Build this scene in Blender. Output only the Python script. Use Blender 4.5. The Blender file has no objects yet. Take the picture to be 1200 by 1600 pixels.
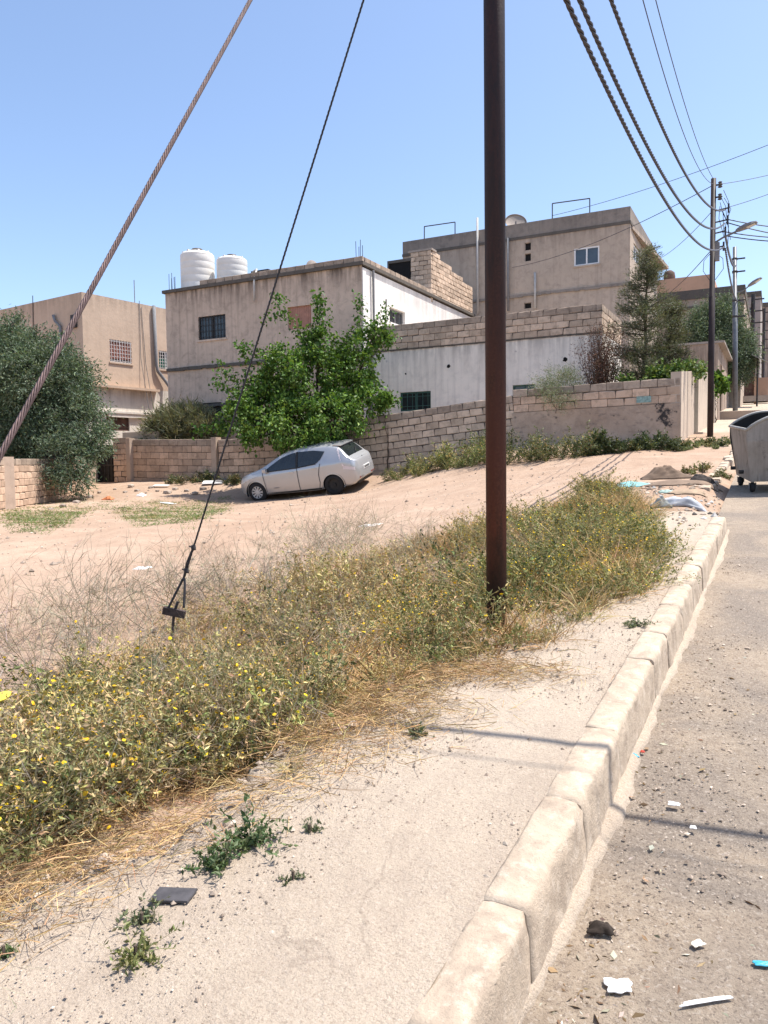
import bpy, math, random
import numpy as np
from mathutils import Vector, Matrix

S = bpy.context.scene
# ------------------------------------------------------------------ camera
# world: +Y runs up the street, +X to the right across it, z = 0 at the near pavement
YAW, PITCH, ROLL, EYE = math.radians(27.0), math.radians(3.6), math.radians(-0.75), 1.6
CAMPOS = Vector((0.0, 0.0, EYE))
CAMROT = (Matrix.Rotation(YAW, 3, 'Z') @ Matrix.Rotation(math.pi / 2 - PITCH, 3, 'X') @ Matrix.Rotation(ROLL, 3, 'Z'))
cd = bpy.data.cameras.new('camera'); cam = bpy.data.objects.new('camera', cd)
S.collection.objects.link(cam); S.camera = cam
cam.matrix_world = Matrix.Translation(CAMPOS) @ CAMROT.to_4x4()
cd.sensor_fit = 'VERTICAL'; cd.sensor_height = 32.0; cd.lens = 24.0
cd.clip_start = 0.05; cd.clip_end = 3000
# ------------------------------------------------------------------ daylight
SUN_EL, SUN_AZ = math.radians(66.5), math.radians(54.0)      # azimuth from +Y towards +X
SUNV = Vector((math.cos(SUN_EL) * math.sin(SUN_AZ), math.cos(SUN_EL) * math.cos(SUN_AZ), math.sin(SUN_EL)))
W = bpy.data.worlds.new('World'); S.world = W; W.use_nodes = True
wn = W.node_tree.nodes; wl = W.node_tree.links
sky = wn.new('ShaderNodeTexSky'); sky.sky_type = 'NISHITA'; sky.sun_disc = False
sky.sun_elevation = SUN_EL; sky.sun_rotation = SUN_AZ
sky.altitude = 600; sky.air_density = 0.95; sky.dust_density = 2.2; sky.ozone_density = 1.8
bg = wn['Background']; bg.inputs[1].default_value = 0.15
wl.new(sky.outputs[0], bg.inputs[0])
sl = bpy.data.lights.new('sun', 'SUN'); sl.energy = 4.3; sl.angle = math.radians(0.35); sl.color = (1.0, 0.95, 0.88)
so = bpy.data.objects.new('sun', sl); S.collection.objects.link(so)
so.rotation_euler = (-SUNV).to_track_quat('-Z', 'Y').to_euler(); so.location = (20, 30, 60)
S.view_settings.view_transform = 'Standard'; S.view_settings.look = 'None'
S.view_settings.gamma = 1.0; S.view_settings.use_curve_mapping = False
S.view_settings.exposure = 0.80

# ------------------------------------------------------------------ pixel -> place helpers (photo pixels, real planes)
FPX = 1200.0
def ray(px, py):
    return CAMROT @ Vector(((px - 600) / FPX, (800 - py) / FPX, -1.0))
def atd(px, py, d):
    return CAMPOS + ray(px, py) * d
def onY(px, py, Y):
    r = ray(px, py); return CAMPOS + r * (Y / r.y)
def onX(px, py, X):
    r = ray(px, py); return CAMPOS + r * (X / r.x)

# ------------------------------------------------------------------ object helpers
ROOTM = {}
def tag(o, label=None, cat=None, group=None, kind=None):
    if label: o['label'] = label
    if cat: o['category'] = cat
    if group: o['group'] = group
    if kind: o['kind'] = kind
    return o
def thing(name, label, cat, loc=(0, 0, 0), group=None, rotz=0.0, mat4=None):
    o = bpy.data.objects.new(name, None); S.collection.objects.link(o)
    o.empty_display_size = 0.2
    m = mat4 if mat4 is not None else Matrix.Translation(Vector(loc)) @ Matrix.Rotation(rotz, 4, 'Z')
    o.matrix_world = m
    ROOTM[o.name] = m.copy()
    return tag(o, label, cat, group)
def link(name, me, mat=None, parent=None, m=None, local=False):
    """m = world matrix of the object (mesh coordinates are then local to m); local=True: m is relative to the parent"""
    o = bpy.data.objects.new(name, me); S.collection.objects.link(o)
    if mat is not None and len(me.materials) == 0: me.materials.append(mat)
    m = m if m is not None else Matrix.Identity(4)
    if parent is not None:
        o.parent = parent
        if local: o.matrix_basis = m
        else:
            pm = ROOTM.get(parent.name)
            if pm is None: pm = Matrix.Identity(4)
            o.matrix_parent_inverse = pm.inverted(); o.matrix_basis = m
            ROOTM[o.name] = m.copy()
    else:
        o.matrix_basis = m; ROOTM[o.name] = m.copy()
    return o
class MB:
    def __init__(s): s.v = []; s.f = []
    def add(s, vs, fs):
        b = len(s.v); s.v += [tuple(x) for x in vs]; s.f += [tuple(i + b for i in f) for f in fs]; return s
    def hexa(s, p):      # 8 corners: bottom 4 ccw, top 4 ccw
        return s.add(p, [(3, 2, 1, 0), (4, 5, 6, 7), (0, 1, 5, 4), (1, 2, 6, 5), (2, 3, 7, 6), (3, 0, 4, 7)])
    def box(s, x0, x1, y0, y1, z0, z1):
        return s.hexa([(x0, y0, z0), (x1, y0, z0), (x1, y1, z0), (x0, y1, z0), (x0, y0, z1), (x1, y0, z1), (x1, y1, z1), (x0, y1, z1)])
    def tube(s, pts, r, n=8, cap=True):
        pts = [Vector(p) for p in pts]; rr = r if isinstance(r, (list, tuple)) else [r] * len(pts)
        base = len(s.v); up = None
        for i, p in enumerate(pts):
            t = (pts[min(i + 1, len(pts) - 1)] - pts[max(i - 1, 0)]).normalized()
            if up is None:
                up = Vector((0, 0, 1)) if abs(t.z) < 0.9 else Vector((1, 0, 0))
            a = t.cross(up).normalized(); b = a.cross(t).normalized(); up = b
            for k in range(n):
                an = 2 * math.pi * k / n
                q = p + (a * math.cos(an) + b * math.sin(an)) * rr[i]
                s.v.append(tuple(q))
        for i in range(len(pts) - 1):
            for k in range(n):
                k2 = (k + 1) % n
                s.f.append((base + i * n + k, base + (i + 1) * n + k, base + (i + 1) * n + k2, base + i * n + k2))
        if cap:
            s.f.append(tuple(base + k for k in range(n)))
            s.f.append(tuple(base + (len(pts) - 1) * n + k for k in reversed(range(n))))
        return s
    def lathe(s, prof, n=24, c=(0, 0, 0), axis='z'):
        base = len(s.v)
        for r, z in prof:
            for k in range(n):
                a = 2 * math.pi * k / n
                if axis == 'z': q = (c[0] + r * math.cos(a), c[1] + r * math.sin(a), c[2] + z)
                else: q = (c[0] + r * math.cos(a), c[1] + z, c[2] + r * math.sin(a))
                s.v.append(q)
        for i in range(len(prof) - 1):
            for k in range(n):
                k2 = (k + 1) % n
                s.f.append((base + i * n + k, base + i * n + k2, base + (i + 1) * n + k2, base + (i + 1) * n + k))
        return s
    def mesh(s, name='m', smooth=False):
        me = bpy.data.meshes.new(name); me.from_pydata(s.v, [], s.f); me.update()
        if smooth:
            me.polygons.foreach_set('use_smooth', [True] * len(me.polygons)); me.update()
        return me
    def build(s, name, mat, parent=None, smooth=False, m=None, local=False):
        return link(name, s.mesh(name, smooth), mat, parent, m, local)
def npmesh(name, V, F, mat, parent=None, C=None, smooth=False):
    V = np.asarray(V, dtype=np.float32); F = np.asarray(F, dtype=np.int32); k = F.shape[1]
    me = bpy.data.meshes.new(name)
    me.vertices.add(len(V)); me.vertices.foreach_set('co', V.ravel())
    me.loops.add(F.size); me.loops.foreach_set('vertex_index', F.ravel())
    me.polygons.add(len(F)); me.polygons.foreach_set('loop_start', np.arange(0, F.size, k, dtype=np.int32))
    me.polygons.foreach_set('use_smooth', np.full(len(F), smooth))
    if C is not None:
        ca = me.attributes.new('Col', 'FLOAT_COLOR', 'POINT')
        c4 = np.ones((len(V), 4), dtype=np.float32); c4[:, :3] = C
        ca.data.foreach_set('color', c4.ravel())
    me.update(calc_edges=True); me.validate()
    return link(name, me, mat, parent)

# ------------------------------------------------------------------ materials
def srgb(r, g, b):
    f = lambda c: (c / 255) / 12.92 if c / 255 <= 0.04045 else (((c / 255) + 0.055) / 1.055) ** 2.4
    return (f(r), f(g), f(b))
class NT:
    def __init__(s, name):
        s.m = bpy.data.materials.new(name); s.m.use_nodes = True
        s.t = s.m.node_tree; s.n = s.t.nodes; s.bsdf = s.n['Principled BSDF']
        s.tc = s.n.new('ShaderNodeTexCoord')
    def co(s, scale=(1, 1, 1), kind='Object', loc=(0, 0, 0)):
        mp = s.n.new('ShaderNodeMapping'); mp.inputs['Scale'].default_value = scale; mp.inputs['Location'].default_value = loc
        s.t.links.new(s.tc.outputs[kind], mp.inputs[0]); return mp.outputs[0]
    def noise(s, scale, detail=4, rough=0.55, co=None, dist=0.0):
        n = s.n.new('ShaderNodeTexNoise'); n.inputs['Scale'].default_value = scale; n.inputs['Detail'].default_value = detail
        n.inputs['Roughness'].default_value = rough; n.inputs['Distortion'].default_value = dist
        s.t.links.new(co if co is not None else s.tc.outputs['Object'], n.inputs['Vector']); return n.outputs['Fac']
    def voro(s, scale, feature='F1', co=None, out='Distance'):
        n = s.n.new('ShaderNodeTexVoronoi'); n.feature = feature; n.inputs['Scale'].default_value = scale
        s.t.links.new(co if co is not None else s.tc.outputs['Object'], n.inputs['Vector']); return n.outputs[out]
    def ramp(s, fac, stops):
        r = s.n.new('ShaderNodeValToRGB'); e = r.color_ramp.elements
        while len(e) < len(stops): e.new(0.5)
        for i, (p, c) in enumerate(stops):
            e[i].position = p; e[i].color = (c, c, c, 1) if isinstance(c, (int, float)) else (*c, 1)
        s.t.links.new(fac, r.inputs[0]); return r.outputs[0]
    def mix(s, fac, a, b, mode='MIX'):
        n = s.n.new('ShaderNodeMix'); n.data_type = 'RGBA'; n.blend_type = mode
        for inp, val in ((n.inputs[0], fac), (n.inputs[6], a), (n.inputs[7], b)):
            if hasattr(val, 'is_linked') or hasattr(val, 'links'): s.t.links.new(val, inp)
            elif isinstance(val, (int, float)): inp.default_value = val
            else: inp.default_value = (*val, 1)
        return n.outputs[2]
    def math(s, op, a, b=None, clamp=False):
        n = s.n.new('ShaderNodeMath'); n.operation = op; n.use_clamp = clamp
        for inp, val in ((n.inputs[0], a), (n.inputs[1], b)):
            if val is None: continue
            if hasattr(val, 'links'): s.t.links.new(val, inp)
            else: inp.default_value = val
        return n.outputs[0]
    def sep(s, kind='Object'):
        n = s.n.new('ShaderNodeSeparateXYZ'); s.t.links.new(s.tc.outputs[kind], n.inputs[0]); return n.outputs
    def rnd(s):
        return s.n.new('ShaderNodeObjectInfo').outputs['Random']
    def bump(s, h, strength=0.3, dist=0.02, normal=None):
        b = s.n.new('ShaderNodeBump'); b.inputs['Strength'].default_value = strength; b.inputs['Distance'].default_value = dist
        s.t.links.new(h, b.inputs['Height'])
        if normal is not None: s.t.links.new(normal, b.inputs['Normal'])
        return b.outputs[0]
    def done(s, col, rough=0.9, normal=None, metal=0.0, spec=0.3):
        i = s.bsdf.inputs
        if hasattr(col, 'links'): s.t.links.new(col, i['Base Color'])
        else: i['Base Color'].default_value = (*col, 1)
        if hasattr(rough, 'links'): s.t.links.new(rough, i['Roughness'])
        else: i['Roughness'].default_value = rough
        i['Metallic'].default_value = metal; i['Specular IOR Level'].default_value = spec
        if normal is not None: s.t.links.new(normal, i['Normal'])
        return s.m
def plain(name, c, rough=0.7, metal=0.0, var=0.15, scale=8.0, spec=0.3):
    t = NT(name); n = t.noise(scale, 5)
    col = t.mix(t.ramp(n, [(0.3, 0.0), (0.7, 1.0)]), tuple(x * (1 - var) for x in c), tuple(min(1, x * (1 + var)) for x in c))
    return t.done(col, rough, t.bump(t.noise(scale * 6, 3), 0.1, 0.01), metal, spec)
def plaster(name, c, dirt, amount=0.5, streak=0.5, zt=None, zspan=1.5, patch=None, bump=0.35, patch_lo=0.56):
    """old cement render: blotches, fine grain, run-off streaks hanging from the level zt"""
    t = NT(name)
    big = t.ramp(t.noise(0.55, 6, 0.62), [(0.3, 0.0), (0.72, 1.0)])
    col = t.mix(big, tuple(x * 0.88 for x in c), tuple(min(1, x * 1.07) for x in c))
    med = t.ramp(t.noise(3.2, 8, 0.68, dist=0.4), [(0.48, 0.0), (0.75, 1.0)])
    col = t.mix(t.math('MULTIPLY', med, amount * 0.6), col, dirt)
    st = t.ramp(t.noise(1.0, 7, 0.6, co=t.co((5.5, 5.5, 0.22))), [(0.50, 0.0), (0.74, 1.0)])
    if zt is not None:
        z = t.sep()[2]
        g = t.math('SUBTRACT', 1.0, t.math('DIVIDE', t.math('SUBTRACT', zt, z), zspan), True)
        g = t.math('POWER', g, 1.6)
        st2 = t.ramp(t.noise(1.0, 7, 0.62, co=t.co((4.0, 4.0, 0.5), loc=(3, 1, 7))), [(0.36, 0.0), (0.62, 1.0)])
        col = t.mix(t.math('MULTIPLY', t.math('MULTIPLY', g, st2), min(1.0, amount * 1.5)), col, dirt)
    col = t.mix(t.math('MULTIPLY', st, streak * 0.6), col, dirt)
    if patch is not None:
        p = t.ramp(t.noise(0.8, 7, 0.7, co=t.co(loc=(11, 4, 2)), dist=0.6), [(patch_lo, 0.0), (patch_lo + 0.03, 1.0)])
        col = t.mix(p, col, patch)
    gr = t.noise(70, 4, 0.6); lump = t.noise(6, 5, 0.6)
    nb = t.bump(lump, bump, 0.03, t.bump(gr, 0.3, 0.006))
    return t.done(col, 0.93, nb, spec=0.15)
def blockmat(name, c, dirt, var=0.22):
    """hollow concrete block: each block its own tint, pitted face"""
    t = NT(name); r = t.rnd()
    c0 = tuple(x * (1 - var) for x in c); c1 = tuple(min(1, x * (1 + var)) for x in c)
    col = t.mix(r, c0, c1)
    off = t.n.new('ShaderNodeCombineXYZ'); t.t.links.new(t.math('MULTIPLY', r, 37.0), off.inputs[0]); t.t.links.new(t.math('MULTIPLY', r, 91.0), off.inputs[2])
    va = t.n.new('ShaderNodeVectorMath'); t.t.links.new(t.tc.outputs['Object'], va.inputs[0]); t.t.links.new(off.outputs[0], va.inputs[1])
    v = va.outputs[0]
    col = t.mix(t.math('MULTIPLY', t.ramp(t.noise(5, 7, 0.68, co=v), [(0.45, 0.0), (0.75, 1.0)]), 0.75), col, dirt)
    col = t.mix(t.math('MULTIPLY', t.ramp(t.noise(60, 3, 0.6, co=v), [(0.5, 0.0), (0.7, 1.0)]), 0.35), col, tuple(x * 0.6 for x in c))
    return t.done(col, 0.95, t.bump(t.noise(45, 5, 0.7, co=v), 0.5, 0.012), spec=0.1)
def leafmat(name, trans=0.25, rough=0.55, gain=1.0, spec=0.35):
    t = NT(name); a = t.n.new('ShaderNodeAttribute'); a.attribute_name = 'Col'
    col = a.outputs['Color']
    m = t.done(col, rough, spec=spec)
    tr = t.n.new('ShaderNodeBsdfTranslucent'); mx = t.n.new('ShaderNodeMixShader'); mx.inputs[0].default_value = trans
    tcol = t.mix(1.0, col, (1.0, 1.0, 0.55), 'MULTIPLY')
    t.t.links.new(tcol, tr.inputs[0])
    t.t.links.new(t.bsdf.outputs[0], mx.inputs[1]); t.t.links.new(tr.outputs[0], mx.inputs[2])
    t.t.links.new(mx.outputs[0], t.n['Material Output'].inputs[0])
    return m

M = {}
M['leaf'] = leafmat('leaf_foliage', 0.26)
M['weed'] = leafmat('weed_foliage', 0.14, 0.7, spec=0.2)
M['dryleaf'] = leafmat('dry_stalks', 0.12, 0.85, spec=0.1)
M['bark'] = plain('bark', (0.10, 0.075, 0.055), 0.95, var=0.35, scale=14)
M['block'] = blockmat('concrete_block', (0.60, 0.46, 0.345), (0.20, 0.155, 0.118))
M['block_grey'] = blockmat('concrete_block_weathered', (0.40, 0.315, 0.245), (0.13, 0.10, 0.08))
M['block_pink'] = blockmat('concrete_block_pinkish', (0.59, 0.425, 0.31), (0.20, 0.145, 0.11))
M['mortar'] = plain('mortar', (0.10, 0.08, 0.065), 0.97, var=0.3, scale=9)
M['plaster_mid'] = plaster('render_middle_house', (0.63, 0.49, 0.385), (0.16, 0.125, 0.10), 0.8, 0.6, 9.05, 1.3)
M['plaster_white'] = plaster('whitewash_side_wall', (0.80, 0.76, 0.71), (0.36, 0.33, 0.31), 0.25, 0.25, 8.5, 1.2)
M['plaster_low'] = plaster('whitewash_low_house', (0.90, 0.825, 0.72), (0.30, 0.275, 0.25), 0.5, 0.6, 5.9, 1.4, (0.46, 0.42, 0.38), patch_lo=0.665)
M['plaster_left'] = plaster('render_left_house', (0.56, 0.425, 0.32), (0.25, 0.185, 0.14), 0.35, 0.25, 9.8, 1.2)
M['plaster_leftlow'] = plaster('faded_white_render', (0.70, 0.645, 0.57), (0.33, 0.28, 0.24), 0.45, 0.5, 5.4, 1.2)
M['plaster_big'] = plaster('render_rear_house', (0.47, 0.385, 0.31), (0.18, 0.145, 0.12), 0.75, 0.5, 13.3, 1.4)
M['plaster_bigtop'] = plaster('stained_rear_parapet', (0.27, 0.235, 0.205), (0.10, 0.088, 0.08), 0.9, 0.7, 14.2, 1.0)
M['plaster_bound'] = plaster('boundary_render', (0.50, 0.385, 0.30), (0.19, 0.145, 0.115), 0.6, 0.35, 3.3, 1.2)
M['plaster_pale'] = plaster('pale_gate_render', (0.56, 0.455, 0.355), (0.25, 0.21, 0.18), 0.4, 0.4, 4.6, 1.2)
M['plaster_far'] = plaster('far_house_render', (0.44, 0.35, 0.28), (0.16, 0.13, 0.11), 0.6, 0.5, 12.9, 1.6)
M['plaster_orange'] = plaster('orange_far_render', (0.50, 0.32, 0.22), (0.28, 0.19, 0.14), 0.35, 0.2)
M['plaster_grey'] = plaster('grey_far_render', (0.36, 0.32, 0.29), (0.16, 0.14, 0.13), 0.5, 0.4)
M['conc_dark'] = plaster('blackened_concrete', (0.13, 0.115, 0.10), (0.055, 0.05, 0.045), 0.7, 0.5, bump=0.6)
M['conc'] = plaster('bare_concrete', (0.36, 0.31, 0.27), (0.16, 0.135, 0.12), 0.6, 0.3)
M['glass'] = plain('dark_window_glass', (0.035, 0.04, 0.045), 0.12, var=0.3, scale=1.5, spec=0.6)
M['glass_blue'] = plain('blue_grey_window_glass', (0.055, 0.075, 0.095), 0.12, var=0.3, scale=1.2, spec=0.6)
M['black'] = plain('dark_interior', (0.012, 0.011, 0.011), 0.9)
M['white_frame'] = plain('white_window_frame', (0.72, 0.72, 0.72), 0.5, var=0.06)
M['grey_frame'] = plain('grey_metal_bars', (0.20, 0.19, 0.19), 0.55, var=0.2)
M['dark_bar'] = plain('dark_iron_bars', (0.045, 0.042, 0.042), 0.6, var=0.3)
M['pale_bar'] = plain('pale_painted_bars', (0.62, 0.58, 0.56), 0.6, var=0.12)
M['green_frame'] = plain('green_painted_metal', (0.06, 0.13, 0.11), 0.55, var=0.25)
M['curtain_red'] = plain('rusty_red_curtain', (0.30, 0.13, 0.095), 0.9, var=0.25, scale=5)
M['curtain_green'] = plain('green_curtain', (0.03, 0.16, 0.115), 0.9, var=0.25, scale=5)
M['shutter'] = plain('faded_red_shutter', (0.42, 0.215, 0.155), 0.75, var=0.15, scale=6)
M['wood'] = plain('brown_boards', (0.11, 0.065, 0.05), 0.8, var=0.3, scale=4)
M['tank'] = plain('cream_plastic', (0.74, 0.71, 0.66), 0.5, var=0.07, scale=2.0)
M['pipe_white'] = plain('white_pipe', (0.48, 0.46, 0.43), 0.8, var=0.12)
M['pipe_grey'] = plain('grey_pipe', (0.20, 0.20, 0.205), 0.8, var=0.15)
M['steel_grey'] = plain('galvanised_steel', (0.15, 0.155, 0.165), 0.5, 0.3, var=0.2)
M['dark_steel'] = plain('dark_steel', (0.05, 0.045, 0.045), 0.55, 0.2, var=0.3)
M['rust_wire'] = plain('rusty_wire_rope', (0.12, 0.08, 0.075), 0.6, 0.3, var=0.3, scale=30)
M['cable'] = plain('black_cable', (0.045, 0.042, 0.05), 0.5, var=0.3, spec=0.4)
M['lamp_glass'] = plain('lamp_lens', (0.6, 0.6, 0.56), 0.3, var=0.05)
M['rubber'] = plain('tyre_rubber', (0.022, 0.021, 0.021), 0.85, var=0.2)
M['rim_silver'] = plain('silver_wheel_cover', (0.55, 0.54, 0.53), 0.4, 0.3, var=0.1)
M['rim_black'] = plain('black_steel_wheel', (0.028, 0.027, 0.027), 0.6, var=0.2)
def carpaint():
    t = NT('dusty_silver_paint')
    d = t.ramp(t.noise(3.0, 6, 0.6), [(0.35, 0.0), (0.75, 1.0)])
    z = t.math('SUBTRACT', 1.0, t.math('DIVIDE', t.sep()[2], 0.75), True)
    col = t.mix(t.math('MULTIPLY', t.math('ADD', t.math('MULTIPLY', d, 0.25), z), 0.55), (0.46, 0.465, 0.475), (0.40, 0.36, 0.31))
    m = t.done(col, 0.27, metal=0.40, spec=0.5)
    t.bsdf.inputs['Coat Weight'].default_value = 0.35; t.bsdf.inputs['Coat Roughness'].default_value = 0.15
    return m
M['paint'] = carpaint()
M['car_glass'] = plain('tinted_car_glass', (0.018, 0.022, 0.024), 0.06, var=0.2, spec=0.7)
M['car_trim'] = plain('black_trim', (0.02, 0.02, 0.021), 0.6)
M['tail'] = plain('clear_tail_lamp', (0.62, 0.55, 0.55), 0.2, var=0.1, spec=0.6)
M['head'] = plain('head_lamp', (0.55, 0.56, 0.55), 0.15, var=0.1, spec=0.7)
M['plate'] = plain('plate_white', (0.65, 0.64, 0.62), 0.5, var=0.1)
def rustpole():
    t = NT('rust_painted_pole'); z = t.sep()[2]
    up = t.math('DIVIDE', t.math('SUBTRACT', z, 0.9), 2.2, True)
    n = t.ramp(t.noise(1.0, 8, 0.65, co=t.co((14, 14, 2.5))), [(0.38, 0.0), (0.66, 1.0)])
    fine = t.ramp(t.noise(55, 5, 0.7), [(0.45, 0.0), (0.7, 1.0)])
    rust = t.mix(n, (0.042, 0.016, 0.013), (0.15, 0.042, 0.029))
    rust = t.mix(t.math('MULTIPLY', fine, 0.5), rust, (0.15, 0.055, 0.038))
    paint = t.mix(n, (0.011, 0.007, 0.009), (0.022, 0.011, 0.012))
    f = t.math('ADD', up, t.math('MULTIPLY', t.math('SUBTRACT', n, 0.5), 0.7), True)
    col = t.mix(f, rust, paint)
    soot_shade = t.math('MULTIPLY', t.math('SUBTRACT', 1.0, t.math('DIVIDE', t.math('SUBTRACT', z, 0.75), 0.4), True), 0.85)  # burnt foot of the pole, with shade from the weeds painted into the colour
    col = t.mix(soot_shade, col, (0.018, 0.012, 0.012))
    return t.done(col, 0.62, t.bump(t.noise(40, 6, 0.7), 0.35, 0.006), 0.1, 0.35)
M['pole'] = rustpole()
M['pole_far'] = plain('dark_rust_pole', (0.024, 0.014, 0.014), 0.6, var=0.4, scale=3)
def dirtmat():
    t = NT('trodden_dirt')
    big = t.ramp(t.noise(0.22, 6, 0.6), [(0.32, 0.0), (0.68, 1.0)])
    col = t.mix(big, (0.36, 0.245, 0.17), (0.455, 0.335, 0.25))
    med = t.ramp(t.noise(1.7, 8, 0.68, co=t.co((1.5, 0.7, 1)), dist=0.8), [(0.42, 0.0), (0.72, 1.0)])
    col = t.mix(t.math('MULTIPLY', med, 0.5), col, (0.27, 0.18, 0.125))
    pale = t.ramp(t.noise(0.9, 7, 0.6, co=t.co((0.6, 1.6, 1), loc=(5, 9, 0))), [(0.5, 0.0), (0.75, 1.0)])
    col = t.mix(t.math('MULTIPLY', pale, 0.6), col, (0.53, 0.41, 0.31))
    fine = t.ramp(t.noise(22, 6, 0.7), [(0.35, 0.0), (0.75, 1.0)])
    col = t.mix(t.math('MULTIPLY', fine, 0.45), col, (0.29, 0.205, 0.15))
    peb = t.ramp(t.voro(16), [(0.05, 1.0), (0.16, 0.0)])
    col = t.mix(t.math('MULTIPLY', peb, 0.3), col, (0.55, 0.47, 0.40))
    # litter-brown soil on the bank between pavement and lot
    xs = t.sep(); 
    nb = t.bump(t.noise(3.5, 8, 0.65), 0.55, 0.08, t.bump(t.noise(35, 5, 0.7), 0.5, 0.02))
    return t.done(col, 0.97, nb, spec=0.08)
M['dirt'] = dirtmat()
def pavemat():
    t = NT('dusty_pebbled_concrete')
    big = t.ramp(t.noise(0.7, 6, 0.6), [(0.3, 0.0), (0.7, 1.0)])
    col = t.mix(big, (0.47, 0.385, 0.295), (0.57, 0.475, 0.37))
    med = t.ramp(t.noise(5, 8, 0.7, dist=0.5), [(0.45, 0.0), (0.75, 1.0)])
    col = t.mix(t.math('MULTIPLY', med, 0.35), col, (0.32, 0.26, 0.215))
    d1 = t.ramp(t.noise(95, 3, 0.55, dist=0.6), [(0.55, 0.0), (0.64, 1.0)])
    col = t.mix(t.math('MULTIPLY', d1, 0.42), col, (0.22, 0.165, 0.12))
    d2 = t.ramp(t.noise(70, 3, 0.55, co=t.co(loc=(7, 3, 1)), dist=0.5), [(0.56, 0.0), (0.64, 1.0)])
    col = t.mix(t.math('MULTIPLY', d2, 0.5), col, (0.60, 0.50, 0.41))
    cv = t.n.new('ShaderNodeVectorMath'); nz_ = t.n.new('ShaderNodeTexNoise'); nz_.inputs['Scale'].default_value = 3.0; nz_.inputs['Detail'].default_value = 6; t.t.links.new(t.tc.outputs['Object'], nz_.inputs['Vector']); cv.operation = 'MULTIPLY_ADD'; t.t.links.new(nz_.outputs['Color'], cv.inputs[0]); cv.inputs[1].default_value = (.5, .5, 0); t.t.links.new(t.tc.outputs['Object'], cv.inputs[2])
    crk = t.math('MULTIPLY', t.ramp(t.voro(0.8, 'DISTANCE_TO_EDGE', cv.outputs[0]), [(0.0, 1.0), (0.006, 0.0)]), t.ramp(t.noise(1.1, 3, co=t.co(loc=(1, 8, 2))), [(.45, 0.0), (.58, 1.0)]))
    col = t.mix(t.math('MULTIPLY', crk, .35), col, (0.17, 0.13, 0.10))
    smear = t.ramp(t.noise(1.6, 8, 0.7, co=t.co((1.6, .6, 1), loc=(2, 5, 0)), dist=1.0), [(0.5, 0.0), (0.72, 1.0)])
    col = t.mix(t.math('MULTIPLY', smear, 0.35), col, (0.30, 0.235, 0.185))
    fine = t.ramp(t.noise(160, 5, 0.7), [(0.35, 0.0), (0.7, 1.0)])
    col = t.mix(t.math('MULTIPLY', fine, 0.5), col, (0.27, 0.21, 0.165))
    h = t.math('ADD', t.math('MULTIPLY', t.noise(120, 4, 0.7), 0.5), t.noise(38, 7, 0.72))
    nb = t.bump(t.noise(4, 6, 0.6), 0.3, 0.05, t.bump(h, 0.9, 0.014))
    return t.done(col, 0.95, nb, spec=0.12)
M['pave'] = pavemat()
def roadmat():
    t = NT('dusty_asphalt')
    big = t.ramp(t.noise(0.8, 7, 0.62, dist=0.8), [(0.40, 0.0), (0.60, 1.0)])
    asp = t.mix(t.ramp(t.noise(90, 4, 0.7), [(0.3, 0.0), (0.7, 1.0)]), (0.15, 0.128, 0.11), (0.26, 0.225, 0.195))
    dust = t.mix(t.ramp(t.noise(18, 7, 0.7), [(0.3, 0.0), (0.7, 1.0)]), (0.30, 0.235, 0.175), (0.43, 0.35, 0.265))
    x = t.sep()[0]
    edge = t.math('SUBTRACT', 1.0, t.math('DIVIDE', t.math('ADD', x, 0.6), 2.6), True)
    f = t.math('ADD', t.math('MULTIPLY', big, 0.7), t.math('MULTIPLY', edge, 0.38), True)
    col = t.mix(f, asp, dust)
    d1 = t.ramp(t.noise(80, 3, 0.55, dist=0.8), [(0.54, 0.0), (0.63, 1.0)])
    col = t.mix(t.math('MULTIPLY', d1, 0.55), col, (0.13, 0.10, 0.08))
    d2 = t.ramp(t.noise(60, 3, 0.5, co=t.co(loc=(7, 3, 1)), dist=0.8), [(0.58, 0.0), (0.65, 1.0)])
    col = t.mix(t.math('MULTIPLY', d2, 0.5), col, (0.50, 0.43, 0.36))
    nb = t.bump(t.noise(7, 6, 0.65), 0.3, 0.03, t.bump(t.noise(70, 6, 0.75), 1.0, 0.014))
    return t.done(col, 0.95, nb, spec=0.12)
M['road'] = roadmat()
def kerbmat():
    t = NT('pale_kerb_concrete'); r = t.rnd()
    col = t.mix(r, (0.485, 0.39, 0.295), (0.52, 0.425, 0.325))
    med = t.ramp(t.noise(5, 9, 0.72, dist=0.8), [(0.42, 0.0), (0.66, 1.0)])
    col = t.mix(t.math('MULTIPLY', med, 0.8), col, (0.30, 0.235, 0.18))
    wht = t.ramp(t.noise(12, 8, 0.72, co=t.co(loc=(4, 4, 4))), [(0.52, 0.0), (0.62, 1.0)])
    col = t.mix(t.math('MULTIPLY', wht, 0.35), col, (0.68, 0.585, 0.475))
    pit = t.ramp(t.voro(55), [(0.05, 1.0), (0.2, 0.0)])
    col = t.mix(t.math('MULTIPLY', pit, 0.5), col, (0.27, 0.21, 0.17))
    nb = t.bump(t.noise(14, 8, 0.7), 0.4, 0.03, t.bump(t.noise(90, 4, 0.7), 0.5, 0.008))
    return t.done(col, 0.95, nb, spec=0.1)
M['kerb'] = kerbmat()
M['stone'] = blockmat('loose_stone', (0.36, 0.30, 0.25), (0.17, 0.14, 0.115), 0.35)
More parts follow.
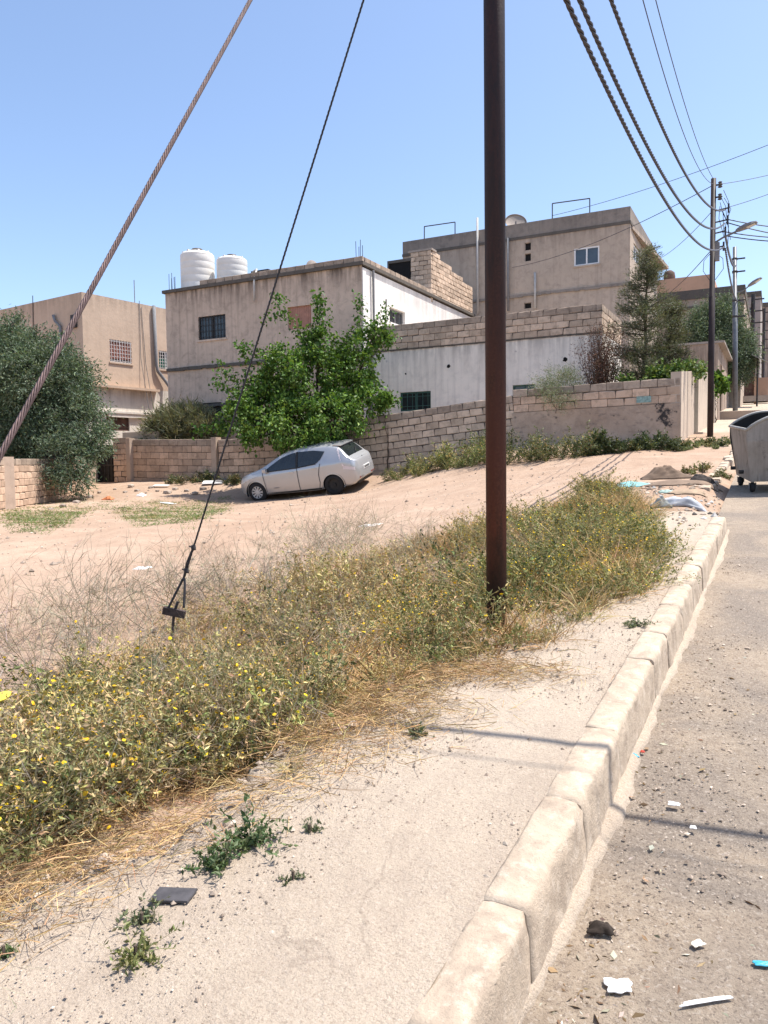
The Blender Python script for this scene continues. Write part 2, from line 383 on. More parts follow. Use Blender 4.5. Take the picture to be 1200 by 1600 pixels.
# ------------------------------------------------------------------ terrain
rng = np.random.default_rng(7)
def g(Y):
    Y = np.asarray(Y, dtype=float)
    return np.where(Y < 75, 0.088 * Y, 0.088 * 75 + 0.02 * (Y - 75))
CP = []      # control points of the lot
for px, py, d in [(0, 800, 22), (105, 772, 28.6), (165, 756, 30.2), (195, 753, 31), (300, 751, 29.3), (470, 752, 26.9), (570, 738, 25.8),
                  (800, 700, 23.6), (930, 692, 22.4), (1063, 692, 21.4), (404, 781, 25.2), (517, 773, 23.2), (575, 764, 24.2), (460, 770, 25.8)]:
    CP.append(tuple(atd(px, py, d)))
CP += [(-7.3, 14.3, .62), (-9.5, 10.9, .36), (-9, 6.6, .14), (-6, 4.8, .08), (-6, 9, .33), (-5.2, 16.4, 1.22), (-4.5, 12, .78),
       (-2.1, 12.5, 1.06), (-2.1, 16, 1.38), (-2.1, 20, 1.74), (-1.2, 12, 1.02), (-1.2, 17, 1.46), (-1.2, 21, 1.82),
       (-2.3, 8, .55), (-2.3, 4, .17), (-2.3, 0, -.15), (-2.3, -4, -.5), (-1.2, 8, .6), (-1.2, 4, .24), (-1.2, 0, -.12), (-1.2, -4, -.46),
       (-3.6, 4, .08), (-3.6, 8, .45), (-4, 0, -.2), (-4, -4, -.5), (-10, 0, -.1), (-20, 4, -.1), (-20, 9, .15), (-15, 14, .33),
       (-32, 15, .5), (-32, 30, 1.0), (-24, 30, 1.3), (-14, 32, 2.2), (-6, 30, 2.6), (-1.2, 30, 2.62), (-1.2, 40, 3.5), (-14, 45, 3.2),
       (-2.5, 55, 4.85), (-1.2, 60, 5.28), (-30, 55, 3.0), (-45, 0, -.3), (-45, 30, .8), (-45, 60, 2.5)]
CP = np.array(CP)
def tps_fit(P):
    n = len(P); XY = P[:, :2] / 10; d = np.linalg.norm(XY[:, None] - XY[None], axis=2)
    K = np.where(d > 0, d * d * np.log(np.maximum(d, 1e-9)), 0) + np.eye(n) * 0.004
    A = np.zeros((n + 3, n + 3)); A[:n, :n] = K; A[:n, n] = 1; A[:n, n + 1:] = XY; A[n, :n] = 1; A[n + 1:, :n] = XY.T
    return np.linalg.solve(A, np.concatenate([P[:, 2], np.zeros(3)]))
TW = tps_fit(CP)
def tps(X, Y):
    X = np.atleast_1d(np.asarray(X, float)); Y = np.atleast_1d(np.asarray(Y, float)); sh = X.shape
    q = np.stack([X.ravel(), Y.ravel()], 1) / 10; out = np.empty(len(q))
    for i in range(0, len(q), 20000):
        c = q[i:i + 20000]; d = np.linalg.norm(c[:, None] - (CP[:, :2] / 10)[None], axis=2)
        out[i:i + 20000] = np.where(d > 0, d * d * np.log(np.maximum(d, 1e-9)), 0) @ TW[:len(CP)] + TW[len(CP)] + c @ TW[len(CP) + 1:]
    return out.reshape(sh)
def sstep(a, b, x):
    t = np.clip((x - a) / (b - a), 0, 1); return t * t * (3 - 2 * t)
def H(X, Y):
    """ground height (arrays or scalars)"""
    X = np.asarray(X, float); Y = np.asarray(Y, float)
    Xc = np.clip(X, -45, 8); Yc = np.clip(Y, -5, 60)
    z = tps(Xc, Yc).reshape(X.shape if X.shape else (1,))
    z = z + 0.088 * np.maximum(Y - 60, 0) * (Y < 75) + np.where(Y >= 75, 1.3, 0)
    bank = sstep(-1.9, -2.6, X)
    z = z + 0.025 * np.sin(X * 1.9 + np.sin(Y * 1.3) * 1.2) * np.sin(Y * 1.1 + 0.7 * X) * bank
    z = z + 0.012 * np.sin(X * 5.3 + 1.1 * Y) * np.sin(Y * 4.1 - 1.7 * X) * bank
    w = sstep(-1.15, -0.35, X)
    z = z * (1 - w) + (g(Y) - 0.34) * w
    return z if X.shape else float(z[0])
def Hs(x, y): return float(np.ravel(H(np.array([x]), np.array([y])))[0])
def ong(px, py, fn=None, lo=1.0, hi=45.0):
    """first place where the sight line meets the ground (or another height function)"""
    r = ray(px, py); fn = fn or Hs; d = lo; prev = lo
    while d < hi:
        p = CAMPOS + r * d
        if p.z < fn(p.x, p.y): break
        prev = d; d += 0.1
    for _ in range(20):
        m = (prev + d) / 2; p = CAMPOS + r * m
        if p.z < fn(p.x, p.y): d = m
        else: prev = m
    return CAMPOS + r * d
gp = lambda x, y: float(g(y))                # pavement level
def rdrop(Y): return 0.25 - 0.11 * sstep(7.0, 13.0, Y)      # drop from pavement to road
gr = lambda x, y: float(g(y)) - float(rdrop(y))         # road level
def gs_(x, y): return max(Hs(x, y), float(g(y)) - .03 if (x > float(pave_edge(y)) and y < 10.6) else -9.0)   # whichever lies on top

def axis(*segs):
    out = []
    for a, b, st in segs: out += list(np.arange(a, b, st))
    return np.array(out + [segs[-1][1]])
gx = axis((-900, -60, 60), (-60, -26, 1.2), (-26, -9, 0.3), (-9, -1, 0.12), (-1, 0, 0.2), (0, 20, 4), (20, 900, 80))
gy = axis((-900, -20, 60), (-20, -2, 1.5), (-2, 14, 0.12), (14, 24, 0.25), (24, 60, 1.5), (60, 120, 10), (120, 900, 80))
GX, GY = np.meshgrid(gx, gy)
GZ = H(GX, GY)
def gridmesh(name, GX, GY, GZ, mat, parent=None, smooth=True):
    ny, nx = GX.shape
    V = np.stack([GX.ravel(), GY.ravel(), GZ.ravel()], 1)
    i = np.arange(ny - 1)[:, None] * nx + np.arange(nx - 1)[None]
    F = np.stack([i, i + 1, i + nx + 1, i + nx], 2).reshape(-1, 4)
    return npmesh(name, V, F, mat, parent, smooth=smooth)
def rough(GX, GY, amp, seed=0, n=5, f0=1.2):
    r = np.random.default_rng(seed); z = np.zeros_like(GX)
    for k in range(n):
        for _ in range(4):
            a = r.uniform(0, math.tau); f = f0 * 2.0 ** k * r.uniform(.7, 1.4)
            z += amp / 1.8 ** k * np.sin((GX * math.cos(a) + GY * math.sin(a)) * f + r.uniform(0, 6.28)) * 0.4
    return z
near = ((GX > -26) & (GX < -2.0) & (GY > -2) & (GY < 22))
GZ = GZ + np.where(near, rough(GX, GY, 0.014, 3, 5, 1.6), 0)
# wheel ruts where cars cut across the lot
def ruts(X, Y):
    cx = np.array([-1.0, -4.0, -8.0, -13.0, -20.0, -30.0]); out = np.zeros_like(X)
    for cyv in (np.array([16.8, 16.4, 14.8, 12.4, 9.6, 7.0]), np.array([17.6, 17.8, 17.2, 16.0, 14.2, 12.5])):
        yc = np.interp(-X, -cx, cyv)
        for o_ in (-.78, .78):
            d_ = (Y - yc) * .88 - o_ + .12 * np.sin(X * .9); out += -.035 * np.exp(-(d_ / .16) ** 2) + .014 * np.exp(-((np.abs(d_) - .32) / .12) ** 2)
    return out
GZ = GZ + np.where((GX > -24) & (GX < -2.2) & (GY > 4) & (GY < 21), ruts(GX, GY), 0)
ground = gridmesh('ground', GX, GY, GZ, M['dirt']); tag(ground, kind='structure')

# road
rx = axis((-0.68, 1.2, 0.05), (1.2, 9, 0.6)); ry = axis((-6, 0, 0.5), (0, 7, 0.05), (7, 20, 0.25), (20, 150, 5))
RX, RY = np.meshgrid(rx, ry)
RZ = g(RY) - rdrop(RY) + rough(RX, RY, 0.006, 9, 4, 2.0)
road = gridmesh('road', RX, RY, RZ, M['road']); tag(road, kind='structure')

# kerb line
def Xk(Y): return -0.86 + 0.018 * Y            # inner edge of the kerb
# pavement slab in front
def pave_edge(Y):
    return -2.05 + 0.05 * np.sin(Y * 1.9) + 0.04 * np.sin(Y * 5.7 + 1) + 0.03 * np.sin(Y * 11.3 + 2) + 0.022 * np.sin(Y * 23.7 + .4) + 0.014 * np.sin(Y * 51) - 0.55 * sstep(2.4, 0.9, Y) + 0.4 * sstep(8.0, 10.6, Y)
py_ = axis((-5, 0.2, 0.2), (0.2, 6.0, 0.03), (6.0, 10.6, 0.08)); u = np.concatenate([[0.0, 0.0], np.linspace(0.0, 1, 46)])
PU, PY = np.meshgrid(u, py_)
e = pave_edge(PY); k = Xk(PY) + 0.012
PX = e + (k - e) * PU
PZ = g(PY) + rough(PX, PY, 0.007, 21, 5, 2.2) - 0.05 * np.exp(-((PX - e) / 0.18) ** 2)
PZ[:, 0] -= 0.30; PX[:, 0] -= 0.12
PZ[:, 1] -= 0.05; PX[:, 1] -= 0.03
pavement = gridmesh('pavement', PX, PY, PZ, M['pave']); tag(pavement, kind='structure')

# kerb stones
kerb_root = thing('kerb', None, None, (float(Xk(0)), 0, 0)); tag(kerb_root, kind='structure')
def kerb_stone(y0, y1, xoff, zoff, seed, x_at=Xk, name='kerb_stone', h=0.30, w=0.18):
    r = np.random.default_rng(seed)
    prof = [(0.0, -h), (0.0, 0.004), (0.012, 0.010), (0.05, 0.012), (0.10, 0.011), (0.137, 0.008), (0.150, -0.004), (0.156, -0.024), (0.160, -0.075), (0.165, -0.14), (0.171, -0.22), (w, -h)]
    n = max(3, int((y1 - y0) / 0.045)); V = []; F = []
    ph = [.3, 1.7, 4.1, 2.2, 5.0, .9]
    for i in range(n + 1):
        y = y0 + (y1 - y0) * i / n; end = min(i, n - i)
        for j, (px_, pz_) in enumerate(prof):
            a = 0.003 * math.sin(y * 23 + ph[0] + j) + 0.002 * math.sin(y * 51 + ph[1] + 2 * j) + r.normal(0, 0.0015)
            b = 0.002 * math.sin(y * 19 + ph[2] + 1.3 * j) + r.normal(0, 0.0012)
            if end == 0: a -= 0.001; b -= 0.002 if pz_ > -0.1 else 0
            if j in (4, 5, 6, 7): e3 = .005 * math.sin(y * 9 + ph[3]) + .004 * math.sin(y * 37 + ph[4]) + .003 * math.sin(y * 83) + r.normal(0, .0022); a += e3; b += e3 * .7
            if r.random() < 0.07 and j in (5, 6, 7): a -= 0.014; b -= 0.012
            yy = y + r.normal(0, 0.002) * (0 < i < n)
            V.append((float(x_at(y)) + xoff + px_ + (a if j > 1 else 0), yy, float(g(y)) + zoff + pz_ + (b if 0 < j < len(prof) - 1 else 0)))
    m_ = len(prof)
    for i in range(n):
        for j in range(m_ - 1):
            F.append((i * m_ + j, (i + 1) * m_ + j, (i + 1) * m_ + j + 1, i * m_ + j + 1))
    F.append(tuple(range(m_))); F.append(tuple(n * m_ + j for j in reversed(range(m_))))
    me = bpy.data.meshes.new(name); me.from_pydata(V, [], F)
    for p in me.polygons: p.use_smooth = len(p.vertices) == 4
    return link(name, me, M['kerb'], kerb_root)
yy = -2.0; rr_ = random.Random(5); i = 0
while yy < 9.9:
    ln = rr_.choice([0.55, 0.7, 0.85, 1.05])
    kerb_stone(yy, yy + ln - 0.002, rr_.uniform(-0.004, 0.004), rr_.uniform(-0.002, 0.002), 100 + i); yy += ln; i += 1
# rounded end of the kerb turning into the dirt track
yend = yy
arc = [(float(Xk(yend)) - 0.02, yend), (float(Xk(yend)) - 0.12, yend + 0.28), (float(Xk(yend)) - 0.36, yend + 0.46)]
for q in range(2):
    (xa, ya), (xb, yb) = arc[q], arc[q + 1]
    kerb_stone(ya + 0.01, yb, 0, -0.02 - 0.03 * q, 300 + q, x_at=lambda y, xa=xa, ya=ya, xb=xb, yb=yb: xa + (xb - xa) * (y - ya) / (yb - ya))
# mortar bed inside the row of stones
ky = axis((-2, 7, 0.1), (7, yend, 0.3)); kp = np.array([(0.006, -0.29), (0.006, 0.0), (0.05, 0.005), (0.10, 0.004), (0.130, 0.001), (0.143, -0.010), (0.150, -0.03), (0.154, -0.08), (0.159, -0.14), (0.165, -0.22), (0.172, -0.29)])
KX = Xk(ky)[:, None] + kp[None, :, 0]; KY = np.repeat(ky[:, None], len(kp), 1); KZ = g(ky)[:, None] + kp[None, :, 1]
gridmesh('kerb_bedding', KX, KY, KZ, M['kerb'], kerb_root)
# rough concrete haunch at the kerb foot
hy = axis((-2, 7, 0.04), (7, 10.3, 0.15)); hu = np.array([0, 0.3, 0.6, 0.85, 1.0])
HU, HY = np.meshgrid(hu, hy)
wd = 0.045 + 0.014 * np.sin(HY * 2.3) + 0.010 * np.sin(HY * 7.1 + 2) + 0.006 * np.sin(HY * 23) + 0.004 * np.sin(HY * 61)
HX = Xk(HY) + 0.168 + wd * HU
HZ = g(HY) - rdrop(HY) + 0.028 * (1 - HU ** 1.5) - 0.012 * (HU > 0.9) + rough(HX, HY, 0.004, 12, 3, 14)
hb = gridmesh('kerb_footing', HX, HY, HZ, M['pave'], kerb_root)
# flush stones across the mouth of the dirt track and the kerb beyond
kerb2 = thing('kerb', None, None, (-1.0, 13, 1.1)); tag(kerb2, kind='structure')
yy = 13.2; i = 0
while yy < 24.5:
    ln = rr_.choice([0.42, 0.5, 0.6]); k_ = kerb_stone(yy, yy + ln - 0.07, rr_.uniform(-0.05, 0.04), -0.03 + rr_.uniform(-0.03, 0.02), 400 + i, x_at=lambda y: -1.06 + 0.012 * (y - 13))
    k_.parent = kerb2; k_.matrix_parent_inverse = ROOTM[kerb2.name].inverted(); yy += ln; i += 1
# pavement further up the street, with cross joints and a raised length behind the grey pole
fy = axis((22.6, 37.9, 0.3), ); fx = np.linspace(-2.40, -0.92, 12)
FX, FY = np.meshgrid(fx, fy); FZ = g(FY) + 0.03 + rough(FX, FY, 0.01, 5, 3, 2)
tag(gridmesh('far_pavement', FX, FY, FZ, M['pave']), kind='structure')
rp = MB()
n_ = 14
for q in range(n_):
    y0 = 40.0 + q * 2.0; y1 = y0 + 1.99
    z0, z1 = float(g(y0)) + .34, float(g(y1)) + .34
    rp.hexa([(-3.3, y0, z0 - .6), (-0.15, y0, z0 - .6), (-0.15, y1, z1 - .6), (-3.3, y1, z1 - .6), (-3.3, y0, z0), (-0.15, y0, z0), (-0.15, y1, z1), (-3.3, y1, z1)])
tag(rp.build('raised_pavement', M['pave']), kind='structure')
# ------------------------------------------------------------------ building kit
class Fr:
    def __init__(s, O, a, n): s.O = Vector(O); s.a = Vector(a).normalized(); s.n = Vector(n).normalized()
    def p(s, a, n, z): return s.O + s.a * a + s.n * n + Vector((0, 0, z))
    def box(s, mb, a0, a1, n0, n1, z0, z1):
        P = s.p
        return mb.hexa([P(a0, n1, z0), P(a1, n1, z0), P(a1, n0, z0), P(a0, n0, z0), P(a0, n1, z1), P(a1, n1, z1), P(a1, n0, z1), P(a0, n0, z1)])
def south(Y): return Fr((0, Y, 0), (1, 0, 0), (0, -1, 0))
def east(X): return Fr((X, 0, 0), (0, 1, 0), (1, 0, 0))
def facade(mb, fr, a0, a1, z0, z1, ops, depth=0.16):
    xs = sorted({a0, a1, *[o[0] for o in ops], *[o[1] for o in ops]}); zs = sorted({z0, z1, *[o[2] for o in ops], *[o[3] for o in ops]})
    for i in range(len(xs) - 1):
        for j in range(len(zs) - 1):
            cx, cz = (xs[i] + xs[i + 1]) / 2, (zs[j] + zs[j + 1]) / 2
            if any(o[0] < cx < o[1] and o[2] < cz < o[3] for o in ops): continue
            mb.add([fr.p(xs[i], 0, zs[j]), fr.p(xs[i + 1], 0, zs[j]), fr.p(xs[i + 1], 0, zs[j + 1]), fr.p(xs[i], 0, zs[j + 1])], [(0, 1, 2, 3)])
    for (b0, b1, c0, c1) in ops:
        P = fr.p
        for q in ([P(b0, 0, c0), P(b1, 0, c0), P(b1, -depth, c0), P(b0, -depth, c0)], [P(b0, -depth, c1), P(b1, -depth, c1), P(b1, 0, c1), P(b0, 0, c1)],
                  [P(b0, -depth, c0), P(b0, -depth, c1), P(b0, 0, c1), P(b0, 0, c0)], [P(b1, 0, c0), P(b1, 0, c1), P(b1, -depth, c1), P(b1, -depth, c0)]):
            mb.add(q, [(0, 1, 2, 3)])
    return mb
def window(root, fr, o, frame='white_frame', pane='glass', rec=0.12, mull=(0.5,), transoms=(), bars=None, sill=True, curtain=None, fw=0.05, sillmat='conc', barmat='dark_bar', hb=None, bw=0.008):
    a0, a1, z0, z1 = o
    f = MB()
    fr.box(f, a0, a1, -rec, -rec + .06, z0, z0 + fw); fr.box(f, a0, a1, -rec, -rec + .06, z1 - fw, z1)
    fr.box(f, a0, a0 + fw, -rec, -rec + .06, z0 + fw, z1 - fw); fr.box(f, a1 - fw, a1, -rec, -rec + .06, z0 + fw, z1 - fw)
    for m_ in mull:
        c = a0 + (a1 - a0) * m_; fr.box(f, c - fw * .5, c + fw * .5, -rec, -rec + .055, z0 + fw, z1 - fw)
    for m_ in transoms:
        c = z0 + (z1 - z0) * m_; fr.box(f, a0 + fw, a1 - fw, -rec, -rec + .052, c - fw * .5, c + fw * .5)
    fo = f.build('window_frame', M[frame], root)
    edges = [a0 + fw] + [a0 + (a1 - a0) * m_ for m_ in mull] + [a1 - fw]
    for i in range(len(edges) - 1):
        p = MB(); fr.box(p, edges[i], edges[i + 1], -rec - .01, -rec + .02, z0 + fw, z1 - fw); p.build('pane', M[pane], fo)
    if curtain:
        cz0 = z0 + fw + (z1 - z0) * curtain[1]; cz1 = z0 + fw + (z1 - z0 - 2 * fw) * curtain[2]
        c = MB(); n = 14
        for i in range(n):
            b0 = a0 + fw + (a1 - a0 - 2 * fw) * i / n; b1 = a0 + fw + (a1 - a0 - 2 * fw) * (i + 1) / n
            fr.box(c, b0, b1, -rec + .02, -rec + .03 + .02 * (i % 2), cz0, cz1)
        c.build('curtain', M[curtain[0]], fo)
    if sill:
        s_ = MB(); fr.box(s_, a0 - .06, a1 + .06, -rec, .05, z0 - .07, z0 + .004); s_.build('window_sill', M[sillmat], root)
    if bars:
        b = MB(); nv = bars; nh = hb if hb else max(2, int(nv * (z1 - z0) / (a1 - a0) * .6))
        for i in range(nv):
            c = a0 + (a1 - a0) * (i + .5) / nv; fr.box(b, c - bw, c + bw, .01, .026, z0 + .01, z1 - .01)
        for j in range(nh):
            c = z0 + (z1 - z0) * (j + .5) / nh; fr.box(b, a0, a1, -.008, .009, c - bw, c + bw)
        b.build('window_bars', M[barmat], fo)
    return fo
def rect(px0, py0, px1, py1, fr_kind, val):
    """facade rectangle from two photo corners on the plane Y = val (south) or X = val (east)"""
    if fr_kind == 's':
        p, q = onY(px0, py0, val), onY(px1, py1, val); return (p.x, q.x, q.z, p.z)
    p, q = onX(px0, py0, val), onX(px1, py1, val); return (p.y, q.y, q.z, p.z)
def rectm(px0, px1, pyt, pyb, kind, val):
    """opening whose top/bottom rows are read at its middle column"""
    pm = (px0 + px1) / 2
    f = onY if kind == 's' else onX
    a = f(px0, pyt, val); b = f(px1, pyt, val); t = f(pm, pyt, val); u_ = f(pm, pyb, val)
    return (a.x, b.x, u_.z, t.z) if kind == 's' else (a.y, b.y, u_.z, t.z)
# concrete block meshes, shared
def block_mesh(l, d, h, seed, ch=0.011):
    r = random.Random(seed); l, d, h = l / 2, d / 2, h / 2; V = []
    for sx in (-1, 1):
        for sy in (-1, 1):
            for sz in (-1, 1):
                j = lambda: r.uniform(-.004, .004)
                big = 0.022 if r.random() < .13 else 0
                V.append((sx * (l - ch - big) + j(), sy * d + j(), sz * (h - ch - big) + j())); V.append((sx * l + j(), sy * (d - ch - big), sz * (h - ch - big) + j())); V.append((sx * (l - ch - big) + j(), sy * (d - ch - big), sz * h + j()))
    def idx(sx, sy, sz, k): return ((sx > 0) * 4 + (sy > 0) * 2 + (sz > 0)) * 3 + k
    F = []
    for sy in (-1, 1):
        q = [idx(-1, sy, -1, 0), idx(1, sy, -1, 0), idx(1, sy, 1, 0), idx(-1, sy, 1, 0)]; F.append(q if sy < 0 else q[::-1])
    for sx in (-1, 1):
        q = [idx(sx, -1, -1, 1), idx(sx, 1, -1, 1), idx(sx, 1, 1, 1), idx(sx, -1, 1, 1)]; F.append(q if sx > 0 else q[::-1])
    for sz in (-1, 1):
        q = [idx(-1, -1, sz, 2), idx(1, -1, sz, 2), idx(1, 1, sz, 2), idx(-1, 1, sz, 2)]; F.append(q if sz > 0 else q[::-1])
    for a in (-1, 1):
        for b in (-1, 1):
            F.append([idx(a, b, -1, 0), idx(a, b, -1, 1), idx(a, b, 1, 1), idx(a, b, 1, 0)])          # vertical edges
            F.append([idx(-1, a, b, 0), idx(-1, a, b, 2), idx(1, a, b, 2), idx(1, a, b, 0)])          # along x
            F.append([idx(a, -1, b, 1), idx(a, -1, b, 2), idx(a, 1, b, 2), idx(a, 1, b, 1)])          # along y
    for sx in (-1, 1):
        for sy in (-1, 1):
            for sz in (-1, 1): F.append([idx(sx, sy, sz, 0), idx(sx, sy, sz, 1), idx(sx, sy, sz, 2)])
    me = bpy.data.meshes.new('block'); me.from_pydata(V, [], [tuple(f) for f in F])
    import bmesh
    bm = bmesh.new(); bm.from_mesh(me); bmesh.ops.recalc_face_normals(bm, faces=bm.faces); bm.to_mesh(me); bm.free()
    return me
BLK = {}
def blk(l, d, h, mat, v):
    key = (round(l, 2), round(d, 2), round(h, 3), mat, v)
    if key not in BLK:
        BLK[key] = block_mesh(round(l, 2), round(d, 2), round(h, 3), hash(key[:3]) % 1000 + v); BLK[key].materials.append(M[mat])
    return BLK[key]
def block_courses(root, P0, P1, rows, bl, bh, th, mat, out=None, joint=0.014, bond=0.5, core='mortar', seed=0, skip=None, core_z=None, jit=0.004, topmat=None):
    """courses hanging down from the top line P0-P1 (world points of the wall's front top edge); the wall's body lies behind, on the -out side"""
    P0, P1 = Vector(P0), Vector(P1); e_ = (P1 - P0); L = e_.length; e_.normalize()
    if out is None: out = Vector((e_.y, -e_.x, 0))
    out = Vector(out).normalized(); up = e_.cross(out).normalized() * -1
    if up.z < 0: up = -up
    R = Matrix((e_, -out, up)).transposed().to_4x4()
    r = random.Random(seed); nb = int(math.ceil(L / bl)) + 1
    mortar = MB(); hh = core_z if core_z is not None else rows * bh
    q = lambda a, n, z: P0 + e_ * a + out * n + up * z
    mortar.hexa([q(.01, -.016, -hh), q(L - .01, -.016, -hh), q(L - .01, -th + .016, -hh), q(.01, -th + .016, -hh), q(.01, -.016, -.012), q(L - .01, -.016, -.012), q(L - .01, -th + .016, -.012), q(.01, -th + .016, -.012)])
    co = mortar.build('mortar_core', M[core], root) if hh > .15 else None
    for j in range(rows):
        off = (bond * bl) if j % 2 else 0.0
        off += r.uniform(-.02, .02)
        for i in range(-1, nb + 1):
            a0 = max(0.0, i * bl + off); a1 = min(L, (i + 1) * bl + off)
            if a1 - a0 < 0.06: continue
            if skip and skip((a0 + a1) / 2, j): continue
            l = a1 - a0 - joint
            c = q((a0 + a1) / 2, -th / 2 + r.uniform(-jit, jit), -(j + .5) * bh + r.uniform(-.002, .002))
            m_ = Matrix.Translation(c) @ R @ Matrix.Rotation(r.uniform(-.006, .006), 4, 'Y')
            link('block', blk(l, th, bh - joint, (topmat if (j == 0 and topmat) else mat), r.randrange(4)), None, root, m_)
    return co

# ------------------------------------------------------------------ middle house (two storeys, tanks on its roof)
YM, XM0, XM1, ZM = 26.0, -23.8, -14.05, 9.10
mh = thing('house', 'two storey tan house with white water tanks on its flat roof', 'house', (-19, 26, 1.5))
w = MB(); f = south(YM)
o1 = rectm(309.5, 352, 493, 530, 's', YM); o2 = rectm(449, 486, 478, 514, 's', YM); o3 = rectm(316, 346, 629, 655, 's', YM)
zl1 = onY(300, 573, YM).z; zl2 = onY(300, 633, YM).z
facade(w, f, XM0, XM1, 0.3, ZM, [o1, o2, o3])
fe = east(XM1); oe = rectm(607, 631, 484, 507, 'e', XM1)
w.add([(XM0, YM, 0.3), (XM0, YM + 12, 0.3), (XM0, YM + 12, ZM), (XM0, YM, ZM)], [(0, 1, 2, 3)])
w.add([(XM0, YM + 12, 0.3), (XM1, YM + 12, 0.3), (XM1, YM + 12, ZM), (XM0, YM + 12, ZM)], [(0, 1, 2, 3)])
w.build('wall', M['plaster_mid'], mh)
we = MB(); facade(we, fe, YM + .25, YM + 12, 0.3, ZM - .06, [oe]); tag(we.build('side_wall', M['plaster_white'], mh), 'whitewashed side wall facing the street')
ws = MB(); fe.box(ws, YM + .003, YM + .25, -.05, .035, .3, ZM - .08); ws.build('corner_strip', M['plaster_white'], mh)
rf = MB(); rf.box(XM0 - .10, XM1 + .10, YM - .10, YM + 12.1, ZM, ZM + .13); rf.build('roof_slab', M['conc_dark'], mh)
def wavy_ledge(fr, a0, a1, z, th, pro, mat, root, name='ledge', seed=1, n=40):
    r = random.Random(seed); mb = MB(); st = (a1 - a0) / n
    for i in range(n):
        b0 = a0 + i * st; fr.box(mb, b0, b0 + st * 1.002, -.02, pro * r.uniform(.75, 1.1), z - th * r.uniform(.8, 1.15), z + th * r.uniform(-.1, .12))
    return mb.build(name, M[mat], root)
wavy_ledge(f, XM0, XM1, zl1, .13, .09, 'conc_dark', mh, seed=3); wavy_ledge(f, XM0 + .9, XM1, zl2, .12, .10, 'conc_dark', mh, seed=4)
window(mh, f, o1, frame='dark_bar', pane='glass', bars=9, hb=4, barmat='dark_bar', sillmat='plaster_mid')
window(mh, f, o3, frame='dark_bar', pane='glass', bars=None, sill=False)
# roller shutter
sh = MB(); a0, a1, z0, z1 = o2
n = 13
for i in range(n):
    c = a0 + (a1 - a0) * i / n; f.box(sh, c + .005, c + (a1 - a0) / n - .005, -.12, -.075, z0, z1)
sho = sh.build('roller_shutter', M['shutter'], mh)
f2 = MB(); f.box(f2, a0 - .02, a1 + .02, -.14, -.121, z0, z1); f2.build('shutter_backing', M['wood'], sho)
window(mh, fe, oe, frame='grey_frame', pane='glass', mull=(.5,), sillmat='plaster_white', fw=.06)
st_ = MB(); fe.box(st_, oe[0] - .25, oe[0] - .01, -.02, .05, oe[2] - .1, oe[3] + .25); fe.box(st_, oe[1] + .01, oe[1] + .25, -.02, .05, oe[2] - .1, oe[3] + .25); fe.box(st_, oe[0] - .25, oe[1] + .25, -.02, .052, oe[3] + .01, oe[3] + .27)
st_.build('window_surround', M['plaster_white'], mh)
dp = MB(); dp.tube([(XM1 + .09, YM + .75, 2.5), (XM1 + .09, YM + .75, ZM - .05)], .05); dp.build('drain_pipe', M['pipe_grey'], mh)
# one course of parapet blocks along front and street side
pz = ZM + .13
pA = onY(312, 445, YM).x
block_courses(mh, (pA, YM - .02, pz + .21), (XM1 + .03, YM - .02, pz + .21), 1, .44, .21, .18, 'block_grey', out=(0, -1, 0), seed=11, core='conc_dark')
block_courses(mh, (XM1 + .03, YM + .20, pz + .21), (XM1 + .03, YM + 6.7, pz + .21), 1, .44, .21, .18, 'block_grey', out=(1, 0, 0), seed=12, core='conc_dark')
# starter bars left standing at the corners
for cx, cy, n_, h_ in ((XM0 + .15, YM + .1, 5, .85), (XM1 - .3, YM + .12, 4, .95), (XM1 - .15, YM + .3, 2, .5)):
    for k_ in range(n_):
        b = MB(); x_ = cx + .085 * k_; lean = random.Random(k_ + n_).uniform(-.03, .03)
        b.tube([(x_, cy + .05 * (k_ % 2), ZM), (x_ + lean, cy + .05 * (k_ % 2), ZM + h_ * random.Random(k_).uniform(.75, 1.05))], .011, 6); b.build('starter_bar', M['dark_steel'], mh)
# stair head of bare blocks on the roof
sh_y = 32.6
pS0 = onY(608, 398, sh_y); pS1 = onY(641, 395, sh_y); pS2 = onY(679, 390, sh_y); zS = pS2.z
stair = thing('stair_head', 'bare block stair enclosure with sloping top on the middle house roof', 'stair enclosure', (pS2.x - .8, sh_y + 2, ZM + .13))
xs0, xs1, xs2 = pS0.x, pS1.x, XM1 + .02
op = MB(); op.box(xs0, xs1, sh_y, sh_y + .1, ZM + .2, zS - .35); op.build('dark_door_panel', M['black'], stair)
ln_ = MB(); ln_.box(xs0 - .08, xs1 + .05, sh_y - .05, sh_y + .2, zS - .35, zS - .22); ln_.box(xs0 - .08, xs0, sh_y - .05, sh_y + .2, ZM + .13, zS - .35); ln_.build('door_surround', M['conc_dark'], stair)
block_courses(stair, (xs1 + .02, sh_y - .03, zS), (xs2, sh_y - .03, zS), 11, .42, .21, .18, 'block', out=(0, -1, 0), seed=21)
ysl = onX(738, 455, XM1).y; zsl = onX(738, 453, XM1).z
L_ = ysl - sh_y
block_courses(stair, (xs2, sh_y + .16, zS), (xs2, ysl, zS), int((zS - ZM + .04) / .21), .42, .21, .18, 'block', out=(1, 0, 0), seed=22, core_z=0.1,
              skip=lambda a, j: (j + .5) * .21 < (a / L_) * (zS - zsl) - .02 and a > .3)
cm = MB()
za = ZM + .02
